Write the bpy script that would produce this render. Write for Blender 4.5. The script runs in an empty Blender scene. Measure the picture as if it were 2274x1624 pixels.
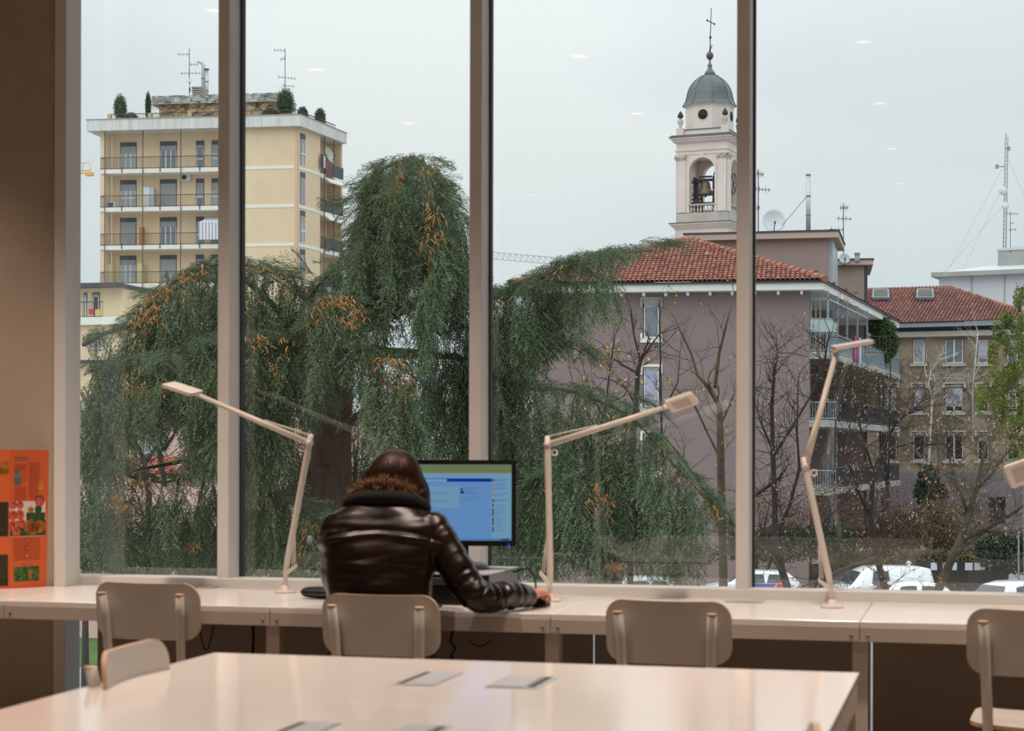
import bpy, math, random
import numpy as np
from mathutils import Vector, Matrix, noise

# ---------------------------------------------------------------- camera, sky, sun, exposure
scene = bpy.context.scene
COL = scene.collection
TH = math.radians(14.0)          # the window wall is seen 14 degrees off square
ROLL = 0.0025
FPX = 4100.0                     # focal length in pixels of the 2274-wide frame
CX, CY = 1137.0, 1000.0          # principal point (the print is cropped below)
CAM_H = 1.31
FWD = Vector((-math.sin(TH), math.cos(TH), 0))
RGT = Vector((math.cos(TH), math.sin(TH), 0))
UP = Vector((0, 0, 1))
CAM = Vector((0, 0, CAM_H))
cam_data = bpy.data.cameras.new('camera')
cam = bpy.data.objects.new('camera', cam_data)
COL.objects.link(cam)
_r = RGT * math.cos(ROLL) + UP * math.sin(ROLL)
_u = UP * math.cos(ROLL) - RGT * math.sin(ROLL)
_m = Matrix((_r, _u, -FWD)).transposed().to_4x4()
_m.translation = CAM
cam.matrix_world = _m
cam_data.sensor_width = 36.0
cam_data.lens = 36.0 * FPX / 2274.0
cam_data.shift_y = (CY - 812.0) / 2274.0
cam_data.clip_start = 0.05
cam_data.clip_end = 2000
cam_data.dof.use_dof = True
cam_data.dof.focus_distance = 24.0
cam_data.dof.aperture_fstop = 6.0
scene.camera = cam

vs = scene.view_settings
vs.view_transform = 'Standard'
vs.look = 'None'
vs.exposure = 0.0
vs.gamma = 1.0
vs.use_curve_mapping = False

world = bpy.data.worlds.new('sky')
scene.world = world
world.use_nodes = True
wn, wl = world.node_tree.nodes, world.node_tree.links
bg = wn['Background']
tc = wn.new('ShaderNodeTexCoord')
mp = wn.new('ShaderNodeMapping')
mp.inputs['Scale'].default_value = (1.2, 1.2, 3.0)
nz = wn.new('ShaderNodeTexNoise')
nz.inputs['Scale'].default_value = 1.6
nz.inputs['Detail'].default_value = 3.0
nz.inputs['Roughness'].default_value = 0.45
rp = wn.new('ShaderNodeValToRGB')
rp.color_ramp.elements[0].position = 0.32
rp.color_ramp.elements[0].color = (0.68, 0.775, 0.83, 1)
rp.color_ramp.elements[1].position = 0.68
rp.color_ramp.elements[1].color = (0.94, 0.985, 1.0, 1)
wl.new(tc.outputs['Generated'], mp.inputs['Vector'])
wl.new(mp.outputs['Vector'], nz.inputs['Vector'])
wl.new(nz.outputs['Fac'], rp.inputs['Fac'])
wl.new(rp.outputs['Color'], bg.inputs['Color'])
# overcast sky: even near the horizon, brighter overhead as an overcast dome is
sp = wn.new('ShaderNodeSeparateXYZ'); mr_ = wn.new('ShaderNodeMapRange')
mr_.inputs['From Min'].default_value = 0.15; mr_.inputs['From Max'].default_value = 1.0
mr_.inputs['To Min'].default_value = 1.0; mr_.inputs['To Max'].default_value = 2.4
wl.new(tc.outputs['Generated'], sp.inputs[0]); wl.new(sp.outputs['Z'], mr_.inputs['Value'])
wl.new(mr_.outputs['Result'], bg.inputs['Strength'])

sun_d = bpy.data.lights.new('sun', 'SUN')
sun = bpy.data.objects.new('sun', sun_d)
COL.objects.link(sun)
sun_d.energy = 0.75
sun_d.angle = math.radians(60)
sun_d.color = (1.0, 0.97, 0.92)
sun.rotation_euler = (Vector((0.30, 0.62, -0.75))).to_track_quat('-Z', 'Y').to_euler()

# ---------------------------------------------------------------- pixel <-> world
def ray(px, py):
    u, v = px - CX, py - CY
    u2 = u * math.cos(ROLL) + v * math.sin(ROLL)
    v2 = -u * math.sin(ROLL) + v * math.cos(ROLL)
    return FWD + RGT * (u2 / FPX) - UP * (v2 / FPX)
def at_d(px, py, d): return CAM + ray(px, py) * d
def at_y(px, py, Y): r = ray(px, py); return CAM + r * (Y / r.y)
def at_z(px, py, Z): r = ray(px, py); return CAM + r * ((Z - CAM_H) / r.z)
def lerp(a, b, t): return a + (b - a) * t

# ---------------------------------------------------------------- materials
def lin(c):
    out = []
    for v in c[:3]:
        v = v / 255.0
        out.append(v / 12.92 if v <= 0.04045 else ((v + 0.055) / 1.055) ** 2.4)
    return tuple(out) + (1.0,)
MATS = {}
def M(name, c, rough=0.6, var=0.0, scale=6.0, bump=0.0, bscale=40.0, metal=0.0, spec=0.5, c2=None, coat=0.0, stretch=(1, 1, 1), attr=None):
    """principled surface; a noise mixes c towards c2 (or a darker c) and roughens it"""
    if name in MATS: return MATS[name]
    m = bpy.data.materials.new(name)
    m.use_nodes = True
    n, l = m.node_tree.nodes, m.node_tree.links
    b = n['Principled BSDF']
    b.inputs['Base Color'].default_value = lin(c)
    b.inputs['Roughness'].default_value = rough
    b.inputs['Metallic'].default_value = metal
    b.inputs['Specular IOR Level'].default_value = spec
    if coat: b.inputs['Coat Weight'].default_value = coat; b.inputs['Coat Roughness'].default_value = 0.12
    if var or bump:
        t = n.new('ShaderNodeTexCoord'); mpn = n.new('ShaderNodeMapping')
        mpn.inputs['Scale'].default_value = stretch
        l.new(t.outputs['Object'], mpn.inputs['Vector'])
    if var:
        x = n.new('ShaderNodeTexNoise'); x.inputs['Scale'].default_value = scale; x.inputs['Detail'].default_value = 5
        l.new(mpn.outputs['Vector'], x.inputs['Vector'])
        mr = n.new('ShaderNodeMapRange'); mr.inputs['From Min'].default_value = 0.35; mr.inputs['From Max'].default_value = 0.7
        l.new(x.outputs['Fac'], mr.inputs['Value'])
        mx = n.new('ShaderNodeMix'); mx.data_type = 'RGBA'
        mx.inputs['A'].default_value = lin(c)
        mx.inputs['B'].default_value = lin(c2) if c2 else tuple(v * (1 - var) for v in lin(c)[:3]) + (1,)
        l.new(mr.outputs['Result'], mx.inputs['Factor'])
        src = mx.outputs['Result']
        if attr:
            at = n.new('ShaderNodeAttribute'); at.attribute_name = attr
            m2 = n.new('ShaderNodeMix'); m2.data_type = 'RGBA'; m2.blend_type = 'MULTIPLY'; m2.inputs['Factor'].default_value = 1
            l.new(src, m2.inputs['A']); l.new(at.outputs['Color'], m2.inputs['B']); src = m2.outputs['Result']
        l.new(src, b.inputs['Base Color'])
    if bump:
        y = n.new('ShaderNodeTexNoise'); y.inputs['Scale'].default_value = bscale; y.inputs['Detail'].default_value = 6
        l.new(mpn.outputs['Vector'], y.inputs['Vector'])
        bp = n.new('ShaderNodeBump'); bp.inputs['Strength'].default_value = bump; bp.inputs['Distance'].default_value = 0.02
        l.new(y.outputs['Fac'], bp.inputs['Height']); l.new(bp.outputs['Normal'], b.inputs['Normal'])
    MATS[name] = m
    return m
def EM(name, c, s=1.0):
    if name in MATS: return MATS[name]
    m = bpy.data.materials.new(name); m.use_nodes = True
    n, l = m.node_tree.nodes, m.node_tree.links
    n.remove(n['Principled BSDF'])
    e = n.new('ShaderNodeEmission'); e.inputs['Color'].default_value = lin(c); e.inputs['Strength'].default_value = s
    l.new(e.outputs['Emission'], n['Material Output'].inputs['Surface'])
    MATS[name] = m
    return m
def GLASS(name, tint=(1, 1, 1), refl=1.0):
    """thin pane: clear transmission with a Fresnel mirror on top, so lamps in the room ghost in it"""
    if name in MATS: return MATS[name]
    m = bpy.data.materials.new(name); m.use_nodes = True
    n, l = m.node_tree.nodes, m.node_tree.links
    n.remove(n['Principled BSDF'])
    t = n.new('ShaderNodeBsdfTransparent'); t.inputs['Color'].default_value = tuple(tint) + (1,)
    g = n.new('ShaderNodeBsdfGlossy'); g.inputs['Roughness'].default_value = 0.0
    f = n.new('ShaderNodeFresnel'); f.inputs['IOR'].default_value = 1.5
    k = n.new('ShaderNodeMath'); k.operation = 'MULTIPLY'; k.inputs[1].default_value = refl
    mx = n.new('ShaderNodeMixShader')
    l.new(f.outputs['Fac'], k.inputs[0]); l.new(k.outputs[0], mx.inputs['Fac'])
    l.new(t.outputs[0], mx.inputs[1]); l.new(g.outputs[0], mx.inputs[2])
    l.new(mx.outputs[0], n['Material Output'].inputs['Surface'])
    MATS[name] = m
    return m

# ---------------------------------------------------------------- mesh builder
ORG = {}
class MB:
    def __init__(self): self.v, self.f, self.mi, self.sm = [], [], [], []
    def add(self, vs_, fs, mi=0, smooth=False):
        b = len(self.v)
        self.v += [tuple(p) for p in vs_]
        for f in fs:
            self.f.append(tuple(i + b for i in f)); self.mi.append(mi); self.sm.append(smooth)
        return self
    def box(self, c, s, mi=0, R=None):
        c = Vector(c); h = Vector(s) / 2
        ps = []
        for dx, dy, dz in ((-1,-1,-1),(1,-1,-1),(1,1,-1),(-1,1,-1),(-1,-1,1),(1,-1,1),(1,1,1),(-1,1,1)):
            p = Vector((dx*h.x, dy*h.y, dz*h.z))
            ps.append(c + (R @ p if R else p))
        return self.add(ps, ((3,2,1,0),(4,5,6,7),(0,1,5,4),(1,2,6,5),(2,3,7,6),(3,0,4,7)), mi)
    def bb(self, x0, x1, y0, y1, z0, z1, mi=0):
        return self.box(((x0+x1)/2,(y0+y1)/2,(z0+z1)/2),(abs(x1-x0),abs(y1-y0),abs(z1-z0)), mi)
    def rbox(self, x0, x1, y0, y1, z0, z1, b=0.003, mi=0):
        """box with chamfered edges on all sides"""
        b = min(b, (x1-x0)/2.5, (y1-y0)/2.5, (z1-z0)/2.5)
        ps = []
        for z, i in ((z0, b), (z0+b, 0), (z1-b, 0), (z1, b)):
            X0, X1, Y0, Y1 = x0+i, x1-i, y0+i, y1-i
            k = b if i == 0 else 0.0
            k = b
            ps += [(X0+k,Y0,z),(X1-k,Y0,z),(X1,Y0+k,z),(X1,Y1-k,z),(X1-k,Y1,z),(X0+k,Y1,z),(X0,Y1-k,z),(X0,Y0+k,z)]
        fs = [tuple(range(7,-1,-1)), tuple(range(24,32))]
        for r in range(3):
            for j in range(8):
                a = r*8+j; c = r*8+(j+1)%8
                fs.append((a, c, c+8, a+8))
        return self.add(ps, fs, mi)
    def prism(self, poly, n, mi=0, mi_side=None):
        """poly: list of 3-D points (ccw seen from the tip of n), pushed along the vector n"""
        k = len(poly); n = Vector(n)
        ps = [Vector(p) for p in poly]; ps = ps + [p + n for p in ps]
        fs = [tuple(range(k-1,-1,-1)), tuple(range(k,2*k))]
        self.add(ps, fs, mi)
        self.add(ps, [(i,(i+1)%k,(i+1)%k+k,i+k) for i in range(k)], mi if mi_side is None else mi_side)
        return self
    def tube(self, pts, r, seg=6, mi=0, caps=True, smooth=True):
        pts = [Vector(p) for p in pts]
        if not isinstance(r, (list, tuple)): r = [r]*len(pts)
        vs_, fs = [], []
        prev = None
        for i, p in enumerate(pts):
            t = (pts[min(i+1,len(pts)-1)] - pts[max(i-1,0)])
            if t.length < 1e-9: t = Vector((0,0,1))
            t.normalize()
            if prev is None:
                a = Vector((0,0,1)) if abs(t.z) < 0.9 else Vector((1,0,0))
                x = t.cross(a).normalized()
            else:
                x = (prev - t*prev.dot(t))
                x = x.normalized() if x.length > 1e-6 else t.orthogonal().normalized()
            prev = x; y = t.cross(x)
            for j in range(seg):
                an = 2*math.pi*j/seg
                vs_.append(p + (x*math.cos(an) + y*math.sin(an))*r[i])
        for i in range(len(pts)-1):
            for j in range(seg):
                a = i*seg+j; b = i*seg+(j+1)%seg
                fs.append((a,b,b+seg,a+seg))
        self.add(vs_, fs, mi, smooth)
        if caps:
            k = len(self.v) - len(vs_)
            self.f.append(tuple(k+i for i in range(seg-1,-1,-1))); self.mi.append(mi); self.sm.append(False)
            e = k + (len(pts)-1)*seg
            self.f.append(tuple(e+i for i in range(seg))); self.mi.append(mi); self.sm.append(False)
        return self
    def lathe(self, prof, c=(0,0,0), seg=16, mi=0, smooth=True, R=None, ph=0.0):
        """prof: (radius, height) pairs turned about the z axis through c"""
        c = Vector(c); vs_, fs = [], []
        for r, z in prof:
            for j in range(seg):
                a = 2*math.pi*j/seg + ph
                p = Vector((r*math.cos(a), r*math.sin(a), z))
                vs_.append(c + (R @ p if R else p))
        for i in range(len(prof)-1):
            for j in range(seg):
                a = i*seg+j; b = i*seg+(j+1)%seg
                fs.append((a,b,b+seg,a+seg))
        if prof[0][0] > 1e-6: fs.append(tuple(range(seg-1,-1,-1)))
        if prof[-1][0] > 1e-6: fs.append(tuple((len(prof)-1)*seg+i for i in range(seg)))
        return self.add(vs_, fs, mi, smooth)
    def ell(self, c, rad, seg=12, rings=8, mi=0, R=None):
        c = Vector(c); vs_, fs = [], []
        for i in range(rings+1):
            a = math.pi*i/rings - math.pi/2
            for j in range(seg):
                b = 2*math.pi*j/seg
                p = Vector((rad[0]*math.cos(a)*math.cos(b), rad[1]*math.cos(a)*math.sin(b), rad[2]*math.sin(a)))
                vs_.append(c + (R @ p if R else p))
        for i in range(rings):
            for j in range(seg):
                a = i*seg+j; b = i*seg+(j+1)%seg
                fs.append((a,b,b+seg,a+seg))
        return self.add(vs_, fs, mi, True)
    def grid(self, P, mi=0, smooth=True, closed=False):
        """P[i][j] of points"""
        n, k = len(P), len(P[0]); fs = []
        for i in range(n-1):
            for j in range(k if closed else k-1):
                j2 = (j+1) % k
                fs.append((i*k+j, i*k+j2, (i+1)*k+j2, (i+1)*k+j))
        return self.add([p for row in P for p in row], fs, mi, smooth)
    def build(self, name, mats, parent=None, loc=None):
        """verts are in world space unless the parent is a prototype at the origin; they are stored about the parent's base"""
        o0 = Vector(loc) if loc is not None else (ORG.get(parent.name, Vector((0,0,0))) if parent else Vector((0,0,0)))
        me = bpy.data.meshes.new(name)
        me.from_pydata([(p[0]-o0.x, p[1]-o0.y, p[2]-o0.z) for p in self.v], [], self.f)
        if not isinstance(mats, (list, tuple)): mats = [mats]
        for m in mats: me.materials.append(m)
        me.polygons.foreach_set('material_index', self.mi)
        me.polygons.foreach_set('use_smooth', self.sm)
        me.update()
        return link(name, me, parent, None if parent else o0, o0)
def link(name, me, parent=None, loc=None, org=None):
    o = bpy.data.objects.new(name, me)
    COL.objects.link(o)
    if parent: o.parent = parent
    elif loc is not None: o.location = loc
    ORG[o.name] = Vector(org) if org is not None else Vector((0,0,0))
    return o
def tag(o, label=None, cat=None, group=None, kind=None):
    if label: o['label'] = label
    if cat: o['category'] = cat
    if group: o['group'] = group
    if kind: o['kind'] = kind
    return o
def thing(name, label, cat, loc=(0,0,0), group=None):
    o = bpy.data.objects.new(name, None)
    COL.objects.link(o); o.location = loc; o.empty_display_size = 0.1
    ORG[o.name] = Vector(loc)
    return tag(o, label, cat, group)
def kids(o): return [c for c in bpy.data.objects if c.parent == o]
def copy_tree(o, parent=None):
    c = o.copy(); COL.objects.link(c)
    if parent: c.parent = parent
    ORG[c.name] = ORG.get(o.name, Vector((0,0,0)))
    for ch in kids(o): copy_tree(ch, c)
    return c
def struct(o): o['kind'] = 'structure'; return o
def np_mesh(name, V, tris, mat, parent=None, col=None, org=None, smooth=False):
    """V (n,3), tris (m,3) as numpy; col (n,3) point colours 'tint'"""
    org = Vector(org) if org is not None else (ORG.get(parent.name, Vector((0,0,0))) if parent else Vector((0,0,0)))
    me = bpy.data.meshes.new(name)
    V = V - np.array(org)
    me.vertices.add(len(V)); me.vertices.foreach_set('co', V.astype(np.float32).ravel())
    m = len(tris)
    me.loops.add(m*3); me.loops.foreach_set('vertex_index', tris.astype(np.int32).ravel())
    me.polygons.add(m)
    me.polygons.foreach_set('loop_start', np.arange(0, m*3, 3, dtype=np.int32))
    try: me.polygons.foreach_set('loop_total', np.full(m, 3, dtype=np.int32))
    except Exception: pass
    if smooth: me.polygons.foreach_set('use_smooth', np.ones(m, dtype=bool))
    if col is not None:
        a = me.color_attributes.new('tint', 'FLOAT_COLOR', 'POINT')
        a.data.foreach_set('color', np.c_[col, np.ones(len(col))].astype(np.float32).ravel())
    me.materials.append(mat)
    me.update(); me.validate()
    return link(name, me, parent, None if parent else org, org)

# ================================================================ THE ROOM
YD, YB, YG = 6.27, 7.09, 7.245          # desk front edge, sill face, glass
ZD = 0.74                               # desk height
SEAMS = [-4.58, -3.53, -2.465, -1.4245, -0.364, 0.69, 1.75]
wallm = M('wall_paint', (186, 172, 154), 0.75, var=0.06, scale=3, bump=0.15, bscale=160)
ceilm = M('ceiling_panel', (112, 106, 100), 0.9)
roomm = M('room_paint', (128, 112, 96), 0.8)
alum = M('window_paint', (226, 226, 224), 0.45, var=0.04, scale=5)
black = M('black_rubber', (16, 16, 18), 0.6)
glass = GLASS('window_glass', (0.985, 1.0, 0.995), 2.5)      # double glazing mirrors about twice a single sheet
floorm = M('floor_resin', (150, 138, 126), 0.35, var=0.15, scale=2)

struct(MB().bb(-6, 6.5, -9, 7.3, -0.25, 0.0).build('floor', floorm))
struct(MB().bb(-6, 6.5, -9, 7.3, 4.0, 4.35).build('ceiling', ceilm))
struct(MB().bb(-6.2, -6, -9, 7.3, 0, 4.0).build('wall_left', roomm))
struct(MB().bb(6.5, 6.7, -9, 7.3, 0, 4.0).build('wall_right', roomm))
struct(MB().bb(-6.2, 6.7, -9.2, -9, 0, 4.0).build('wall_back', roomm))
struct(MB().bb(-6, -3.696, 6.985, 7.099, 0, 4.0).build('wall_front', wallm))
struct(MB().bb(3.40, 6.5, 7.115, 7.4, 0, 4.0).build('wall_front_right', wallm))

# window bays: each pane with the post on its right-hand side and a black gasket against it
MULL = [-4.103, -3.026, -1.949, -0.883, 0.19, 1.26, 2.33, 3.40]     # left edge of each post
left = -5.17
jamb = MB().rbox(-3.695, -3.642, 6.966, 7.099, 0, 4.0, 0.002)
struct(jamb.build('trim_1', alum))
for i, x in enumerate(MULL):
    w = bpy.data.objects.new('window_%d' % (i + 1), None); COL.objects.link(w); struct(w)
    ORG[w.name] = Vector((0, 0, 0))
    MB().bb(left + 0.002, x + 0.004, YG, YG + 0.012, 0.03, 3.98).build('pane', glass, w)
    MB().rbox(x, x + 0.050, 7.105, 7.235, 0.02, 4.0, 0.002).build('mullion', alum, w)
    g = MB().bb(x + 0.004, x + 0.050, 7.235, 7.262, 0.02, 4.0)
    g.bb(x + 0.0501, x + 0.057, 7.222, 7.262, 0.02, 4.0)
    g.build('gasket', black, w)
    left = x + 0.050
sill = MB().rbox(-5.17, 3.40, 7.1, 7.235, 0.70, 0.777, 0.002)
struct(sill.build('trim_2', alum))
struct(MB().bb(-5.17, 3.40, 7.20, 7.3, 0.0, 0.03).build('trim_3', alum))
struct(MB().bb(-5.17, 3.40, 7.10, 7.3, 3.98, 4.0).build('trim_4', alum))

# ceiling downlights; the row nearest the window is unseen, added to brighten the desk
ringm = M('lamp_ring', (215, 212, 205), 0.4)
bulb = EM('downlight_glow', (255, 196, 148), 2.2)
ordn = ('first', 'second', 'third', 'fourth', 'fifth', 'sixth')
for i, yy in enumerate((5.8, 4.0, 2.2, 0.0, -2.2, -4.4)):
    for j, xx in enumerate((-4.5, -2.6, -0.7, 1.2, 3.1, 5.0)):
        t = thing('downlight', 'round recessed ceiling downlight, %s from the left wall in the %s row from the window' % (ordn[j], ordn[i]), 'ceiling light', (xx, yy, 4.0), 'recessed downlights in rows')
        MB().lathe([(0.052, -0.002), (0.085, -0.002), (0.085, -0.010), (0.056, -0.012), (0.052, -0.002)], (xx, yy, 4.0), 20).build('ring', ringm, t)
        MB().lathe([(0.0, -0.004), (0.052, -0.004)], (xx, yy, 4.0), 16).build('bulb', bulb, t)
        ld = bpy.data.lights.new('beam', 'SPOT'); lo = bpy.data.objects.new('beam', ld); COL.objects.link(lo); lo.parent = t
        lo.location = (0, 0, -0.03); ld.energy = 360.0 if i == 0 else 165.0; ld.color = (1.0, 0.80, 0.66); ld.spot_size = math.radians(84 if i == 0 else 86); ld.spot_blend = 1.0; ld.shadow_soft_size = 0.05

# ---------------------------------------------------------------- the long window desk
lam = M('white_laminate', (236, 232, 228), 0.20, var=0.03, scale=2, spec=0.5)
lam_edge = M('laminate_edge', (188, 178, 168), 0.45, var=0.05, scale=4)
lam_leg = M('painted_leg', (188, 178, 170), 0.5)
dark_panel = M('modesty_panel', (150, 138, 126), 0.6, var=0.08, scale=3)
steel = M('screw_steel', (120, 112, 104), 0.4, metal=0.8)
greym = M('socket_grey', (168, 170, 172), 0.35)
desk = thing('window_desk', 'long white desk running the whole length of the window wall', 'desk', ((SEAMS[0]+SEAMS[-1])/2, 6.68, 0))
for a, b in zip(SEAMS[:-1], SEAMS[1:]):
    MB().rbox(a + 0.0012, b - 0.0012, YD + 0.001, 6.964 if b < -3 else YB + 0.009, ZD - 0.018, ZD, 0.0015).build('desktop', lam, desk)
    MB().rbox(a + 0.0012, b - 0.0012, YD, YD + 0.02, ZD - 0.068, ZD - 0.0185, 0.001).build('apron', lam_edge, desk)
    if b > -3: MB().bb(max(a, -3.565) + 0.004, b - 0.004, 7.03, 7.05, 0.06, ZD - 0.06).build('back_panel', dark_panel, desk)
    if b > -3: MB().bb(max(a, -3.565) + 0.02, b - 0.02, 6.985, 7.027, ZD - 0.13, ZD - 0.03).build('cable_tray', lam_leg, desk)
MB().rbox(-3.640, -3.5312, 6.9645, YB + 0.009, ZD - 0.018, ZD, 0.0015).build('infill', lam, desk)
for x in SEAMS:
    if x > -3: MB().rbox(x - 0.026, x + 0.026, YD + 0.03, YD + 0.082, 0, ZD - 0.019, 0.002).build('leg', lam_leg, desk)
    for s in (-1, 1):
        MB().lathe([(0.0055, 0.0), (0.005, 0.0025), (0.0, 0.003)], (x + s*0.027, YD - 0.0002, ZD - 0.048), 8, R=Matrix.Rotation(math.pi/2, 3, 'X')).build('screw', steel, desk)
for px0, px1, py in ((368, 492, 1304), (1612, 1697, 1336)):
    a, b = at_z(px0, py, ZD), at_z(px1, py, ZD)
    MB().rbox(a.x, b.x, a.y - 0.045, a.y + 0.045, ZD + 0.0002, ZD + 0.003, 0.001).build('cable_flap', greym, desk)

# cables hanging under the desk
cabm = M('black_cable', (18, 17, 17), 0.5)
def hang(name, label, pts, r=0.004):
    m = MB(); m.tube(pts, r, 6)
    return tag(m.build(name, cabm, None, loc=pts[0]), label, 'cable')
def arc(px0, px1, py0, dy, Y, n=12):
    return [at_y(lerp(px0, px1, i/n), py0 + dy*math.sin(math.pi*i/n), Y) for i in range(n+1)]
hang('cable', 'thin black cable loop hanging under the desk beside the first chair from the pier', arc(442, 474, 1390, 55, 6.97), 0.003)
hang('cable', 'black cable hanging straight down under the desk between the first two window chairs', [at_y(562, 1388, 6.975), at_y(563, 1420, 6.97), at_y(561, 1450, 6.97), at_y(563, 1500, 6.97), at_y(564, 1600, 6.97)], 0.006)
hang('cable', 'twisted black cable dangling behind the occupied chair', [at_y(1006, 1400, 6.97), at_y(1000, 1425, 6.975), at_y(1012, 1440, 6.97), at_y(1002, 1455, 6.97), at_y(1010, 1490, 6.97), at_y(1006, 1560, 6.97)], 0.006)
hang('cable', 'thin cable sagging in a shallow curve under the desk right of the occupied chair', arc(1040, 1090, 1422, 14, 6.97), 0.003)

# ---------------------------------------------------------------- the reading table in front
A, B = at_z(478, 1449, ZD), at_z(1908, 1495, ZD)
TX0, TX1, TY1 = A.x, B.x, (A.y + B.y)/2
TY0 = TY1 - 2.64
seam = at_z(1220, 1474, ZD).x
table = thing('reading_table', 'large white laminate table with recessed cable lids, before the window desk', 'table', ((TX0+TX1)/2, (TY0+TY1)/2, 0))
xs = [TX0, TX1]
ys = [TY1 - 0.88*k for k in range(4)][::-1]
tlam = M('table_laminate', (236, 230, 226), 0.11, var=0.03, scale=2, spec=0.55)
for i in range(1):
    for j in range(3):
        MB().rbox(xs[i] + 0.0008, xs[i+1] - 0.0008, ys[j] + 0.0008, ys[j+1] - 0.0008, ZD - 0.02, ZD, 0.0008).build('table_panel', tlam, table)
fr = 0.065
for (x0, x1, y0, y1) in ((TX0+.004, TX1-.004, TY1-.03, TY1-.004), (TX0+.004, TX1-.004, TY0+.004, TY0+.03), (TX0+.004, TX0+.03, TY0+.03, TY1-.03), (TX1-.03, TX1-.004, TY0+.03, TY1-.03)):
    MB().rbox(x0, x1, y0, y1, ZD - fr - 0.02, ZD - 0.0205, 0.001).build('apron', lam_edge, table)
for x in (TX0 + 0.035, TX1 - 0.035):
    for y in (TY0 + 0.035, TY1 - 0.035):
        MB().rbox(x - 0.03, x + 0.03, y - 0.03, y + 0.03, 0, ZD - 0.0205, 0.002).build('leg', lam_leg, table)
dslot = M('brush_slot', (70, 60, 54), 0.8)
def lid(p0, p1, slot_left):
    a, b = at_z(p0[0], p0[1], ZD), at_z(p1[0], p1[1], ZD)
    x0, x1, y0, y1 = a.x, b.x, min(a.y, b.y), max(a.y, b.y)
    o = MB().rbox(x0, x1, y0, y1, ZD + 0.0001, ZD + 0.0022, 0.001).build('cable_lid', greym, table)
    w = x1 - x0
    sx = (x0 + 0.09*w, x0 + 0.24*w) if slot_left else (x1 - 0.24*w, x1 - 0.09*w)
    MB().bb(sx[0], sx[1], y0 + 0.02, y1 - 0.015, ZD + 0.00225, ZD + 0.0027).build('slot', dslot, o)
    f = (x0 + 0.28*w, x1 - 0.03*w) if slot_left else (x0 + 0.03*w, x1 - 0.28*w)
    MB().rbox(f[0], f[1], y0 + 0.012, y1 - 0.012, ZD + 0.0023, ZD + 0.0045, 0.0008).build('flap', greym, o)
lid((865, 1523), (1032, 1496), True)
lid((1074, 1528), (1242, 1505), False)
lid((575, 1640), (762, 1608), True)
lid((830, 1650), (1005, 1615), False)

# ---------------------------------------------------------------- chairs
paint = M('chair_paint', (188, 183, 176), 0.5, var=0.05, scale=6, bump=0.04, bscale=120)
ply = M('chair_ply_edge', (214, 176, 138), 0.5, var=0.2, scale=30, stretch=(1, 1, 8))
def backrest(mb, w=0.208, z0=0.615, z1=0.822, y=-0.205, th=0.012, rad=0.062, bow=0.028):
    n, k = 32, 7
    F, Bk = [], []
    for i in range(n+1):
        u = -1 + 2*i/n
        s = w*math.sin(u*math.pi/2) if True else w*u
        d = w - abs(s)
        cut = rad - math.sqrt(max(0.0, rad*rad - (rad-d)**2)) if d < rad else 0.0
        za, zb = z0 + cut*0.95, z1 - cut
        zb += 0.004*(abs(s)/w)**2
        rf, rb = [], []
        for j in range(k+1):
            z = za + (zb-za)*j/k
            yy = y + bow*(s/w)**2 - 0.10*(z - z0)
            rf.append((s, yy + th, z)); rb.append((s, yy, z))
        F.append(rf); Bk.append(rb)
    m = k+1
    mb.grid([r[::-1] for r in F], 0); mb.grid(Bk, 0)
    for i in range(n):
        for (j) in (0, k):
            q = [F[i][j], F[i+1][j], Bk[i+1][j], Bk[i][j]]
            mb.add(q, [(0,1,2,3) if j == 0 else (3,2,1,0)], 1, True)
    for e in (0, n):
        for j in range(k):
            q = [F[e][j], F[e][j+1], Bk[e][j+1], Bk[e][j]]
            mb.add(q, [(0,1,2,3) if e == n else (3,2,1,0)], 1)
def make_chair(label, group):
    t = thing('plywood_chair', label, 'chair', (0,0,0), group)
    b = MB(); backrest(b); b.build('backrest', [paint, ply], t)
    s = MB()
    n = 28; top, bot = [], []
    for i in range(n):
        a = 2*math.pi*i/n
        ex = 0.35
        x = 0.205*math.copysign(abs(math.cos(a))**ex, math.cos(a)); y = 0.195*math.copysign(abs(math.sin(a))**ex, math.sin(a)) + 0.015
        z = 0.455 + 0.012*(x/0.2)**2 - 0.006*(1-(y/0.2)**2)
        top.append((x, y, z)); bot.append((x, y, z - 0.013))
    s.add(top + [(0, 0.015, 0.449)], [(i, (i+1) % n, n) for i in range(n)], 0, True)
    s.add(bot + [(0, 0.015, 0.436)], [((i+1) % n, i, n) for i in range(n)], 0, True)
    s.add(top + bot, [(i, i+n, (i+1) % n + n, (i+1) % n) for i in range(n)], 1)
    s.build('seat', [paint, ply], t)
    for sx in (-1, 1):
        p = [(sx*0.155, -0.243, 0.785), (sx*0.150, -0.224, 0.70), (sx*0.142, -0.200, 0.45), (sx*0.150, -0.215, 0.0)]
        m = MB(); m.tube(p, [0.0155, 0.016, 0.017, 0.014], 14); post = m.build('rear_leg', paint, t)
        MB().lathe([(0.0158, -0.004), (0.0158, 0.002), (0.0145, 0.0035), (0.0, 0.0035)], (sx*0.155, -0.2435, 0.785), 14).build('end_cap', ply, post)
        m = MB(); m.tube([(sx*0.165, 0.165, 0.435), (sx*0.175, 0.180, 0.0)], [0.016, 0.013], 12); m.build('front_leg', paint, t)
        m = MB(); m.tube([(sx*0.142, -0.200, 0.415), (sx*0.165, 0.165, 0.415)], 0.011, 10); m.build('side_rail', paint, t)
    for y in (-0.19, 0.155):
        m = MB(); m.tube([(-0.15, y, 0.42), (0.15, y, 0.42)], 0.011, 10); m.build('cross_rail', paint, t)
    return t
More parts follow.
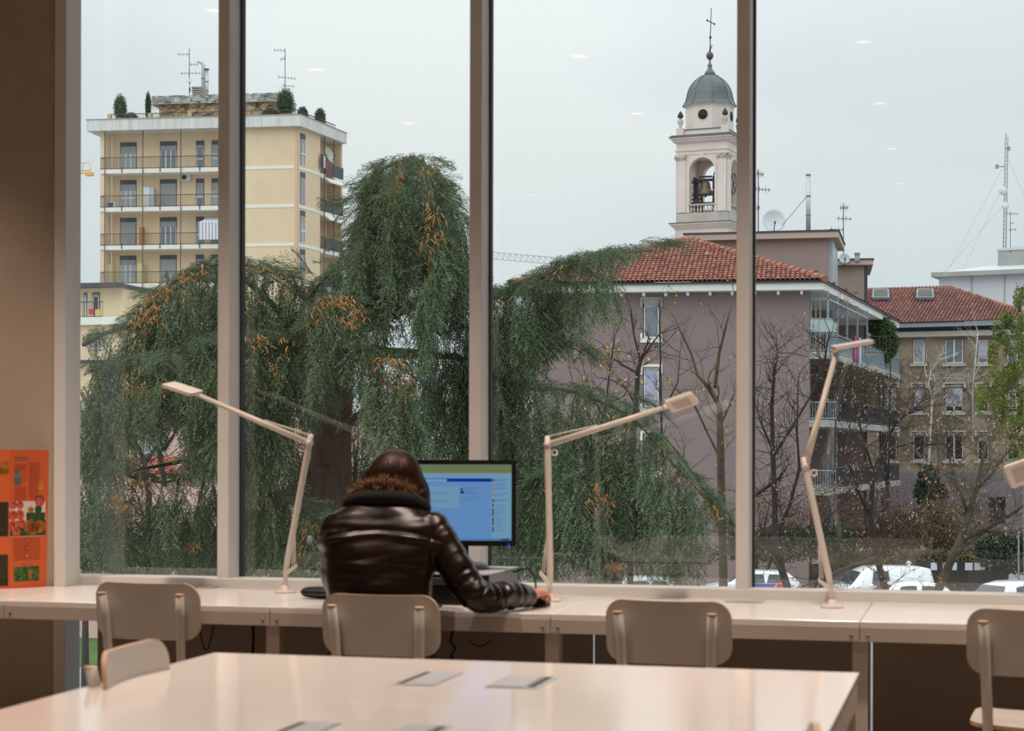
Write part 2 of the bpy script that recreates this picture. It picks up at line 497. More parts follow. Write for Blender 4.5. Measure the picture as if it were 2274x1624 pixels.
spots = [(320, 1336, 6.72, -2, 'pale plywood chair at the window desk, the one nearest the orange leaflet'),
         (839, 1350, 6.20, -1, 'pale plywood chair with the person in the leather jacket sitting on it'),
         (1480, 1352, 5.98, -3, 'empty pale plywood chair at the desk, right of the occupied chair'),
         (2300, 1370, 5.66, -4, 'pale plywood chair at the desk cut off by the right edge, its seat showing'),
         (280, 1462, 4.58, -86, 'pale chair at the near table with only its daylit backrest showing above the tabletop'),
         (1806, 1640, 3.16, 90, 'pale chair at the right end of the near table, a sliver of backrest showing')]
proto = None
for i, (px, py, d, rz, lab) in enumerate(spots):
    if proto is None: proto = c = make_chair(lab, 'pale plywood chairs')
    else: c = copy_tree(proto); c['label'] = lab
    p = at_d(px, py, d)
    R = Matrix.Rotation(math.radians(rz), 3, 'Z')
    off = R @ Vector((0, -0.215, 0))
    c.location = (p.x - off.x, p.y - off.y, 0); c.rotation_euler = (0, 0, math.radians(rz))
    ORG[c.name] = c.location.copy()

# ================================================================ THINGS ON THE DESK
white = M('lamp_white', (224, 216, 208), 0.35)
ledgrid = M('led_panel', (186, 186, 188), 0.4)
ledm = M('led_dot', (206, 160, 140), 0.5)
def desk_lamp(label, base, foot, elbow, joint, h0, h1, latv, side, Ye=6.78, base_xy=None):
    b = base_xy or at_z(base[0], base[1], ZD)
    t = thing('desk_lamp', label, 'lamp', b, 'white jointed desk lamps')
    e, j = at_y(elbow[0], elbow[1], Ye), at_y(joint[0], joint[1], Ye if len(joint) < 3 else joint[2])
    f = at_y(foot[0], foot[1], lerp(b.y, Ye, 0.15))
    MB().lathe([(0.0, 0.0), (0.042, 0.0), (0.042, 0.006), (0.036, 0.009), (0.016, 0.010), (0.014, 0.03), (0.0, 0.03)], b + Vector((0,0,0.0005)), 20).build('base', white, t)
    m = MB(); m.tube([b + Vector((0,0,0.025)), f], [0.010, 0.009], 10); m.build('stem', white, t)
    ax = (e - f).normalized()
    sd = Vector((side, 0, 0)); sd = (sd - ax*sd.dot(ax)).normalized()
    top = e + ax*0.034
    m = MB()
    m.tube([f - ax*0.03, f + ax*0.02, e - ax*0.02, top], [0.009, 0.0125, 0.0125, 0.010], 10)
    m.build('lower_arm', white, t)
    # bracket and tension rods at the foot
    br = f + sd*0.040 + ax*0.012
    m = MB(); m.prism([f - ax*0.045 + Vector((0,-0.011,0)), br - ax*0.006 + Vector((0,-0.011,0)), br + ax*0.008 + Vector((0,-0.011,0)), f - ax*0.020 + Vector((0,-0.011,0))], (0, 0.022, 0)); m.build('bracket', white, t)
    for k in (0.012, 0.028):
        m = MB(); m.tube([br - sd*k*0.6 + ax*0.003, f + ax*0.15 + sd*(0.012 - k*0.2)], 0.0026, 6); m.build('tension_rod', white, t)
    # upper arm with its parallel rod, and the ring knob on the elbow
    ux = (j - e).normalized()
    m = MB(); m.tube([e, j], [0.0125, 0.0095], 10); up = m.build('upper_arm', white, t)
    m = MB(); m.tube([top - ax*0.003, e + ux*0.20 + Vector((0,0,0.013))], 0.0035, 6); m.build('tension_rod', white, t)
    m = MB()
    kc = e - ax*0.03 + sd*(-0.026 if side*ux.x < 0 else 0.022)
    m.tube([kc + Vector((0.011*math.cos(a), 0, 0.011*math.sin(a))) for a in [i*math.pi/6 for i in range(13)]], 0.0035, 6)
    m.build('knob', white, t)
    MB().lathe([(0.0, -0.014), (0.0125, -0.014), (0.0125, 0.014), (0.0, 0.014)], e, 14, R=Matrix.Rotation(math.pi/2, 3, 'X')).build('elbow_joint', white, t)
    # head: a flat tray with a perforated light panel underneath
    a, c = at_y(h0[0], h0[1], h0[2]), at_y(h1[0], h1[1], h1[2])
    hx = (c - a).normalized(); L = (c - a).length
    lat = RGT*latv[0] + UP*latv[1] + FWD*latv[2]; lat = (lat - hx*lat.dot(hx)*0.75).normalized()
    n = hx.cross(lat).normalized()
    if n.z < 0: n = -n
    W, T = 0.094, 0.013
    def hp(s, w, z): return a + hx*s + lat*w + n*z
    m = MB()
    ring = []
    for s, w in ((0.006,-W/2),(L-0.006,-W/2),(L,-W/2+0.006),(L,W/2-0.006),(L-0.006,W/2),(0.006,W/2),(0,W/2-0.006),(0,-W/2+0.006)): ring.append((s, w))
    m.prism([hp(s, w, 0) for s, w in ring], n*T)
    hd = m.build('lamp_head', white, t)
    m = MB()
    m.prism([hp(s, w, -0.0006) for s, w in ((0.02,-W/2+0.016),(L-0.02,-W/2+0.016),(L-0.02,W/2-0.016),(0.02,W/2-0.016))], n*0.0004); m.build('light_panel', ledgrid, hd)
    m = MB()
    for q in range(8):
        for r in range(5):
            cs, cw = 0.03 + (L-0.06)*q/7, -W/2 + 0.026 + (W-0.052)*r/4
            m.prism([hp(cs + 0.0032*math.cos(i*math.pi/3), cw + 0.0032*math.sin(i*math.pi/3), -0.0011) for i in range(6)], n*0.0004)
    tag(m.build('light_dots', ledm, hd), kind='stuff')
    MB().ell(lerp(j, a, 0.5) + n*0.004, (0.0105, 0.0105, 0.0105), 10, 6).build('head_joint', white, t)
    return t
desk_lamp('white jointed desk lamp between the orange leaflet and the seated person, head reaching left', (633, 1317), (636, 1258), (687, 984), (436, 876), (437, 878, 6.76), (372, 857, 6.76), (0.058, 0.006, 0.074), 1)
desk_lamp('white jointed desk lamp right of the monitor, its head showing the panel underneath', (1221, 1336), (1222, 1280), (1216, 988), (1470, 907), (1484, 907, 6.76), (1545, 886, 6.76), (0.056, -0.027, 0.072), -1)
desk_lamp('white jointed desk lamp with upright arms in front of the bare trees', (1848, 1350), (1843, 1292), (1788, 1036), (1857, 784, 6.96), (1850, 777, 6.94), (1936, 762, 6.98), (-0.01, 0.010, 0.094), -1)
desk_lamp('white desk lamp head and light panel coming in from the right edge', (2560, 1380), (2545, 1310), (2540, 1000), (2318, 1040), (2350, 1024, 6.70), (2238, 1063, 6.70), (0.045, -0.077, 0.04), -1)

# ---------------------------------------------------------------- orange leaflet
orange = M('leaflet_orange', (226, 104, 52), 0.6)
orange_d = M('leaflet_print_brown', (170, 72, 38), 0.6)
pf = at_z(20, 1308, ZD); pr = at_z(103, 1303, ZD)
hgt = 0.565
lf = thing('leaflet', 'tall orange folded leaflet with vegetable pictures standing on the desk by the pier', 'leaflet', pf)
exr = (Vector((pr.x, pr.y, 0)) - Vector((pf.x, pf.y, 0))); WR = exr.length; exr.normalize()
exl = Vector((-0.80, -0.60, 0)).normalized()
def panel_pt(s, z, o, ex):
    n = Vector((ex.y, -ex.x, 0))
    if n.y > 0: n = -n
    return Vector((pf.x, pf.y, ZD + 0.0005)) + ex*s + Vector((0,0,z)) + n*o
def slab(mb, ex, s0, s1, z0, z1, o0, o1, mi=0):
    q = [panel_pt(s0, z0, o0, ex), panel_pt(s1, z0, o0, ex), panel_pt(s1, z1, o0, ex), panel_pt(s0, z1, o0, ex)]
    n = panel_pt(s0, z0, o1, ex) - q[0]
    mb.prism(q, n, mi)
m = MB()
q = [panel_pt(0, 0, 0, exr), panel_pt(WR, 0, 0, exr), panel_pt(WR*1.06, hgt, 0, exr), panel_pt(0, hgt, 0, exr)]
m.prism(q, panel_pt(0, 0, -0.0015, exr) - q[0]); m.build('front_page', orange, lf)
m = MB(); slab(m, exl, 0, 0.17, 0, hgt, 0, -0.0015); m.build('side_page', orange, lf)
PM = [orange_d, M('print_black', (34, 34, 36), 0.6, var=0.6, scale=30, c2=(140, 138, 130)), M('print_white', (226, 222, 214), 0.6), M('print_red', (206, 58, 40), 0.55, var=0.5, scale=60, c2=(232, 120, 90)), M('print_green', (60, 96, 44), 0.6, var=0.6, scale=60, c2=(30, 48, 26)), M('print_pumpkin', (204, 122, 44), 0.6, var=0.5, scale=70, c2=(150, 92, 30)), M('print_yellow', (218, 170, 40), 0.6, var=0.4, scale=50, c2=(176, 110, 30)), M('print_forest', (84, 130, 50), 0.6, var=0.8, scale=70, c2=(24, 40, 18)), M('print_purple', (70, 44, 66), 0.6), M('print_dark', (24, 28, 18), 0.6, var=0.5, scale=40, c2=(70, 60, 20))]
m = MB()
def fr_(x, y): return ((x - 20)/88.0*WR, (1306 - y)/301.0*hgt)
def prect(x0, y0, x1, y1, mi, lift=0.0006, ex=None):
    s0, z0 = fr_(x0, y1); s1, z1 = fr_(x1, y0)
    slab(m, ex or exr, s0, s1, z0, z1, lift, lift + 0.0003, mi)
def pdisc(x, y, r, mi, lift=0.0012, sx=1.0, n=14):
    s, z = fr_(x, y); rr = r/301.0*hgt
    ps = [panel_pt(s + rr*sx*math.cos(2*math.pi*i/n), z + rr*math.sin(2*math.pi*i/n), lift, exr) for i in range(n)]
    m.prism(ps, panel_pt(0, 0, 0.0003, exr) - panel_pt(0, 0, 0, exr), mi)
rng = random.Random(5)
def textrow(x0, x1, y, h, mi, ex=None):
    x = x0
    while x < x1 - 1:
        w = rng.uniform(1.5, 5.0); prect(x, y, min(x + w, x1), y + h, mi, ex=ex); x += w + 1.0
textrow(31, 64, 1020.5, 2.6, 0); textrow(33, 62, 1025.5, 3.0, 1)
for k in range(5): textrow(32, 60, 1036 + k*2.9, 1.2, 0)
for k in range(5): textrow(48, 60, 1052 + k*5.5, 1.2, 0)
for k in range(10): textrow(32, 60, 1086 + k*2.9, 1.2, 0)
for k in range(28): textrow(66, 92 - (k > 12)*5, 1033 + k*2.9, 1.2, 0)
prect(32, 1049, 47, 1082, 1)
prect(20.5, 1117, 105, 1194, 2)
prect(21, 1160, 105, 1193, 4, 0.0009); prect(60, 1142, 104, 1166, 4, 0.0009)
for x, y, r in ((28,1124,10),(45,1125,9),(28,1147,11),(45,1146,11),(29,1170,12),(49,1165,10),(36,1184,10)): pdisc(x, y, r, 3, 0.0013); pdisc(x + 1, y - 3, r*0.28, 4, 0.0017, n=7)
for x, y, r in ((66,1172,14),(78,1170,16),(91,1173,14),(74,1178,14)): pdisc(x, y, r, 5, 0.0014)
pdisc(80, 1154, 9, 4, 0.0019); pdisc(70, 1136, 7, 5, 0.0019); pdisc(88, 1135, 9, 4, 0.0016)
pdisc(94, 1084, 11, 6, 0.0012, 0.55); pdisc(91, 1117, 12, 8, 0.0018); pdisc(90, 1118, 10.5, 3, 0.0022)
for k in range(16): textrow(30, 92, 1198 + k*3.1, 1.2, 0)
for y in (1202, 1219, 1236): pdisc(62, y, 6.5, 0, 0.0013); pdisc(62, y, 4.5, 3, 0.0017)
textrow(48, 76, 1254, 1.6, 1)
prect(31, 1260, 91, 1292, 7); prect(58, 1262, 61, 1290, 9, 0.0010); prect(66, 1268, 74, 1288, 5, 0.0010)
for y0, y1, mi in ((1030, 1057, 5), (1118, 1192, 9), (1232, 1300, 9), (1045, 1056, 6)):
    s0, z0 = 0.004, fr_(0, y1)[1]; s1, z1 = 0.165, fr_(0, y0)[1]
    slab(m, exl, s0, s1, z0, z1, 0.0006, 0.0009, mi)
m.build('print', PM, lf)

# ---------------------------------------------------------------- computer
def camframe(o):
    o = Vector(o)
    return lambda x, y, z: o + RGT*x + FWD*y + Vector((0, 0, z))
pcside = M('pc_grey', (120, 116, 112), 0.5)
pctop = M('pc_top', (176, 182, 188), 0.35)
plastic = M('black_plastic', (15, 15, 17), 0.35)
plastic2 = M('grey_plastic', (62, 64, 70), 0.35)
# desktop computer lying flat, aligned with the desk
pc0 = at_z(1086, 1345, ZD); PX1, PY0 = pc0.x, 6.50
PY0 = at_y(1086, 1300, 6.52).y; PX1 = at_y(1086, 1300, PY0).x
pc = thing('desktop_computer', 'flat grey desktop computer case lying under the monitor', 'computer', (PX1 - 0.17, PY0 + 0.2, ZD))
m = MB(); m.rbox(PX1 - 0.34, PX1, PY0 + 0.012, PY0 + 0.44, ZD + 0.004, ZD + 0.112, 0.002); m.build('case', pcside, pc)
m = MB(); m.rbox(PX1 - 0.341, PX1 + 0.001, PY0 + 0.010, PY0 + 0.442, ZD + 0.1122, ZD + 0.118, 0.001); m.build('case_top', pctop, pc)
m = MB(); m.rbox(PX1 - 0.34, PX1, PY0 - 0.006, PY0 + 0.0115, ZD + 0.002, ZD + 0.116, 0.003); fr2 = m.build('front_panel', plastic, pc)
m = MB(); m.rbox(PX1 - 0.30, PX1 - 0.15, PY0 - 0.008, PY0 - 0.0062, ZD + 0.075, ZD + 0.10, 0.0005); m.build('disc_drive', plastic2, fr2)
for sx in (0.04, 0.30):
    for sy in (0.06, 0.38):
        MB().lathe([(0.012, 0), (0.012, 0.004), (0, 0.004)], (PX1 - sx, PY0 + sy, ZD + 0.0002), 10).build('foot', plastic, pc)
DM = 6.93
mc = at_d(993, 1117.5, DM)
W2, H2 = 0.258, 0.1615
mon = thing('monitor', 'black flat monitor with a bright blue web page beside the seated person', 'monitor', (mc.x, mc.y, ZD + 0.1182))
F = camframe(mc)
def mbx(mb, x0, x1, y0, y1, z0, z1, mi=0):
    ps = [F(x, y, z) for z in (z0, z1) for x, y in ((x0,y0),(x1,y0),(x1,y1),(x0,y1))]
    mb.add(ps, ((3,2,1,0),(4,5,6,7),(0,1,5,4),(1,2,6,5),(2,3,7,6),(3,0,4,7)), mi)
bz = 0.0165
m = MB()
mbx(m, -W2, W2, 0.0, 0.035, H2 - bz, H2); mbx(m, -W2, W2, 0.0, 0.035, -H2, -H2 + bz*1.25)
mbx(m, -W2, -W2 + bz, 0.0, 0.035, -H2 + bz*1.25, H2 - bz); mbx(m, W2 - bz, W2, 0.0, 0.035, -H2 + bz*1.25, H2 - bz)
m.build('bezel', plastic, mon)
m = MB(); mbx(m, -W2 + 0.004, W2 - 0.004, 0.0352, 0.055, -H2 + 0.004, H2 - 0.004); m.build('back_shell', plastic, mon)
scr_x0, scr_x1, scr_z0, scr_z1 = -W2 + bz, W2 - bz, -H2 + bz*1.25, H2 - bz
m = MB(); mbx(m, scr_x0, scr_x1, 0.006, 0.02, scr_z0, scr_z1); scr = m.build('screen', EM('screen_blue', (94, 138, 188), 0.92), mon)
SM = [EM('screen_green', (102, 116, 88), 0.95), EM('screen_cyan', (108, 148, 176), 0.95), EM('screen_navy', (24, 36, 132), 0.95), EM('screen_pale', (122, 160, 188), 0.95), EM('screen_text', (82, 118, 168), 0.95), EM('screen_icon', (38, 32, 84), 0.95), EM('screen_pink', (150, 96, 116), 0.95), EM('screen_taskbar', (36, 38, 44), 0.95), EM('screen_olive', (112, 116, 66), 0.95)]
m = MB()
sx_ = lambda p: (p - 993)/FPX*DM
sz_ = lambda p: -(p - 1117.5)/FPX*DM
def sq(x0, y0, x1, y1, mi, k=0): mbx(m, max(sx_(x0), scr_x0), min(sx_(x1), scr_x1), 0.0052 - k*0.0004, 0.0058, max(sz_(y1), scr_z0), min(sz_(y0), scr_z1), mi)
sq(840, 1031, 1140, 1042, 0); sq(840, 1042, 1140, 1051, 8); sq(840, 1051, 1140, 1062, 1)
sq(840, 1062, 992, 1065.5, 4, 1); sq(992, 1063, 1092, 1070, 2, 1); sq(935, 1066, 991, 1068.5, 3, 1)
sq(840, 1081, 1019, 1128, 1, 0); sq(1091, 1062, 1140, 1196, 1, 0)
for k in range(4): sq(940, 1086 + k*9, 955 + (k % 2)*40, 1088 + k*9, 4, 2)
for k in range(4): sq(1030, 1083 + k*4.2, 1060 - (k % 3)*6, 1084.8 + k*4.2, 4, 2)
for k in range(3): sq(1024, 1104 + k*3.4, 1064 - k*9, 1105.4 + k*3.4, 4, 2)
sq(1023, 1085, 1027.5, 1090, 5, 2); sq(1022.5, 1091, 1030.5, 1096.5, 5, 2)
for k, (y, mi) in enumerate(((1066.5,5),(1077,6),(1086,6),(1099,6),(1112,5))):
    sq(1093, y - 2.5, 1097.5, y + 2.5, mi, 2); sq(1100, y - 2.6, 1127, y - 1.0, 4, 2); sq(1100, y + 0.6, 1122 - k, y + 2.0, 4, 2)
for k in range(12): sq(1093, 1120 + k*5.2, 1096.8, 1124.2 + k*5.2, (5, 6, 5, 2)[k % 4], 2); sq(1100, 1121 + k*5.2, 1124 - (k*5) % 13, 1122.4 + k*5.2, 4, 2)
sq(840, 1196.5, 1140, 1200, 4, 1); sq(1112, 1197, 1131, 1200, 7, 2)
m.build('web_page', SM, scr)
m = MB(); m.ell(F(sx_(1130), -0.001, sz_(1209.5)), (0.0032, 0.002, 0.0032), 8, 6); m.build('power_light', EM('blue_led', (24, 40, 255), 3.0), mon)
zb = ZD + 0.1185 - mc.z
m = MB(); mbx(m, -0.03, 0.078, 0.056, 0.085, zb + 0.02, -H2 + 0.08); m.build('neck', plastic, mon)
bc = F(0.03, 0.085, zb)
m = MB(); m.lathe([(0.0, 0.0), (0.125, 0.0), (0.127, 0.004), (0.122, 0.018), (0.112, 0.022), (0.05, 0.024), (0.045, 0.034), (0.0, 0.034)], bc, 28); m.build('base', plastic2, mon)
cp = [at_y(1128, 1262, 6.93), at_y(1142, 1272, 6.88), at_y(1152, 1266, 6.85), at_y(1168, 1262, 6.85), at_y(1184, 1272, 6.88), at_y(1190, 1295, 6.93), at_y(1190, 1318, 6.97), at_z(1188, 1326, ZD + 0.005)]
pp = []
for i in range(len(cp)-1):
    for k in range(5): pp.append(lerp(cp[i], cp[i+1], k/5))
pp = [sum((pp[min(max(i+d,0),len(pp)-1)] for d in (-2,-1,0,1,2)), Vector())/5 for i in range(len(pp))]
tag(MB().tube(pp, 0.0038, 8).build('cable', cabm, None, loc=pp[0]), 'black cable looping out behind the grey computer case', 'cable')

# keyboard
kb0 = at_z(925, 1342, ZD)
kb = thing('keyboard', 'black keyboard on the desk in front of the seated person', 'keyboard', (kb0.x, YD + 0.11, ZD))
kx0, kx1, ky0, ky1 = kb0.x - 0.25, at_z(1012, 1340, ZD).x, YD + 0.025, YD + 0.175
MB().rbox(kx0, kx1, ky0, ky1, ZD + 0.0003, ZD + 0.018, 0.004).build('tray', plastic, kb)
kd = M('key_black', (26, 26, 29), 0.45)
nx = int((kx1 - kx0 - 0.02)/0.0192)
for r in range(6):
    for c in range(nx):
        x, y = kx0 + 0.012 + c*0.0192, ky0 + 0.014 + r*0.0215
        if r == 0 and 4 <= c <= 8:
            if c == 4: MB().rbox(x, x + 0.0192*5 - 0.002, y, y + 0.017, ZD + 0.0185, ZD + 0.025, 0.002).build('key', kd, kb)
            continue
        MB().rbox(x, x + 0.0168, y, y + 0.017, ZD + 0.0185, ZD + 0.025, 0.002).build('key', kd, kb)
# black pouch left of the person
pz = at_z(700, 1331, ZD)
pouch = thing('pouch', 'soft black pouch lying on the desk left of the person', 'pouch', (pz.x, pz.y, ZD))
leather_b = M('black_leather', (18, 19, 22), 0.35, bump=0.2, bscale=60)
m = MB(); P = []
for i in range(17):
    u = i/16; row = []
    w = 0.016 + 0.018*math.sin(math.pi*min(1, u*1.05))**0.5; h = 0.012 + 0.012*math.sin(math.pi*u)**0.4
    for j in range(12):
        a = 2*math.pi*j/12
        row.append(Vector((pz.x - 0.058 + 0.15*u, pz.y + 0.02 + w*1.5*math.cos(a) + 0.01*math.sin(4*u), ZD + 0.0245 + (h)*math.sin(a))))
    P.append(row)
m.grid(P, closed=True); m.add(P[0], [tuple(range(12))], 0); m.add(P[-1], [tuple(range(11, -1, -1))], 0)
m.build('bag', leather_b, pouch)
m = MB(); m.tube([Vector((pz.x - 0.056 + 0.146*k/10, pz.y + 0.02 - 0.03, ZD + 0.028 + 0.003*math.sin(k))) for k in range(11)], 0.0025, 6); m.build('zip', plastic2, pouch)

# ================================================================ THE PERSON
def remeshed(mb, voxel, smooth=4, factor=0.5):
    me = bpy.data.meshes.new('work'); me.from_pydata(mb.v, [], mb.f); me.update()
    o = bpy.data.objects.new('work', me); COL.objects.link(o)
    r = o.modifiers.new('r', 'REMESH'); r.mode = 'VOXEL'; r.voxel_size = voxel; r.use_smooth_shade = True
    s = o.modifiers.new('s', 'SMOOTH'); s.factor = factor; s.iterations = smooth
    dg = bpy.context.evaluated_depsgraph_get()
    out = bpy.data.meshes.new_from_object(o.evaluated_get(dg))
    bpy.data.objects.remove(o); bpy.data.meshes.remove(me)
    return out
def finish(name, me, mats, parent):
    me.name = name
    me.materials.clear()
    for m in (mats if isinstance(mats, list) else [mats]): me.materials.append(m)
    me.polygons.foreach_set('use_smooth', [True]*len(me.polygons))
    return link(name, me, parent)
def limb(mb, pts, r, seg=14):
    mb.tube(pts, r, seg)
    for p, q in zip(pts, r): mb.ell(p, (q, q, q), 12, 8)
def curve(pts, n=6):
    """Catmull-Rom through tuples of any length"""
    out = []
    P = [pts[0]] + list(pts) + [pts[-1]]
    for i in range(1, len(P)-2):
        for k in range(n):
            t = k/n
            out.append(tuple(0.5*((2*b) + (-a+c)*t + (2*a-5*b+4*c-d)*t*t + (-a+3*b-3*c+d)*t**3) for a, b, c, d in zip(P[i-1], P[i], P[i+1], P[i+2])))
    out.append(tuple(pts[-1]))
    return out
skin = M('skin', (212, 146, 118), 0.5, var=0.12, scale=40, bump=0.1, bscale=200)
pl = at_d(850, 1000, 6.40)
person = thing('person', 'person in a brown leather jacket with fur collar seated at the desk, back turned', 'person', (pl.x, pl.y, 0))
person.rotation_euler = (0, 0, TH)
ORG[person.name] = Vector((0, 0, 0))
SH_R, SH_L = (0.165, 0.075, 1.035), (-0.165, 0.085, 1.02)
ARM_R = [SH_R, (0.225, 0.045, 0.945), (0.300, 0.005, 0.83), (0.345, 0.012, 0.797), (0.420, 0.095, 0.797), (0.470, 0.155, 0.794), (0.500, 0.200, 0.790)]
ARM_L = [SH_L, (-0.172, 0.14, 0.92), (-0.165, 0.20, 0.82), (-0.150, 0.25, 0.795), (-0.12, 0.31, 0.792), (-0.08, 0.36, 0.788), (-0.05, 0.39, 0.784)]
b = MB()
for z, cx, cy, hx, hy in ((0.50, -0.01, 0.0, 0.165, 0.115), (0.62, -0.01, 0.01, 0.15, 0.105), (0.78, -0.01, 0.03, 0.155, 0.105), (0.92, -0.01, 0.06, 0.165, 0.11), (1.02, 0, 0.085, 0.15, 0.09), (1.07, 0.005, 0.10, 0.09, 0.07)):
    b.ell((cx, cy, z), (hx, hy, 0.10), 18, 10)
limb(b, [(0.0, 0.105, 1.06), (0.02, 0.14, 1.17)], [0.055, 0.052])
b.ell((0.035, 0.165, 1.215), (0.074, 0.092, 0.094), 20, 14)          # skull
b.ell((0.036, 0.215, 1.165), (0.054, 0.05, 0.066), 16, 10)           # jaw
b.tube([(0.037, 0.255, 1.20), (0.037, 0.279, 1.165)], [0.008, 0.013], 8)  # nose
b.ell((0.037, 0.262, 1.142), (0.022, 0.008, 0.007), 10, 6)            # mouth
for s in (-1, 1):
    b.ell((0.036 + s*0.075, 0.165, 1.195), (0.01, 0.022, 0.03), 10, 8)    # ears
    b.ell((0.036 + s*0.03, 0.25, 1.20), (0.014, 0.01, 0.009), 10, 6)      # eyes
for A_ in (ARM_R, ARM_L):
    limb(b, A_, [0.05, 0.045, 0.04, 0.038, 0.036, 0.03, 0.026])
def hand(mb, w, d, up, thumb_side, drop):
    """palm and five fingers reaching from the wrist w along d, curled down over something"""
    w, d = Vector(w), Vector(d).normalized(); up = Vector(up)
    lat = d.cross(up).normalized()*(-thumb_side)       # towards the thumb
    lens = [0.078, 0.086, 0.080, 0.064]
    for i in range(4):
        off = lat*(0.030 - 0.0205*i)
        k = w + d*(0.080 - 0.004*abs(i-1)) + off + up*(0.012 - 0.002*abs(i - 1.3))
        limb(mb, [w + d*0.012 + off*0.6, w + d*0.045 + off*0.9 + up*0.008, k], [0.0175, 0.0160, 0.0120], 10)
        L = lens[i]
        p1 = k + d*L*0.44 + off*0.12 - up*0.006*drop
        p2 = p1 + d*L*0.26 - up*L*0.26*drop
        p3 = p2 + d*L*0.10 - up*L*0.28*drop
        limb(mb, [k, p1, p2, p3], [0.0102, 0.0090, 0.0082, 0.0070], 10)
    a = w + d*0.020 + lat*0.024
    c = a + d*0.030 + lat*0.020 - up*0.010
    e = c + d*0.028 + lat*0.006 - up*0.010
    f = e + d*0.020 - lat*0.004 - up*0.006
    limb(mb, [a, c, e, f], [0.0150, 0.0120, 0.0100, 0.0082], 10)
hand(b, ARM_R[-1], (0.44, 0.86, -0.02), (0, 0, 1), 1, 0.85)
hand(b, ARM_L[-1], (0.42, 0.85, -0.05), (0, 0, 1), -1, 0.40)
for s in (-1, 1):
    limb(b, [(s*0.09, 0.0, 0.53), (s*0.10, 0.22, 0.525), (s*0.10, 0.42, 0.505)], [0.085, 0.075, 0.058])
    limb(b, [(s*0.10, 0.42, 0.505), (s*0.10, 0.40, 0.34), (s*0.10, 0.34, 0.09)], [0.056, 0.052, 0.035])
    limb(b, [(s*0.10, 0.33, 0.05), (s*0.11, 0.45, 0.035)], [0.035, 0.028])
finish('body', remeshed(b, 0.0055, 3), skin, person)

# leather jacket
leather = M('jacket_leather', (33, 18, 12), 0.27, var=0.35, scale=9, c2=(17, 10, 8), bump=0.10, bscale=170, spec=0.5)
b = MB()
RINGS = [(0.50, -0.012, 0.00, 0.186, 0.125), (0.62, -0.012, 0.008, 0.180, 0.122), (0.74, -0.012, 0.02, 0.177, 0.120), (0.82, -0.012, 0.033, 0.184, 0.123), (0.90, -0.012, 0.05, 0.195, 0.126), (0.98, -0.012, 0.07, 0.206, 0.125), (1.03, -0.008, 0.083, 0.206, 0.118), (1.070, -0.004, 0.093, 0.190, 0.106), (1.100, 0.0, 0.100, 0.150, 0.092), (1.125, 0.004, 0.107, 0.105, 0.080), (1.15, 0.01, 0.115, 0.080, 0.070)]
P = []
for z, cx, cy, hx, hy in curve(RINGS, 4):
    row = []
    for j in range(40):
        a = 2*math.pi*j/40
        ca, sa = math.cos(a), math.sin(a)
        e = 0.86
        row.append((cx + hx*math.copysign(abs(ca)**e, ca), cy + hy*math.copysign(abs(sa)**e, sa), z))
    P.append(row)
b.grid(P, closed=True); b.add(P[0], [tuple(range(39, -1, -1))]); b.add(P[-1], [tuple(range(40))])
for S in (SH_R, SH_L): b.ell(S, (0.058, 0.066, 0.058), 16, 10)
SL = [0.066, 0.064, 0.058, 0.056, 0.051, 0.046, 0.041]
for A_ in (ARM_R, ARM_L):
    c_ = curve([tuple(p) + (r,) for p, r in zip(A_, SL)], 4)
    limb(b, [c[:3] for c in c_], [c[3] for c in c_], 18)
jm = remeshed(b, 0.0072, 4)
def arm_param(p):
    best = (9, 0)
    acc = 0
    for a, c in zip(ARM_R[:-1], ARM_R[1:]):
        a, c = Vector(a), Vector(c); L = (c-a).length
        t = max(0, min(1, (p-a).dot(c-a)/L/L)); q = a.lerp(c, t); dd = (p-q).length
        if dd < best[0]: best = (dd, acc + t*L)
        acc += L
    return best
disp = []
for v in jm.vertices:
    p, n = v.co.copy(), v.normal.copy()
    dd, t = arm_param(p)
    on_arm = max(0.0, min(1.0, (0.085 - dd)/0.02)) * max(0.0, min(1.0, (p.x - 0.165)/0.05))
    w = 0.0
    # torso: folds running across the back
    zz = p.z + 0.10*max(0, -p.x)*0 + 0.030*noise.noise(Vector((p.x*5, p.z*5, 3))) - 0.16*p.x*(0.4 if p.z < 0.95 else 0.1)
    k1 = noise.noise(Vector((p.x*4.0, zz*24, 7.3)))
    k2 = noise.noise(Vector((p.x*7.0, zz*46, 1.7)))
    amp = 0.55 + 0.45*noise.noise(Vector((p.x*4, p.z*4, 11)))
    w += (1-on_arm)*amp*(0.0125*k1 + 0.0080*k2)
    # yoke seam across the shoulder blades with a swell under it
    if n.y < 0.35 and p.z > 0.9:
        zs = 1.035 - 0.9*(p.x + 0.01)**2 - 0.012*p.x
        e = p.z - zs
        w += (1-on_arm)*(-0.0062*math.exp(-(e/0.0055)**2) + 0.0055*math.exp(-((e + 0.016)/0.012)**2))
    # sleeve seam and folds bunching round the elbow and forearm
    if on_arm > 0:
        ang = math.atan2(p.z - 0.8, p.y)
        kk = noise.noise(Vector((t*36, ang*1.1, 2.2))); k3 = noise.noise(Vector((t*70, ang*1.6, 5.1)))
        g = 0.35 + 0.65*min(1, max(0, (t - 0.10)/0.15))
        w += on_arm*g*(0.0085*kk + 0.004*k3)
    if abs(p.x - (0.168 - 0.10*(p.z - 1.0))) < 0.02 and p.y < 0.12 and 0.9 < p.z < 1.08:
        w -= 0.005*math.exp(-((p.x - (0.168 - 0.10*(p.z - 1.0)))/0.005)**2)
    if p.z < 0.56: w *= 0.3
    disp.append(p + n*w)
for v, q in zip(jm.vertices, disp): v.co = q
jm.update()
jk = finish('jacket', jm, leather, person)
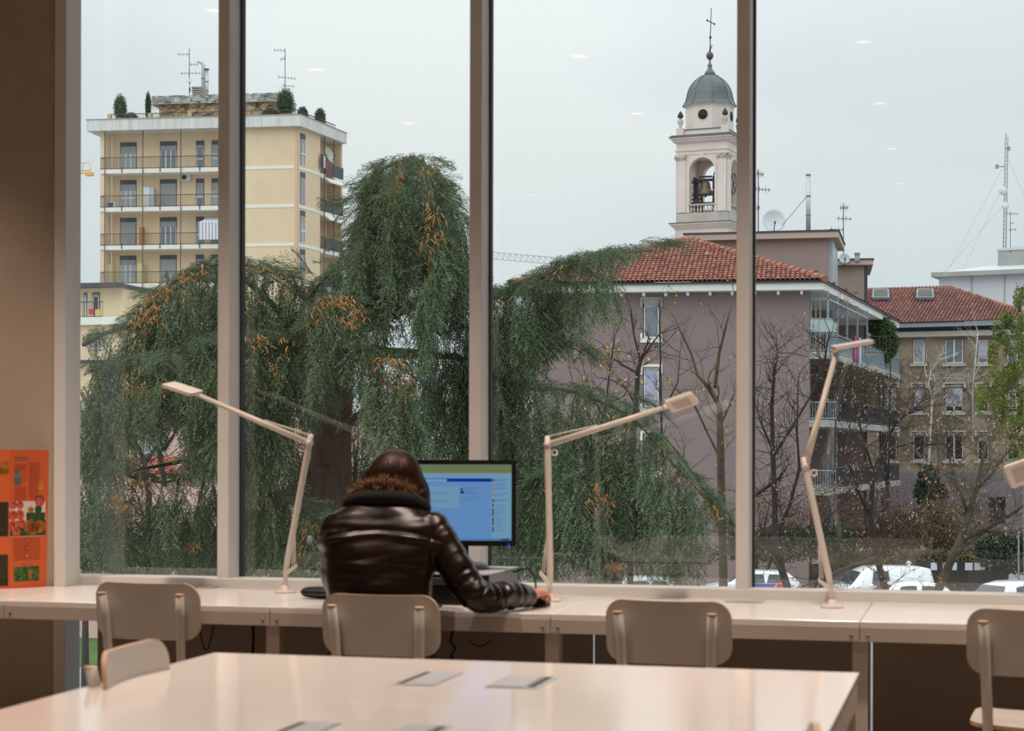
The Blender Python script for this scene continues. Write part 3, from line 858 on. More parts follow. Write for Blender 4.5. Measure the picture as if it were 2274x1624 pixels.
cuffm = M('knit_cuff', (44, 30, 26), 0.8, bump=0.6, bscale=300)
for A_ in (ARM_R, ARM_L):
    a, c = Vector(A_[-2]), Vector(A_[-1])
    u = (c - a).normalized()
    m = MB(); m.tube([c - u*0.036, c - u*0.030, c - u*0.012, c - u*0.002, c + u*0.002], [0.036, 0.0405, 0.0400, 0.0375, 0.031], 20)
    o = m.build('cuff', cuffm, jk)
# hip rib of the jacket
m = MB(); P = []
for z, k in ((0.49, 0.98), (0.50, 1.02), (0.53, 1.03), (0.555, 1.01)):
    P.append([(-0.012 + 0.186*k*math.cos(2*math.pi*j/40), 0.0 + 0.127*k*math.sin(2*math.pi*j/40), z) for j in range(40)])
m.grid(P, closed=True); m.build('waistband', cuffm, jk)
# dark lining of the collar, then the fur trim
lining = M('collar_lining', (14, 11, 10), 0.9)
LIN = [(0.0, 0.028, 1.146), (-0.075, 0.048, 1.142), (-0.124, 0.11, 1.122), (-0.105, 0.175, 1.10), (0.0, 0.215, 1.085), (0.11, 0.19, 1.09), (0.135, 0.125, 1.108), (0.085, 0.05, 1.138)]
FUR = [(0.012, 0.040, 1.192), (-0.060, 0.060, 1.183), (-0.102, 0.125, 1.158), (-0.085, 0.19, 1.13), (0.01, 0.235, 1.105), (0.09, 0.205, 1.105), (0.118, 0.150, 1.118), (0.088, 0.070, 1.168)]
def loop(pts, n=8):
    k = len(pts); out = []
    P = [pts[(i-1) % k] for i in range(k+3)]
    for i in range(1, k+1):
        for q in range(n):
            t = q/n; a, b_, c, d = P[i-1], P[i], P[(i+1)], P[(i+2) % (k+3)]
            out.append(tuple(0.5*((2*y) + (-x+z)*t + (2*x-5*y+4*z-w)*t*t + (-x+3*y-3*z+w)*t**3) for x, y, z, w in zip(a, b_, c, d)))
    return out
lp = loop(LIN); m = MB(); m.tube(lp + [lp[0]], 0.027, 12, caps=False); m.build('collar', lining, jk)
fp = loop(FUR); furm = M('fur', (146, 112, 70), 0.8, var=0.5, scale=30, c2=(84, 54, 28), attr='tint')
m = MB(); m.tube(fp + [fp[0]], 0.020, 12, caps=False); fb = m.build('fur_trim', M('fur_base', (84, 52, 30), 0.9), jk)
rs = np.random.RandomState(3)
fpa = np.array(fp); N = 5200
idx = rs.randint(0, len(fpa), N); nxt = fpa[(idx+1) % len(fpa)]
ax = nxt - fpa[idx]; ax /= np.linalg.norm(ax, axis=1)[:, None] + 1e-9
base = fpa[idx] + (nxt - fpa[idx])*rs.rand(N, 1)
rd = rs.normal(size=(N, 3)); rd -= ax*(rd*ax).sum(1)[:, None]; rd /= np.linalg.norm(rd, axis=1)[:, None]
tip = base + rd*(0.030 + 0.010*rs.rand(N, 1)) + rs.normal(size=(N, 3))*0.007 + np.array([0, 0, -0.006])
sd = np.cross(rd, rs.normal(size=(N, 3))); sd /= np.linalg.norm(sd, axis=1)[:, None]
root = base + rd*0.015
V = np.stack([root - sd*0.0018, root + sd*0.0018, tip], 1).reshape(-1, 3)
tint = np.repeat(0.45 + 0.9*rs.rand(N, 1), 3, 0)*np.array([1, 1, 1])
tag(np_mesh('fur_hair', V, np.arange(N*3).reshape(-1, 3), furm, fb, tint, org=(0, 0, 0)), kind='stuff')

# hair: a layered bob falling forward over the right shoulder
hairm = M('hair', (74, 34, 18), 0.6, var=0.7, scale=11, c2=(14, 7, 5), stretch=(9, 9, 0.4), bump=0.6, bscale=26, spec=0.22)
strm = M('hair_strand', (92, 44, 22), 0.45, var=0.4, scale=20, c2=(40, 18, 10), attr='tint', spec=0.5)
HR = [(997.5, 868, 872, 0.175, 0.006), (1001, 853, 889, 0.172, 0.036), (1008, 842, 903, 0.168, 0.060), (1020, 830, 915, 0.165, 0.080), (1036, 817, 923, 0.163, 0.094), (1056, 803, 930, 0.163, 0.100), (1078, 797, 941, 0.162, 0.102), (1100, 806, 946, 0.160, 0.098), (1122, 838, 946, 0.158, 0.080), (1138, 880, 941, 0.158, 0.05)]
P = []
for py, xl, xr, yc, hy in curve(HR, 5):
    s = 626.0; z = CAM_H - (py - 1000)/s; cx = ((xl + xr)/2 - 850)/s; hx = max(0.002, (xr - xl)/2/s)
    row = []
    for j in range(72):
        a = 2*math.pi*j/72
        k = 1 + 0.030*noise.noise(Vector((math.cos(a)*9, math.sin(a)*9, z*2.2))) + 0.018*noise.noise(Vector((math.cos(a)*24, math.sin(a)*24, z*4)))
        row.append((cx + hx*k*math.cos(a), yc + hy*k*math.sin(a), z))
    P.append(row)
m = MB(); m.grid(P, closed=True); m.add(P[0], [tuple(range(71, -1, -1))]); m.add(P[-1], [tuple(range(72))])
hair = m.build('hair', hairm, person)
N = 2600; Pn = np.array([[tuple(q) for q in row] for row in P]); ns = []; nf = []; tn = []
for i in range(N):                                       # loose strands lying on the bob
    j = rs.randint(72); r0 = rs.randint(4, 20); r1 = min(len(P)-1, r0 + rs.randint(14, 30))
    cx0 = Pn[:, :, :].mean(1)
    prev = None; h_ = rs.rand()**2
    for r in range(r0, r1, 3):
        q = Pn[r, j]; o = q - cx0[r]; o[2] = 0; o /= np.linalg.norm(o) + 1e-6
        q = q + o*(0.0015 + 0.004*rs.rand()*(r-r0)/(r1-r0)) ; t = np.array([-o[1], o[0], 0])*0.0011
        ns += [q - t, q + t]; tn += [0.25 + 1.1*h_]*2
        if prev is not None:
            k = len(ns) - 4; nf += [(k, k+1, k+3), (k, k+3, k+2)]
        prev = q
tag(np_mesh('strand', np.array(ns), np.array(nf), strm, hair, np.array(tn)[:, None]*np.ones((1, 3)), org=(0, 0, 0)), kind='stuff')

# jeans and shoes
jean = M('denim', (44, 58, 92), 0.8, var=0.2, scale=20)
b = MB()
b.ell((-0.005, 0.0, 0.535), (0.175, 0.125, 0.082), 18, 10)
for s in (-1, 1):
    limb(b, [(s*0.09, 0.0, 0.54), (s*0.10, 0.22, 0.535), (s*0.10, 0.42, 0.512)], [0.092, 0.083, 0.066])
    limb(b, [(s*0.10, 0.42, 0.505), (s*0.10, 0.40, 0.34), (s*0.10, 0.34, 0.11)], [0.064, 0.060, 0.048])
finish('jeans', remeshed(b, 0.009, 4), jean, person)
for s in (-1, 1):
    m = MB(); m.ell((s*0.105, 0.40, 0.05), (0.047, 0.135, 0.05), 14, 8)
    for i, q in enumerate(m.v): m.v[i] = (q[0], q[1], max(q[2], 0.002))
    m.build('shoe', leather_b, person)

# mouse under the right hand
mw = person.matrix_basis @ Vector((0.588, 0.285, 0))
R_ = Matrix.Rotation(TH - 0.55, 3, 'Z')
mo = Vector((pl.x, pl.y, 0)) + Matrix.Rotation(TH, 3, 'Z') @ Vector((0.556, 0.345, 0)); mo.z = ZD
mouse = thing('mouse', 'black computer mouse under the hand by the desk lamp', 'mouse', mo)
m = MB(); m.ell((0, 0, 0), (0.029, 0.052, 0.032), 18, 12)
m.v = [tuple(mo + R_ @ Vector((q[0], q[1], 0)) + Vector((0, 0, 0.0006 + max(0.0, q[2]*0.95)))) for q in m.v]
m.build('shell', plastic, mouse)
m = MB(); m.lathe([(0, -0.004), (0.007, -0.004), (0.007, 0.004), (0, 0.004)], mo + R_ @ Vector((0, 0.032, 0)) + Vector((0,0,0.0255)), 12, R=R_ @ Matrix.Rotation(math.pi/2, 3, 'Y')); m.build('wheel', plastic2, mouse)

# ================================================================ OUTSIDE: GROUND AND BUILDINGS
ZG = -5.0
class Face:
    """vertical facade from A to B (left to right as seen), n points out of the wall"""
    def __init__(s, A, B):
        s.A = Vector((A.x, A.y, 0)); d = Vector((B.x - A.x, B.y - A.y, 0)); s.W = d.length; s.ex = d.normalized()
        s.n = Vector((s.ex.y, -s.ex.x, 0))
    def P(s, a, o, z): return s.A + s.ex*a + s.n*o + Vector((0, 0, z))
    def sz(s, px, py, o=0.0):
        r = ray(px, py); A = s.A + s.n*o
        t = (A - CAM).dot(s.n)/r.dot(s.n); q = CAM + r*t
        return (q - s.A).dot(s.ex), q.z
    def box(s, mb, a0, a1, o0, o1, z0, z1, mi=0):
        ps = [s.P(a, o, z) for z in (z0, z1) for a, o in ((a0,o1),(a1,o1),(a1,o0),(a0,o0))]
        mb.add(ps, ((3,2,1,0),(4,5,6,7),(0,1,5,4),(1,2,6,5),(2,3,7,6),(3,0,4,7)), mi); return mb
    def pbox(s, mb, x0, y0, x1, y1, o0, o1, mi=0):
        a0, z1 = s.sz(x0, y0, o1); a1, z0 = s.sz(x1, y1, o1)
        return s.box(mb, a0, a1, o0, o1, z0, z1, mi)
    def back(s, dep): return Face(s.P(s.W, -dep, 0), s.P(0, -dep, 0))
def foot(mb, pts, z0, z1, mi=0):
    return mb.prism([Vector((p.x, p.y, z0)) for p in pts], (0, 0, z1 - z0), mi)
def rail(F, a0, a1, o, z0, z1, parent, mat, step=0.13, name='railing', t=0.02):
    m = MB(); F.box(m, a0, a1, o-0.03, o+0.03, z1-0.05, z1); F.box(m, a0, a1, o-0.02, o+0.02, z0+0.06, z0+0.10)
    n = max(2, int((a1-a0)/step))
    for i in range(n+1):
        a = lerp(a0, a1, i/n); F.box(m, a-t/2, a+t/2, o-t/2, o+t/2, z0, z1-0.05)
    return tag(m.build(name, mat, parent), kind='stuff')

asph = M('asphalt', (142, 142, 144), 0.85, var=0.2, scale=0.3)
grassm = M('lawn_grass', (78, 112, 48), 0.9, var=0.4, scale=0.8)
struct(MB().bb(-400, 400, 7.6, 700, ZG - 0.3, ZG).build('ground', asph))
m = MB(); m.prism([at_z(-200, 1500, ZG), at_z(230, 1478, ZG), at_z(330, 1400, ZG), at_z(-200, 1420, ZG)], (0, 0, 0.04))
tag(m.build('lawn', grassm), 'green strip of grass beside the pavement below the window', 'grass', kind='stuff')

cream = M('cream_render', (234, 209, 174), 0.85, var=0.06, scale=0.6)
cream_s = M('cream_loggia', (224, 202, 168), 0.85, var=0.06, scale=0.6)
conc = M('white_concrete', (226, 224, 218), 0.8, var=0.22, scale=1.2, stretch=(3, 3, 0.35))
band = M('white_band', (240, 236, 224), 0.8)
irond = M('dark_iron', (72, 73, 78), 0.5)
shut = M('roller_shutter', (164, 166, 168), 0.6, var=0.08, scale=20, stretch=(0.1, 0.1, 6))
shbox = M('shutter_box', (84, 90, 102), 0.6)
pvc = M('white_frame', (232, 234, 234), 0.4)
pane_m = M('far_pane', (134, 144, 150), 0.1, var=0.3, scale=0.5, spec=0.8)
pane_l = M('curtained_pane', (176, 184, 188), 0.3, var=0.15, scale=3)
pane_d = M('dark_pane', (44, 50, 58), 0.08, spec=0.8)
greyconc = M('grey_concrete', (176, 174, 168), 0.85, var=0.2, scale=0.8)
tvine = M('bare_vine', (72, 58, 52), 0.9)
leafd = M('leaf_dark', (58, 84, 50), 0.7, var=0.4, scale=2, attr='tint')
leafg = M('leaf_green', (72, 100, 48), 0.7, var=0.4, scale=2, attr='tint')
terr = M('terracotta', (176, 92, 66), 0.8)
steelw = M('galvanised', (196, 200, 204), 0.4, metal=0.3)
whitep = M('dish_white', (222, 224, 226), 0.5)

def window(F, parent, a0, a1, z0, z1, o, drop=0.3, stiles=2, box=0.24, midrail=0.0, pane=None, fr=None, boxm=None, shm=None):
    """balcony door or window: shutter box on top, a roller shutter let down by `drop`, pane and stiles"""
    m = MB(); F.box(m, a0, a1, o - 0.05, o + 0.02, z0, z1); w = m.build('window', fr or shbox, parent)
    zb = z1 - box*(z1 - z0)*0 - box
    if box > 0: m = MB(); F.box(m, a0 + 0.01, a1 - 0.01, o + 0.02, o + 0.05, zb, z1); m.build('shutter_box', boxm or shbox, w)
    zs = zb - drop*(zb - z0)
    if drop > 0.01: m = MB(); F.box(m, a0 + 0.06, a1 - 0.06, o + 0.02, o + 0.04, zs, zb); m.build('shutter', shm or shut, w)
    if drop < 0.98:
        m = MB(); F.box(m, a0 + 0.06, a1 - 0.06, o + 0.02, o + 0.03, z0, zs); m.build('pane', pane or pane_m, w)
        m = MB(); wd = a1 - a0 - 0.12
        for i in range(stiles + 2):
            c = a0 + 0.06 + wd*i/(stiles + 1); k = 0.045 if 0 < i < stiles + 1 else 0.03
            F.box(m, max(a0+0.05, c - k), min(a1-0.05, c + k), o + 0.03, o + 0.055, z0, zs)
        F.box(m, a0 + 0.05, a1 - 0.05, o + 0.03, o + 0.056, z0, z0 + 0.06)
        if midrail: F.box(m, a0 + 0.05, a1 - 0.05, o + 0.03, o + 0.057, z0 + midrail - 0.05, z0 + midrail + 0.05)
        m.build('sash', pvc, w)
    return w

def leafcloud(name, mat, blobs, n, size, seed, parent=None, hang=0.0, flat=1.0, org=None):
    """leaf blades scattered through ellipsoids, thicker towards their skins"""
    r = np.random.RandomState(seed)
    vol = np.array([b[3]*b[4]*b[5] for b in blobs])**0.67; cnt = np.maximum(8, (n*vol/vol.sum()).astype(int))
    C = []
    for b, k in zip(blobs, cnt):
        d = r.normal(size=(k, 3)); d /= np.linalg.norm(d, axis=1)[:, None]
        rad = (0.35 + 0.65*r.rand(k, 1)**0.45)*(1 + 0.12*r.normal(size=(k, 1)))
        C.append(np.array(b[:3]) + d*rad*np.array(b[3:6]))
    C = np.concatenate(C); k = len(C)
    u = r.normal(size=(k, 3)); u[:, 2] = u[:, 2]*flat - hang; u /= np.linalg.norm(u, axis=1)[:, None]
    w = np.cross(u, r.normal(size=(k, 3))); w /= np.linalg.norm(w, axis=1)[:, None] + 1e-9
    s = size*(0.6 + 0.8*r.rand(k, 1))
    V = np.stack([C - u*s*0.5, C + w*s*0.28, C + u*s*0.6, C - w*s*0.28], 1).reshape(-1, 3)
    i = np.arange(k)*4
    T = np.concatenate([np.stack([i, i+1, i+2], 1), np.stack([i, i+2, i+3], 1)])
    t = 0.65 + 0.7*r.rand(k, 1); col = np.repeat(t*np.c_[np.ones((k, 1)), np.ones((k, 1)), 0.85 + 0.3*r.rand(k, 1)], 4, 0)
    return tag(np_mesh(name, V, T, mat, parent, col, org=org), kind='stuff')
def shrub(name, label, p, h, w, mat, n, size, seed, cat='shrub', group=None, pot=None, pts=None):
    t = thing(name, label, cat, p, group)
    m = MB(); m.tube([p, p + Vector((0, 0, h*0.6))], [0.06*w + 0.02, 0.03], 6); m.build('stem', tvine, t)
    if pot: m = MB(); m.lathe([(w*0.30, 0), (w*0.36, 0.35), (w*0.30, 0.35)], p, 10); m.build('pot', terr, t)
    bl = pts or [(p.x, p.y, p.z + h*0.52, w/2, w/2, h*0.5)]
    leafcloud('foliage', mat, bl, n, size, seed, t)
    return t
def antenna(label, px, y0, y1, d, bars, r=0.03, group=None, cat='antenna'):
    """mast with crosswise aerials: bars = (y, x0, x1, dy) in the photo's pixels at the mast's depth"""
    b, tp = at_d(px, y1, d), at_d(px, y0, d)
    t = thing('antenna', label, cat, b, group)
    m = MB(); m.tube([b, tp], r, 6); m.build('mast', irond, t)
    for (y, x0, x1, dy, k) in bars:
        p, q = at_d(x0, y - dy, d), at_d(x1, y + dy, d)
        m = MB(); m.tube([p, q], r*0.6, 5)
        for i in range(k):
            c = lerp(p, q, (i + 0.5)/k); h = 0.16 if i % 2 else 0.26
            m.tube([c + FWD*h - UP*0.02, c - FWD*h + UP*0.06], r*0.35, 4); m.tube([c + UP*h*0.7, c - UP*h*0.7], r*0.35, 4)
        m.build('aerial', irond, t)
    return t
def dish(label, px, py, r, d, mat=None, face=None, group='satellite dishes'):
    c = at_d(px, py, d); R_m = r/FPX*d
    t = thing('satellite_dish', label, 'satellite dish', c, None)
    f = (face or (-FWD + UP*0.35 + RGT*0.1)).normalized(); q = f.to_track_quat('Z', 'Y').to_matrix()
    pr = [(R_m*k/6, 0.22*R_m*(k/6)**2) for k in range(7)]
    m = MB(); m.lathe(pr + [(R_m*1.01, 0.21*R_m), (R_m*0.5, 0.02*R_m - 0.03), (0, -0.03)], c, 24, R=q); m.build('reflector', mat or whitep, t)
    m = MB(); m.tube([c + q @ Vector((0, -R_m*0.9, 0.2*R_m)), c + q @ Vector((0, -R_m*0.35, R_m*0.75))], 0.025, 5); m.box(c + q @ Vector((0, -R_m*0.33, R_m*0.78)), (0.09, 0.09, 0.14)); m.build('feed_arm', irond, t)
    m = MB(); m.tube([c - f*0.05, c - UP*R_m*1.55 - f*0.1], 0.035, 6); m.build('bracket', irond, t)
    return t

# ---------------------------------------------------------------- tall cream apartment block on the left
A, B, C = at_d(222, 600, 152.5), at_d(660, 600, 150.0), at_d(760, 600, 158.2)
F1, F2 = Face(A, B), Face(B, C)
apt = thing('apartment_building', 'tall cream apartment block with balconies and a planted roof terrace', 'building', (lerp(A, C, 0.5).x, lerp(A, C, 0.5).y, ZG))
zt = F1.sz(600, 284)[1]
s5 = F1.sz(508, 400)[0]; s7 = F2.sz(711, 400)[0]
fp_ = [F1.P(0.45, -1.5, 0), F1.P(s5, -1.5, 0), F1.P(s5, 0, 0), F1.P(F1.W, 0, 0), F2.P(s7, 0, 0), F2.P(s7, -1.4, 0), F2.P(F2.W - 0.3, -1.4, 0), F2.P(F2.W - 0.3, -12, 0), F1.P(0.45, -14, 0)]
m = MB(); foot(m, fp_, ZG, zt); m.build('wall', cream, apt)
m = MB(); F1.box(m, 0, 0.42, -1.5, 0, ZG, zt); m.build('side_wall', cream, apt)
m = MB(); F2.box(m, F2.W - 0.28, F2.W, -1.4, 0, ZG, zt); m.build('side_wall', cream, apt)
zp0, zp1 = F1.sz(600, 281, 0.6)[1], F1.sz(600, 256.5, 0.6)[1]
m = MB(); foot(m, [F1.P(-0.95, 0.6, 0), F1.P(F1.W + 0.40, 0.6, 0), F2.P(F2.W + 0.1, 0.35, 0), F2.P(F2.W + 0.1, -12.5, 0), F1.P(-0.95, -14.5, 0)], zp0, zp1); m.build('parapet', conc, apt)
m = MB(); foot(m, [F1.P(-1.0, 0.65, 0), F1.P(F1.W + 0.43, 0.65, 0), F2.P(F2.W + 0.15, 0.4, 0), F2.P(F2.W + 0.1, -12.6, 0), F1.P(-1.0, -14.6, 0)], zp1 + 0.001, zp1 + 0.07); m.build('coping', greyconc, apt)
FL = []
for k in range(7):
    y = 372 + 85.4*k
    FL.append(F1.sz(480, y)[1])
H = FL[0] - FL[1]
cols = [(267, 303.5), (355.5, 393), (435.5, 453.5), (470, 489)]
drops = {(0,0): .28, (0,1): .20, (0,2): .12, (0,3): .32, (1,0): .25, (1,1): 1, (1,2): .55, (1,3): .3, (2,0): 1, (2,1): .22, (2,2): .2, (2,3): .2, (3,0): .2, (3,1): .62, (3,2): .3, (3,3): 1, (4,0): .18, (4,1): 1}
slabm = M('balcony_edge', (238, 232, 222), 0.8)
for k in range(7):
    zf = FL[k]
    m = MB(); F1.box(m, 0.05, s5 + 0.0, -1.5, 0.12, zf - 0.34, zf); m.build('balcony_slab', slabm, apt)
    rail(F1, 0.06, s5, 0.07, zf, zf + 1.0, apt, irond, 0.125)
    for (cx_, cx2) in ((270, 272), (355, 357), (443, 445)):
        a = F1.sz(cx_, 380, 0.1)[0]; m = MB(); F1.box(m, a, a + 0.07, 0.12, 0.17, zf - 0.28, zf + 0.15); m.build('bracket', irond, apt)
    for c, (x0, x1) in enumerate(cols):
        a0, a1 = F1.sz(x0, 340, -1.5)[0], F1.sz(x1, 340, -1.5)[0]
        window(F1, apt, a0, a1, zf + 0.02, zf + 2.48, -1.5, drops.get((k, c), 0.4), 2 if c < 2 else 0, 0.36, 0.95 if (k in (1,) or c > 1) else 0.0, pane_l if (k*3 + c) % 3 == 0 else pane_m)
    # plain bands
    m = MB(); F1.box(m, s5 + 0.02, F1.W - 0.25, 0.0, 0.035, zf - 0.22, zf + 0.03); m.build('band', band, apt)
    m = MB(); F2.box(m, 0.18, s7 - 0.02, 0.0, 0.035, zf - 0.22, zf + 0.03); m.build('band', band, apt)
    # side elevation
    a0, a1 = F2.sz(666.5, 340)[0], F2.sz(677.5, 340)[0]
    window(F2, apt, a0, a1, zf + 0.10, zf + 2.75, 0.0, (0.18, 1, 0.22, 1, 0.3, 1, 0.5)[k], 1, 0.45, 1.0, pane_m)
    m = MB(); F2.box(m, s7, F2.W - 0.02, -1.4, 0.14, zf - 0.34, zf); m.build('balcony_slab', slabm, apt)
    m = MB(); F2.box(m, s7 + 0.9, F2.W - 0.05, 0.05, 0.11, zf + 0.04, zf + 1.02); m.build('balcony_screen', irond, apt)
    rail(F2, s7 + 0.02, s7 + 0.9, 0.08, zf, zf + 1.02, apt, irond, 0.12)
    window(F2, apt, s7 + 0.9, s7 + 2.0, zf + 0.02, zf + 2.3, -1.4, (0.2, .7, .8, .4, 1, 1, 1)[k], 0, 0.4)
    if k in (1, 2): m = MB(); ps = [F2.P(s7 + 0.5, 0.15, zf + H - 0.36), F2.P(F2.W - 0.4, 0.15, zf + H - 0.36), F2.P(F2.W - 0.4, 0.7, zf + H - 0.75), F2.P(s7 + 0.5, 0.7, zf + H - 0.75)]; m.prism(ps, (0, 0, 0.12)); m.build('folded_awning', slabm, apt)
m = MB(); F1.box(m, F1.W - 0.22, F1.W, -0.01, 0.04, ZG, zt); F2.box(m, 0.0, 0.16, -0.01, 0.04, ZG, zt); m.build('corner_strip', M('corner_pink', (224, 188, 160), 0.85), apt)
for px in (232.5, 317, 401.5):
    a = F1.sz(px, 400, 0.2)[0]; m = MB(); m.tube([F1.P(a, 0.2, ZG), F1.P(a, 0.2, zp0)], 0.036, 6); m.build('pole', irond, apt)
for px in (720.5, 741.5):
    a = F2.sz(px, 400, 0.2)[0]; m = MB(); m.tube([F2.P(a, 0.2, ZG), F2.P(a, 0.2, zp0)], 0.036, 6); m.build('pole', irond, apt)
# striped awning let down in front of the third-floor doors
aw0, aw1 = F1.sz(441, 480, 0.4)[0], s5 + 0.1
z0, z1, z2 = FL[2] + 2.45, FL[2] + 1.75, FL[2] + 0.35
aws = M('awning_grey', (178, 180, 186), 0.8); aww = M('awning_white', (232, 232, 234), 0.8)
m = MB(); n_ = 18
for i in range(n_):
    b0, b1 = lerp(aw0, aw1, i/n_), lerp(aw0, aw1, (i+1)/n_)
    c0, c1 = b0 + 0.35*(1 - i/n_), b1 + 0.35*(1 - (i+1)/n_)
    m.prism([F1.P(b0, 0.42, z1), F1.P(b1, 0.42, z1), F1.P(c1, -1.3, z2 + 2.1), F1.P(c0, -1.3, z2 + 2.1)], (0, 0, 0.02), i % 2)
    m.prism([F1.P(b0, 0.43, z2), F1.P(b1, 0.43, z2), F1.P(b1, 0.43, z1), F1.P(b0, 0.43, z1)], F1.n*0.02, i % 2)
m.build('awning', [aws, aww], apt)
# roof storey with creeper
R0, R1 = F1.sz(336, 240, -4)[0], F1.sz(622, 240, -4)[0]
zr = F1.sz(480, 209, -4)[1]; zr2 = F1.sz(480, 229, -4)[1]
m = MB(); F1.box(m, R0 + 0.6, R1 - 0.6, -11, -4.2, zp1, zr2 + 0.1); m.build('roof_storey', M('tan_render', (206, 178, 140), 0.9, var=0.25, scale=1.5), apt)
m = MB(); m.prism([F1.P(R0, -3.8, zr2), F1.P(R1, -3.8, zr2), F1.P(R1, -4.3, zr), F1.P(R0, -4.3, zr)], -F1.n*5); m.build('roof_fascia', greyconc, apt)
rg = random.Random(8); m = MB()
for i in range(260):
    a, z = rg.uniform(R0, R1), rg.uniform(zp1 + 0.3, zr); pts = []
    for j in range(6):
        oo = -3.75 if z > zr2 else -4.15
        pts.append(F1.P(min(max(a, R0), R1), oo - max(0, (z - zr2))*0.45, min(z, zr)))
        a += rg.uniform(-0.5, 0.5); z += rg.uniform(-0.25, 0.35)
    m.tube(pts, 0.013, 3, caps=False)
tag(m.build('creeper', tvine, apt), kind='stuff')
for px in (243, 333, 422):
    a = F1.sz(px, 255, -0.3)[0]; m = MB(); F1.box(m, a - 0.15, a + 0.15, -0.5, -0.2, zp1 + 0.07, zp1 + 0.62); m.build('post', M('tan_post', (190, 166, 132), 0.9), apt)
rail(F1, F1.sz(243, 255, -0.3)[0], F1.W - 0.3, -0.35, zp1 + 0.07, zp1 + 0.62, apt, irond, 0.16)
rail(F2, 0.2, F2.W - 0.4, -0.5, zp1 + 0.07, zp1 + 0.7, apt, irond, 0.16)
ZT = zp1 + 0.07
leafc = M('conifer_green', (74, 98, 62), 0.7, var=0.4, scale=3, c2=(52, 76, 46), attr='tint')
for (px, py, w, h, n, sd, lab) in ((267, 262, 0.95, 1.75, 1500, 1, 'round-topped clipped conifer on the roof terrace of the cream tower'), (329, 262, 0.42, 1.85, 800, 2, 'narrow pointed cypress on the roof terrace of the cream tower'), (634, 254, 1.25, 1.85, 1800, 3, 'broad round conifer at the roof corner of the cream tower'), (672, 254, 0.8, 1.0, 700, 4, 'small bush on the roof of the cream tower'), (710.5, 276, 0.85, 1.35, 1100, 5, 'egg-shaped conifer near the right end of the roof terrace'), (289, 264, 1.1, 0.6, 500, 6, 'low spreading bush beside the round-topped roof conifer'), (601, 256, 1.2, 0.65, 600, 7, 'low bush left of the broad roof conifer')):
    F = F1 if px < 655 else F2
    a, _ = F.sz(px, py, -1.1); p = F.P(a, -1.1, ZT)
    shrub('roof_plant', lab, p, h*1.28, w*1.12, leafc, n*4, 0.085, sd, 'shrub', None, True)

# things on that roof
p = F1.P(F1.sz(443, 205, -6)[0], -6, zr)
ch = thing('chimney', 'squat stone chimney with stacked cap slabs on the cream tower', 'chimney', p)
m = MB(); F1.box(m, *[(p - F1.A).dot(F1.ex) + k for k in (-0.5, 0.5)], -6.4, -5.6, zr - 0.4, zr + 0.45); m.build('stack', greyconc, ch)
for k in range(3): m = MB(); F1.box(m, *[(p - F1.A).dot(F1.ex) + q for q in (-0.55, 0.5 - 0.05*k)], -6.45, -5.55, zr + 0.5 + 0.19*k, zr + 0.62 + 0.19*k); m.build('cap_slab', greyconc, ch)
m = MB(); F1.box(m, *[(p - F1.A).dot(F1.ex) + q for q in (-0.35, 0.35)], -6.2, -5.8, zr + 0.45, zr + 1.0); m.build('core', greyconc, ch)
for px, y0, lab, el in ((451.5, 146, 'tall steel flue with a bent top on the cream tower', True), (459, 156, 'straight steel flue with a flat cap on the cream tower', False)):
    b = at_d(px, 232, 158.5); tp = at_d(px, y0, 158.5)
    t = thing('flue_pipe', lab, 'chimney', b)
    m = MB()
    if el: m.tube([b, tp, tp + UP*0.22 - RGT*0.08, tp + UP*0.33 - RGT*0.32, tp + UP*0.34 - RGT*0.52], [0.17, 0.17, 0.17, 0.15, 0.10], 10)
    else: m.tube([b, tp], 0.16, 10)
    m.build('pipe', steelw, t)
    if not el: m = MB(); m.lathe([(0.26, 0.06), (0.26, 0.10), (0, 0.16)], tp, 10); m.build('cap', irond, t)
    m = MB()
    for f in (0.35, 0.62): q = lerp(tp, b, f); m.lathe([(0.185, 0), (0.185, 0.06)], q, 10)
    m.build('collar', irond, t)
antenna('tall television aerial mast beside the chimney on the cream tower', 420.5, 108, 218, 157, [(121, 393, 420, 0, 3), (143.5, 421, 441, 0, 3), (163, 400, 446, 0, 6)])
antenna('television aerial mast above the broad roof conifer', 633, 108, 226, 157, [(112, 607, 634, 0.6, 4), (131, 622, 634, -1.5, 3), (173, 616, 658, 2.2, 6), (191, 626, 655, 1.5, 3)])
dish('white satellite dish on the mast by the chimney of the cream tower', 422, 185.5, 11, 156.6)
a, z = F2.sz(729, 345, 0.1)
dish('large tilted satellite dish on the top side balcony of the cream tower', 729, 345, 19, 156.2, M('dish_grey', (198, 194, 184), 0.5), (-FWD*0.35 + RGT*0.9 + UP*0.3))
ac = F1.sz(413, 394, -1.2)
t = thing('air_conditioner', 'white air conditioner unit on the wall of the cream tower', 'air conditioner', F1.P(ac[0], -1.3, ac[1]))
m = MB(); F1.box(m, ac[0] - 0.37, ac[0] + 0.37, -1.48, -1.15, ac[1] - 0.28, ac[1] + 0.28); m.build('case', whitep, t)
m = MB(); m.lathe([(0.0, 0.0), (0.2, 0.0), (0.2, 0.02), (0, 0.02)], F1.P(ac[0] - 0.14, -1.148, ac[1]), 16, R=F1.n.to_track_quat('Z', 'Y').to_matrix()); m.build('fan', irond, t)
c0, zc = F1.sz(331, 459, -0.7); 
t = thing('cabinet', 'white cupboard standing on a balcony of the cream tower', 'cupboard', F1.P(c0, -0.7, FL[1]))
m = MB(); F1.box(m, c0 - 0.42, c0 + 0.1, -1.1, -0.5, FL[1], FL[1] + 1.72); m.build('body', whitep, t)
m = MB(); F1.box(m, c0 + 0.11, c0 + 0.45, -1.1, -0.55, FL[1], FL[1] + 1.65); m.build('side', steelw, t)
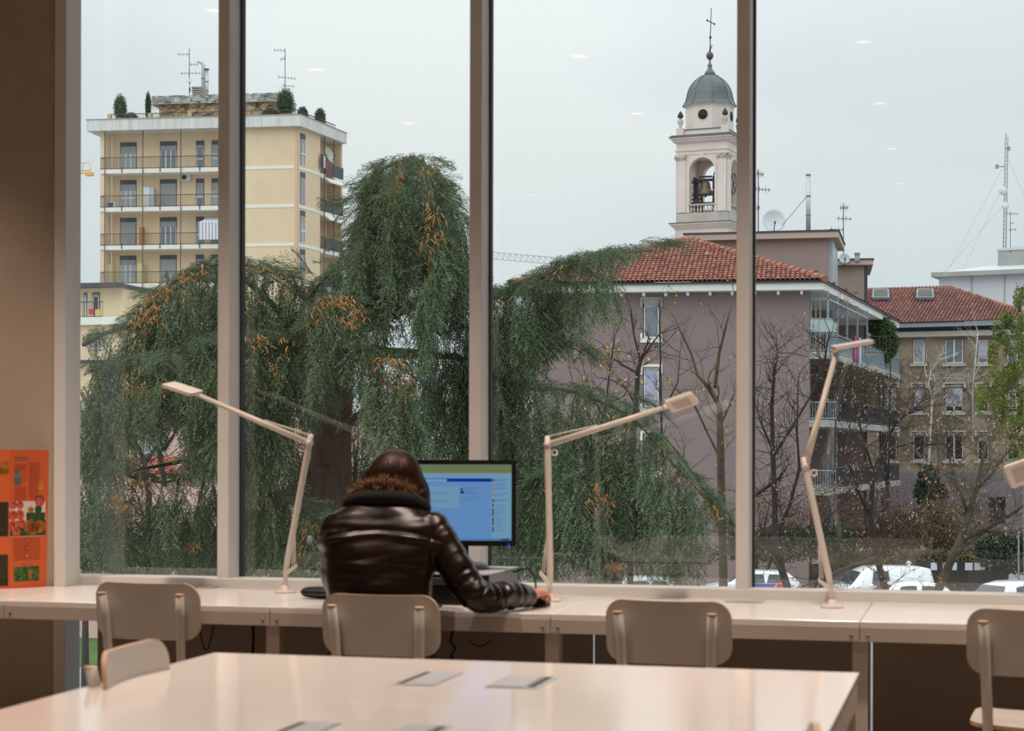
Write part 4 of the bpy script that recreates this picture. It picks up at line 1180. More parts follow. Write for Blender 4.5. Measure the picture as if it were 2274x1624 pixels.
c0, zc = F1.sz(249, 456, -0.7)
t = thing('air_conditioner', 'white air conditioner unit standing on the floor of a tower balcony', 'air conditioner', F1.P(c0, -0.6, FL[1]))
m = MB(); F1.box(m, c0 - 0.33, c0 + 0.37, -0.8, -0.4, FL[1], FL[1] + 0.55); m.build('case', whitep, t)
m = MB(); F1.box(m, c0 - 0.24, c0 + 0.2, -0.40, -0.38, FL[1] + 0.08, FL[1] + 0.48); m.build('grille', irond, t)
for i, (px, k, hh, lab) in enumerate(((315, 2, 1.6, 'rust orange board leaning on a tower balcony'), (313, 3, 1.75, 'pale yellow cupboard on a tower balcony'), (243, 3, 1.7, 'cream cupboard at the end of a tower balcony'))):
    c0 = F1.sz(px, 500, -0.9)[0]; t = thing('balcony_cupboard', lab, 'cupboard', F1.P(c0, -0.9, FL[k]))
    mt = (M('rust_board', (190, 120, 72), 0.8), M('pale_yellow', (214, 206, 150), 0.7), M('cream_box', (220, 206, 160), 0.7))[i]
    w = (0.14, 0.25, 0.32)[i]
    m = MB(); F1.box(m, c0 - w, c0 + w, -1.2, -0.7, FL[k], FL[k] + hh); m.build('body', mt, t)
    m = MB(); F1.box(m, c0 - w*0.9, c0 + w*0.9, -0.70, -0.68, FL[k] + 0.05, FL[k] + hh - 0.05); m.build('door', mt, t)
a0 = F2.sz(724, 380, 0.2)[0]
m = MB(); F2.box(m, a0, a0 + 1.35, 0.13, 0.17, FL[0] - 0.35, FL[0] + 1.1); tag(m.build('rug', M('rug_red', (128, 92, 90), 0.9, var=0.4, scale=3), None, F2.P(a0, 0.15, FL[0])), 'worn red rug hung over the side balcony railing of the cream tower', 'rug')
a0 = F2.sz(716, 380, 0.3)[0]
lm = MB()
for i, (dx, w, h) in enumerate(((-0.1, 0.35, 1.1), (0.3, 0.3, 0.9), (0.62, 0.25, 1.2))): F2.box(lm, a0 + dx, a0 + dx + w, 0.2 + 0.05*i, 0.24 + 0.05*i, FL[0] + 0.9 - h*0.5, FL[0] + 0.9 + h*0.6, i)
tag(lm.build('laundry', [M('laundry_dark', (70, 74, 84), 0.9), M('laundry_white', (210, 208, 200), 0.9), M('laundry_olive', (120, 112, 84), 0.9)], None, F2.P(a0, 0.2, FL[0])), 'washing hung out on the top side balcony of the cream tower', 'laundry', kind='stuff')

# ---------------------------------------------------------------- low cream building at the far left
FA = Face(at_d(90, 700, 101), at_d(262, 700, 100))
low = thing('low_building', 'low cream building with a flat white parapet seen beside the window jamb', 'building', (FA.P(2, 0, 0).x, FA.P(2, 0, 0).y, ZG))
m = MB(); F_z = FA.sz(220, 722)[1]; FA.box(m, 0, FA.W, -9, 0, ZG, F_z); m.build('wall', cream, low)
m = MB(); FA.box(m, -0.2, FA.W + 0.2, -9.2, 0.25, F_z, FA.sz(220, 704, 0.25)[1]); m.build('parapet', band, low)
zt2 = FA.sz(200, 640, -3)[1]
m = MB(); FA.box(m, 0, FA.sz(226, 680, -3)[0] + 1.2, -9, -3.2, F_z, zt2); m.build('upper_wall', cream_s, low)
m = MB(); FA.box(m, -0.3, FA.sz(226, 680, -3)[0] + 1.3, -9.2, -2.2, zt2, zt2 + 0.22); m.build('flat_roof', irond, low)
for x0, x1 in ((186, 194), (205, 222)):
    window(FA, low, FA.sz(x0, 660, -3.2)[0], FA.sz(x1, 660, -3.2)[0], F_z + 0.5, zt2 - 0.25, -3.2, 0.1, 0, 0.1, pane=pane_d)
a0, a1 = FA.sz(198, 760)[0], FA.sz(223, 760)[0]
window(FA, low, a0, a1, FA.sz(210, 773)[1], FA.sz(210, 741)[1], 0, 1.0, 0, 0.05)
m = MB(); FA.pbox(m, 194, 773, 227, 776, 0, 0.12); m.build('sill', band, low)
m = MB(); FA.pbox(m, 150, 800, 262, 806, 0, 0.4); m.build('canopy', irond, low)
rail(FA, 0, FA.sz(226, 680, 0)[0], -0.1, F_z + 0.4, F_z + 1.3, low, irond)
for x0, x1, y0, y1, c, lab in ((198, 208, 686, 699, (196, 66, 78), 'red cloth hanging on the railing of the low cream building'), (211, 222, 687, 702, (206, 182, 96), 'yellow cloth hanging on the railing of the low cream building')):
    m = MB(); FA.pbox(m, x0, y0, x1, y1, -0.04, -0.01); q = FA.sz(x0, y1); tag(m.build('cloth', M('cloth_%d' % c[0], c, 0.9), None, FA.P(q[0], 0, q[1])), lab, 'laundry')

# ---------------------------------------------------------------- pink building behind the cedar's left side
FP = Face(at_d(60, 1000, 62), at_d(640, 1000, 59))
pk = thing('pink_building', 'low pink building with grey windows glimpsed through the cedar', 'building', (FP.P(4, 0, 0).x, FP.P(4, 0, 0).y, ZG))
zk = FP.sz(300, 935)[1]
m = MB(); FP.box(m, 0, FP.W, -8, 0, ZG, zk); m.build('wall', M('pink_render', (222, 184, 174), 0.85, var=0.1, scale=1), pk)
for dz, o in ((0, 0.25), (0.16, 0.4), (0.34, 0.3)): m = MB(); FP.box(m, -0.2, FP.W + 0.2, -8.2, o, zk + dz, zk + dz + 0.12); m.build('cornice', band, pk)
for x0, x1 in ((200, 228), (322, 362), (432, 462), (540, 572)):
    a0, a1 = FP.sz(x0, 980)[0], FP.sz(x1, 980)[0]
    m = MB(); FP.box(m, a0 - 0.12, a1 + 0.12, 0, 0.08, FP.sz(x0, 1012)[1], FP.sz(x0, 945)[1]); m.build('surround', greyconc, pk)
    window(FP, pk, a0, a1, FP.sz(x0, 1008)[1], FP.sz(x0, 950)[1], 0.08, 0.6, 1, 0.08)
m = MB(); m.tube([FP.P(FP.sz(288, 960)[0], 0.4, ZG), FP.P(FP.sz(288, 960)[0], 0.4, FP.sz(288, 922, 0.4)[1])], 0.055, 8)
tag(m.build('signpost', M('bright_green', (70, 200, 84), 0.5), None, FP.P(FP.sz(288, 960)[0], 0.4, ZG)), 'bright green post in front of the pink building', 'post')

# ---------------------------------------------------------------- mauve building with the hipped tile roof
A, B, C = at_d(1184, 800, 87.4), at_d(1797, 800, 85.2), at_d(1966, 800, 110.5)
F3, F4 = Face(A, B), Face(B, C)
mauve = M('mauve_render', (146, 128, 126), 0.9, var=0.06, scale=0.5, bump=0.3, bscale=12)
mauve_l = M('mauve_render_light', (156, 138, 132), 0.9, var=0.05, scale=0.5)
mv = thing('mauve_building', 'mauve apartment building with a red hipped tile roof and wide white eaves', 'building', (lerp(A, C, 0.5).x, lerp(A, C, 0.5).y, ZG))
ze0, ze1 = F3.sz(1675, 645, 0.8)[1], F3.sz(1675, 629.5, 0.8)[1]
m = MB(); foot(m, [F3.P(0, 0, 0), F3.P(F3.W, 0, 0), F4.P(0.4, 0, 0), F4.P(0.4, -2.4, 0), F4.P(F4.W, -2.4, 0), F4.P(F4.W, -13, 0), F3.P(0, -13, 0)], ZG, ze0); m.build('wall', mauve, mv)
m = MB(); foot(m, [F3.P(-0.8, 0.8, 0), F3.P(F3.W + 0.62, 0.8, 0), F4.P(F4.W + 0.5, 0.75, 0), F4.P(F4.W + 0.5, -13, 0), F3.P(-0.8, -13.5, 0)], ze0, ze1); m.build('eave', M('eave_white', (232, 230, 222), 0.8, var=0.08, scale=1), mv)
m = MB(); foot(m, [F3.P(-0.9, 0.9, 0), F3.P(F3.W + 0.70, 0.9, 0), F4.P(F4.W + 0.6, 0.85, 0), F4.P(F4.W + 0.6, -13, 0), F3.P(-0.9, -13.6, 0)], ze1 + 0.002, ze1 + 0.09); m.build('gutter', irond, mv)
for px in (1234, 1283, 1331.5, 1380, 1429, 1478, 1527, 1576.5, 1626, 1676, 1728, 1780):
    a = F3.sz(px, 655, 0.62)[0]; m = MB(); F3.box(m, a - 0.06, a + 0.06, 0.0, 0.66, ze0 - 0.18, ze0); m.build('rafter_end', M('rafter_white', (228, 224, 214), 0.8), mv)
# roof planes and tiles
E0, E1 = F3.P(-0.95, 0.95, ze1 + 0.10), F3.P(F3.W + 0.75, 0.95, ze1 + 0.10)
APX = at_d(1530, 533, 92.6)
E2 = F4.P(F4.W + 0.6, 0.9, ze1 + 0.10); APB = APX + (F4.ex*11.0); E3 = F3.P(-0.95, -14, ze1 + 0.10)
tileb = M('roof_bed', (104, 66, 56), 0.9)
m = MB(); m.add([E0, E1, APX], [(0, 1, 2)]); m.add([E1, E2, APB, APX], [(0, 1, 2, 3)]); m.add([E0, APX, APB, E3], [(0, 1, 2, 3)]); roof = m.build('roof', tileb, mv)
ux = (E1 - E0).normalized(); up_ = (APX - E0) - ux*(APX - E0).dot(ux); Ls = up_.length; up_.normalize(); nn = ux.cross(up_).normalized()
ta = (APX - E0).dot(ux); W3 = (E1 - E0).length
tilem = [M('tile_%s' % k, c, 0.8, var=0.4, scale=3, c2=c2) for k, c, c2 in (('red', (170, 108, 90), (140, 88, 76)), ('pale', (184, 126, 108), (152, 98, 84)), ('dark', (148, 94, 80), (120, 78, 68)))]
TW, TE = 0.222, 0.40
def tile_mesh(name, mat):
    vs_, fs = [], []
    for y, r, h in ((-0.03, 0.105, 0.055), (TE + 0.06, 0.085, 0.012)):
        for j in range(6):
            a = math.pi*j/5
            vs_.append((r*math.cos(a), y, h + r*0.75*math.sin(a)))
    for j in range(5): fs.append((j, j+1, j+7, j+6))
    b = len(vs_)
    for j in range(6): a = math.pi*j/5; vs_.append((0.085*math.cos(a), -0.03, 0.055 + 0.085*0.6*math.sin(a)))
    for j in range(5): fs.append((j, b+j, b+j+1, j+1))
    me = bpy.data.meshes.new(name); me.from_pydata(vs_, [], fs); me.materials.append(mat); me.update()
    return me, vs_, fs
tms = [tile_mesh('roof_tile', mt) for mt in tilem]
RT = Matrix((ux, up_, nn)).transposed()
tiles = []
rg = random.Random(4)
rows = int(Ls/TE)
for r in range(rows):
    v = 0.02 + r*TE; t = v/Ls
    u0, u1 = ta*t + 0.10, W3 - (W3 - ta)*t - 0.10
    k0 = math.ceil(u0/TW)
    u = k0*TW
    while u < u1:
        p = E0 + ux*u + up_*v + nn*0.0
        tiles.append((r, p, rg.choice((0, 0, 0, 1, 1, 2)), rg.uniform(-0.03, 0.03), rg.uniform(0, 0.012))); u += TW
def shown(p):
    q = p - CAM; d = q.dot(FWD); x = CX + FPX*q.dot(RGT)/d
    return 1365 < x < 1625 or 1680 < x < 1800
vis = [t for t in tiles if shown(t[1])]
near = set(id(t) for t in sorted(vis, key=lambda t: (t[1] - CAM).length)[:298])
rest = MB()
ro = ORG[mv.name]
for t in tiles:
    r, p, k, tw, lift = t
    R = RT @ Matrix.Rotation(tw, 3, 'Z')
    if id(t) in near:
        o = bpy.data.objects.new('roof_tile', tms[k][0]); COL.objects.link(o); o.parent = roof
        mm = R.to_4x4(); mm.translation = p + nn*lift - ro; o.matrix_local = mm
    else:
        rest.add([p + nn*lift + R @ Vector(q) for q in tms[k][1]], tms[k][2], k)
tag(rest.build('more_tiles', tilem, roof), kind='stuff')
for a, b in ((E0, APX), (E1, APX)):
    L = (b - a).length; n_ = int(L/0.42)
    for i in range(n_):
        p, q = lerp(a, b, i/n_), lerp(a, b, (i + 1.12)/n_)
        m = MB(); m.tube([p + nn*0.06, q + nn*0.03], [0.17, 0.135], 8); m.build('ridge_tile', tilem[i % 2], roof)
m = MB(); p = E0 + ux*(ta + 1.1) + up_*(Ls*0.60); m.ell(p + nn*0.06, (0.13, 0.30, 0.12), 8, 6, R=RT); m.build('vent_tile', tilem[1], roof)
# windows in the mauve front
for (x0, x1, y0, y1, k) in ((1428, 1465.5, 666, 751, 0), (1428, 1465.5, 815, 905, 1), (1428, 1465.5, 962, 1050, 2)):
    a0, a1 = F3.sz(x0, y0)[0], F3.sz(x1, y0)[0]; z1, z0 = F3.sz(x0, y0)[1], F3.sz(x0, y1)[1]
    w = window(F3, mv, a0, a1, z0, z1, -0.02, 0.12 if k == 0 else 0.04, 0, 0.18 if k == 0 else 0.1, 0, (pane_m, M('lilac_curtain', (178, 176, 200), 0.6, var=0.2, scale=2), pane_d)[k], irond, greyconc)
    m = MB(); F3.box(m, a0 - 0.12, a1 + 0.12, 0, 0.10, z0 - 0.22, z0 - 0.02); F3.box(m, a0 - 0.12, a0 - 0.02, 0, 0.09, z0 - 0.02, z0 + 0.22); F3.box(m, a1 + 0.02, a1 + 0.12, 0, 0.09, z0 - 0.02, z0 + 0.22); m.build('sill', band, mv)
    m = MB(); F3.box(m, a0 - 0.12, a1 + 0.12, 0, 0.08, z1 + 0.0, z1 + 0.12); F3.box(m, a0 - 0.12, a0 - 0.02, 0, 0.075, z1 - 0.35, z1); F3.box(m, a1 + 0.02, a1 + 0.12, 0, 0.075, z1 - 0.35, z1); m.build('lintel', band if k else greyconc, mv)
a0, a1 = F3.sz(1168, 750)[0], 0
# right-hand side: terrace and balconies
bl = M('pale_blue_metal', (146, 160, 168), 0.5); blp = M('frosted_panel', (176, 190, 188), 0.4, var=0.1, scale=3)
zsl = F4.sz(1840, 806, 0.3)[1]; zfl = F4.sz(1840, 790, 0.3)[1]
for k in range(4):
    z = zfl - 3.15*k
    m = MB(); F4.box(m, 0.0, F4.W, -2.4, 0.9, z - 0.32, z); m.build('balcony_slab', greyconc, mv)
    if k < 3:
        # the front return of the balcony, facing us, then its long side
        m = MB(); FR = Face(F4.P(0.02, -1.0, 0), F4.P(0.02, 0.9, 0))
        rail(Face(F3.P(F3.W - 0.0, -0.05, 0), F3.P(F3.W + 1.25, -0.05, 0)), 0.05, 1.22, 0.0, z, z + 0.85, mv, bl, 0.11)
        rail(F4, 0.3, F4.W - 0.3, 0.85, z, z + 0.95, mv, bl if k == 0 else irond, 0.14)
FQ = Face(F3.P(F3.W + 0.0, -0.02, 0), F3.P(F3.W + 1.28, -0.02, 0))
m = MB(); zq = zfl + 0.9
m.prism([FQ.P(0.03, 0.02, zq), FQ.P(1.26, 0.02, zq), FQ.P(1.26, 0.02, zq + 0.35), FQ.P(0.95, 0.02, zq + 0.62), FQ.P(0.03, 0.02, zq + 0.62)], FQ.n*0.03); pp_ = m.build('balcony_screen', blp, mv)
m = MB(); m.tube([FQ.P(0.03, 0.05, zq), FQ.P(1.26, 0.05, zq), FQ.P(1.26, 0.05, zq + 0.35), FQ.P(0.95, 0.05, zq + 0.62), FQ.P(0.03, 0.05, zq + 0.62), FQ.P(0.03, 0.05, zq)], 0.03, 5); m.build('screen_frame', bl, pp_)
for a in (0.15, 3.0, 6.0, 9.5, 13.0):
    m = MB(); F4.box(m, a, a + 0.09, 0.78, 0.87, zfl, ze0); m.build('terrace_post', bl, mv)
m = MB(); F4.box(m, 0.15, 0.24, -2.4, 0.87, ze0 - 0.42, ze0 - 0.30); F4.box(m, 0.15, 13.1, 0.78, 0.87, ze0 - 0.42, ze0 - 0.32); m.build('terrace_beam', bl, mv)
for k in range(4):
    z = zfl - 3.15*k
    for a in (1.4, 4.6, 8.0, 11.5): window(F4, mv, a, a + 1.4, z, z + 2.2, -2.4, 0.15, 1, 0.2, 0, pane_d)
m = MB(); FQ.box(m, 0.25, 0.32, -1.6, -1.5, zfl, ze0); FQ.box(m, 0.45, 0.52, -1.6, -1.5, zfl, ze0); FQ.box(m, 0.06, 0.10, -0.3, -0.2, ze0 - 1.3, ze0 - 0.5); m.build('terrace_blind', M('pale_blind', (206, 206, 196), 0.8), mv)
q = F4.sz(1912, 745, 0.95)
FB = Face(F4.P(11.6, 0.95, 0), F4.P(11.6, 2.2, 0)); rail(FB, 0, 1.25, 0, zfl + 0.45, zfl + 1.4, mv, irond, 0.16)
cr, zc_ = F4.sz(1899, 770, 1.0)
for i, (dx, w, c, lab) in enumerate(((0.0, 0.5, (206, 52, 72), 'long red towel hanging on the balcony of the mauve building'), (0.8, 0.6, (92, 94, 150), 'blue cloth hanging beside the red towel on the balcony'), (1.7, 0.35, (214, 214, 226), 'white cloth hanging beside the blue one on the balcony'))):
    m = MB(); F4.box(m, cr + dx, cr + dx + w, 0.96, 1.0, zc_ - 0.75, zc_ + 0.55); tag(m.build('towel', M('towel_%d' % i, c, 0.9), None, F4.P(cr + dx, 1, zc_)), lab, 'laundry')
for z, a, sd in ((zfl - 0.9, 2.5, 1), (zfl - 0.9, 5.5, 2), (zfl - 1.0, 9.0, 3), (zfl - 0.7, 12.0, 4), (zfl - 4.2, 4.0, 5)):
    pass
tw = thing('climbing_plant', 'dark tangled climber hanging under the balconies of the mauve building', 'climber', F4.P(5, 1.0, zfl - 2.5))
m = MB(); m.tube([F4.P(0.6, 1.0, ZG), F4.P(1.5, 1.0, zfl - 3), F4.P(5, 1.1, zfl - 1.2), F4.P(12, 1.1, zfl - 0.9)], 0.05, 6); m.build('stem', tvine, tw)
leafcloud('foliage', M('dry_climber', (92, 82, 66), 0.9, var=0.5, scale=2, attr='tint'), [tuple(F4.P(a, 1.0, zfl - 1.0 - 0.5*((i*7) % 3))) + (1.5, 1.3, 0.65 + 0.25*((i*5) % 3)) for i, a in enumerate((1.2, 3.2, 5.4, 7.6, 9.8, 12.0, 14.0))], 9000, 0.10, 9, tw)
# flat-roofed stair towers behind the roof
def block(name, label, x0, x1, ytop, yb, d0, d1, depth, slab_x0, slab_x1, slab_h, mat, sm):
    F = Face(at_d(x0, 600, d0), at_d(x1, 600, d1)); t = thing(name, label, 'building', (F.P(F.W/2, -depth/2, 0).x, F.P(F.W/2, -depth/2, 0).y, ZG))
    z1 = F.sz((x0+x1)/2, ytop)[1]
    m = MB(); F.box(m, 0, F.W, -depth, 0, ZG, z1); m.build('wall', mat, t)
    a0, a1 = F.sz(slab_x0, ytop, 0.4)[0], F.sz(slab_x1, ytop, 0.4)[0]
    h = slab_h/FPX*d0
    m = MB(); F.box(m, a0, a1, -depth - 0.4, 0.4, z1, z1 + h*0.78); m.build('roof_slab', sm, t)
    m = MB(); F.box(m, a0 - 0.05, a1 + 0.05, -depth - 0.45, 0.45, z1 + h*0.78 + 0.001, z1 + h); m.build('roof_edge', M('roof_felt', (70, 72, 80), 0.8), t)
    return t, F, z1
t1, FS1, zs1 = block('stair_tower', 'flat-roofed mauve block rising behind the hipped roof', 1534, 1838, 533, 640, 98.6, 97, 6, 1519, 1862, 17, mauve_l, M('slab_mauve', (188, 168, 158), 0.9))
m = MB(); FS1.box(m, FS1.W + 0.0, FS1.W + 0.25, -5.5, -0.3, ZG, zs1); m.build('glazed_side', M('glazed_grey', (170, 178, 184), 0.3), t1)
t2, FS2, zs2 = block('stair_tower', 'smaller flat-roofed mauve block beside the larger one', 1848, 1919, 590, 700, 108.7, 108.4, 6, 1838, 1939, 14, mauve_l, M('slab_mauve', (188, 168, 158), 0.9))
m = MB(); FS2.box(m, FS2.W, FS2.W + 0.2, -5.5, -0.2, ZG, zs2); m.build('glazed_side', M('dark_glazing', (72, 72, 80), 0.3), t2)
dish('large white satellite dish on the flat roof of the bigger mauve block', 1717.5, 491, 25.5, 99.5, None, (-FWD + UP*0.12 + RGT*0.02))
dish('small pale satellite dish on the lower mauve block', 1875, 575, 12, 108, M('dish_mesh', (176, 186, 190), 0.5), (-FWD + UP*0.3))
b, tp = at_d(1795, 520, 99), at_d(1795, 389, 99)
fl = thing('flue_pipe', 'tall straight steel flue standing on the bigger mauve block', 'chimney', b)
m = MB(); m.tube([b, tp], 0.125, 12); m.build('pipe', steelw, fl); m = MB()
for f in (0.0, 0.36, 0.68): m.lathe([(0.135, -0.04), (0.135, 0.05)], lerp(tp, b, f), 12)
m.build('collar', M('collar_grey', (130, 130, 134), 0.5), fl)
m = MB(); m.tube([at_d(1790, 438, 99), at_d(1738, 500, 99.3)], 0.014, 4); m.build('stay_wire', irond, fl)
antenna('aerial mast beside the post, left of the large white dish', 1684, 376, 518, 98.5, [(387, 1680, 1696, 1.2, 5), (421, 1668, 1711, 1.6, 6), (462, 1679, 1688, 0, 2)])
antenna('aerial mast behind the small dish on the lower mauve block', 1873, 452, 586, 109.5, [(462, 1865, 1884, 0, 6), (486, 1858, 1892, 0.5, 4), (510, 1842, 1874, 1.0, 4)])
def pot(label, x0, x1, y0, y1, d, mat, slots=True):
    b = at_d((x0+x1)/2, y1, d); w = (x1-x0)/FPX*d; h = (y1-y0)/FPX*d
    t = thing('chimney', label, 'chimney', b)
    m = MB(); m.box(b + UP*h*0.35, (w*0.8, w*0.8, h*0.7)); m.build('stack', mat, t)
    for k in range(2): m = MB(); m.box(b + UP*h*(0.80 + 0.16*k), (w, w, h*0.09)); m.build('cap_slab', mat, t)
    m = MB(); m.box(b + UP*h*0.8, (w*0.6, w*0.6, h*0.25)); m.build('core', irond, t)
pot('small slotted concrete chimney on the lower mauve block', 1897, 1910, 562, 580, 108, greyconc)
pot('slotted chimney at the right end of the hipped roof', 1797, 1813, 602, 625, 91, greyconc)
pot('small terracotta chimney pot by the slotted one on the hipped roof', 1808, 1817, 601, 626, 90.5, terr)
pot('terracotta vent on the side slope below the mauve blocks', 1848, 1856, 627, 640, 93, terr)
pot('terracotta vent further along the side slope', 1874, 1882, 642, 655, 98, terr)
pot('pale slotted chimney on the side slope near the lower block', 1894, 1906, 647, 668, 101, greyconc)

# ---------------------------------------------------------------- ochre building with the long tile roof, right
F5 = Face(at_d(1890, 800, 119.5), at_d(2312, 800, 114.5))
oc = thing('ochre_building', 'ochre apartment building with a long red tile roof and shuttered windows', 'building', (F5.P(F5.W/2, -5, 0).x, F5.P(F5.W/2, -5, 0).y, ZG))
ochre = M('ochre_render', (170, 154, 132), 0.9, var=0.3, scale=0.7, c2=(136, 122, 104))
zo = F5.sz(2100, 735)[1]
m = MB(); F5.box(m, 0, F5.W - 0.6, -11, 0, F5.sz(2100, 1050)[1], zo); m.build('wall', ochre, oc)
m = MB(); F5.box(m, 0, F5.W - 0.6, -11, 0.05, ZG, F5.sz(2100, 1050)[1]); m.build('ground_floor_wall', M('lilac_grey', (132, 124, 128), 0.9, var=0.15, scale=1), oc)
m = MB(); F5.box(m, -0.2, F5.W - 0.3, -0.05, 0.5, F5.sz(2100, 747, 0.5)[1], F5.sz(2100, 735, 0.5)[1]); m.build('cornice', M('cornice_grey', (190, 184, 172), 0.9), oc)
m = MB(); F5.box(m, -0.2, F5.W + 0.1, -0.6, 0.2, F5.sz(2100, 735, 0.5)[1], F5.sz(2100, 724, 0.5)[1]); m.build('frieze', irond, oc)
zg1 = F5.sz(2100, 716, 0.9)[1]
m = MB(); F5.box(m, -0.3, F5.W + 0.3, 0.2, 0.9, F5.sz(2100, 725, 0.9)[1], zg1); m.build('gutter', M('gutter_blue', (150, 160, 172), 0.5), oc)
G0, G1 = F5.P(-0.3, 0.95, zg1 + 0.02), F5.P(F5.W + 0.35, 0.95, zg1 + 0.02)
H0, H1 = at_d(1880, 645.5, 125.6), at_d(2114, 643.5, 123.2)
m = MB(); m.add([G0, G1, H1, H0], [(0, 1, 2, 3)]); m.add([G1, G1 - F5.n*14, H1], [(0, 1, 2)]); m.add([H0, H1, H1 - F5.n*7 - UP*3, H0 - F5.n*7 - UP*3], [(0, 1, 2, 3)]); rf5 = m.build('roof', tileb, oc)
ux5 = (G1 - G0).normalized(); up5 = (H0 - G0) - ux5*(H0 - G0).dot(ux5); L5 = up5.length; up5.normalize(); n5 = ux5.cross(up5).normalized()
w5 = (G1 - G0).length; h5 = (H1 - G0).dot(ux5); m = MB(); rg = random.Random(2)
R5 = Matrix((ux5, up5, n5)).transposed()
tl5 = [M('old_tile_%s' % k, c, 0.85, var=0.4, scale=2, c2=c2) for k, c, c2 in (('a', (148, 98, 88), (120, 82, 76)), ('b', (164, 110, 94), (134, 90, 80)), ('c', (132, 90, 82), (108, 76, 72)))]
sky_holes = [(1937, 1976, 647, 666), (2035, 2075, 647, 666)]
r = 0
while r*0.36 < L5 - 0.1:
    v = r*0.36; u = 0.1
    umax = w5 - (w5 - h5)*(v/L5) - 0.1
    while u < umax:
        p = G0 + ux5*u + up5*v; k = rg.choice((0, 0, 1, 2))
        q = [(-0.10, -0.03, 0.05), (-0.05, -0.03, 0.12), (0.05, -0.03, 0.12), (0.10, -0.03, 0.05), (-0.085, 0.39, 0.01), (-0.04, 0.39, 0.07), (0.04, 0.39, 0.07), (0.085, 0.39, 0.01)]
        m.add([p + R5 @ Vector(c) for c in q], [(0,1,5,4),(1,2,6,5),(2,3,7,6),(0,3,2,1)], k); u += 0.235
    r += 1
tag(m.build('roof_tiles', tl5, rf5), kind='stuff')
m = MB(); m.tube([G1 + UP*0.05, H1 + UP*0.05], 0.16, 6); m.tube([H0 + UP*0.04, H1 + UP*0.04], 0.14, 6); m.build('ridge', tl5[1], rf5)
for x0, x1, y0, y1 in sky_holes:
    def pr(px, py):
        rr = ray(px, py); k = (G0 + n5*0.15 - CAM).dot(n5)/rr.dot(n5); return CAM + rr*k
    q = [pr(x0, y1), pr(x1, y1), pr(x1 - 2, y0), pr(x0 + 2, y0)]
    m = MB(); m.prism(q, n5*0.18); sk = m.build('skylight', M('skylight_frame', (120, 134, 146), 0.4), rf5)
    qc = sum(q, Vector())/4
    m = MB(); m.prism([lerp(qc, c, 0.82) + n5*0.181 for c in q], n5*0.01); m.build('pane', M('skylight_pane', (84, 78, 68), 0.6, var=0.3, scale=1), sk)
brownf = M('brown_frame', (150, 96, 64), 0.6)
lint = M('stone_lintel', (188, 182, 170), 0.9)
for r_, (yt, yb) in enumerate(((754, 807), (862, 915), (969, 1022))):
    for c_, (x0, x1) in enumerate(((1953, 1993), (2027, 2055.5), (2098, 2140.5), (2170, 2197), (2236, 2262))):
        if r_ == 0 and c_ == 0: continue
        a0, a1 = F5.sz(x0, yt)[0], F5.sz(x1, yt)[0]; z1, z0 = F5.sz(x0, yt)[1], F5.sz(x0, yb)[1]
        dr = ((.1, .08, .0, .80, .6), (.95, .86, .78, .6, .9), (0, 0, 0, .2, .4))[r_][c_]
        window(F5, oc, a0, a1, z0, z1, 0.0, dr, 1 if c_ in (0, 2) else 0, 0.02, 0, (pane_m, pane_d, pane_d)[r_] if not (r_ == 0 and c_ == 1) else pane_l, brownf, None, M('shutter_lilac', (186, 188, 198), 0.6, var=0.15, scale=4))
        m = MB(); F5.box(m, a0 - 0.13, a1 + 0.13, 0, 0.16, z0 - 0.20, z0 - 0.02); m.build('sill', lint, oc)
        if r_ > 0:
            m = MB(); F5.box(m, a0 - 0.15, a1 + 0.15, 0, 0.12, z1 + 0.26, z1 + 0.36); F5.box(m, a0 - 0.15, a0, 0, 0.10, z1 + 0.0, z1 + 0.26); F5.box(m, a1, a1 + 0.15, 0, 0.10, z1 + 0.0, z1 + 0.26); F5.box(m, a0 + 0.02, a1 - 0.02, 0, 0.04, z1 + 0.08, z1 + 0.2); m.build('lintel', lint, oc)
m = MB(); F5.pbox(m, 2196, 1104, 2232, 1162, 0.05, 0.08); m.build('ground_window', pane_d, oc)
m = MB(); F5.pbox(m, 1930, 1150, 1990, 1215, 0.05, 0.08); m.build('ground_window', pane_d, oc)
m = MB(); rg = random.Random(12)
for i in range(330):
    a, z = rg.uniform(2, F5.W - 2), rg.uniform(F5.sz(2100, 1040)[1], F5.sz(2100, 825)[1]); pts = []
    for j in range(6): pts.append(F5.P(a, 0.06, z)); a += rg.uniform(-0.6, 0.6); z += rg.uniform(-0.1, 0.6)
    m.tube(pts, 0.011, 3, caps=False)
tag(m.build('creeper', M('bare_creeper', (120, 106, 92), 0.9), oc), kind='stuff')

# ---------------------------------------------------------------- white block and radio mast, far right
F6 = Face(at_d(2085, 640, 172), at_d(2420, 640, 166))
wb = thing('white_building', 'pale flat-roofed building behind the ochre one', 'building', (F6.P(7, -5, 0).x, F6.P(7, -5, 0).y, ZG))
pale = M('pale_render', (206, 208, 212), 0.9, var=0.08, scale=0.4)
zw = F6.sz(2200, 612)[1]
m = MB(); F6.box(m, 0, F6.W, -12, 0, ZG, zw); m.build('wall', pale, wb)
for px in (2158, 2231): a = F6.sz(px, 640)[0]; m = MB(); F6.box(m, a - 0.06, a + 0.06, 0.0, 0.05, ZG, zw); m.build('joint_strip', greyconc, wb)
m = MB(); F6.box(m, -0.55, F6.W, -12.5, 0.8, zw, F6.sz(2200, 600, 0.8)[1]); m.build('roof_slab', greyconc, wb)
zs6 = F6.sz(2200, 600, 0.8)[1]
m = MB(); m.prism([F6.P(0.5, 0.2, zs6), F6.P(F6.W, 0.2, zs6), F6.P(F6.W, -5, zs6 + 1.1), F6.P(5, -5, zs6 + 1.1)], (0, 0, 0.05)); m.build('roof_sheet', M('roof_sheet', (200, 206, 210), 0.6), wb)
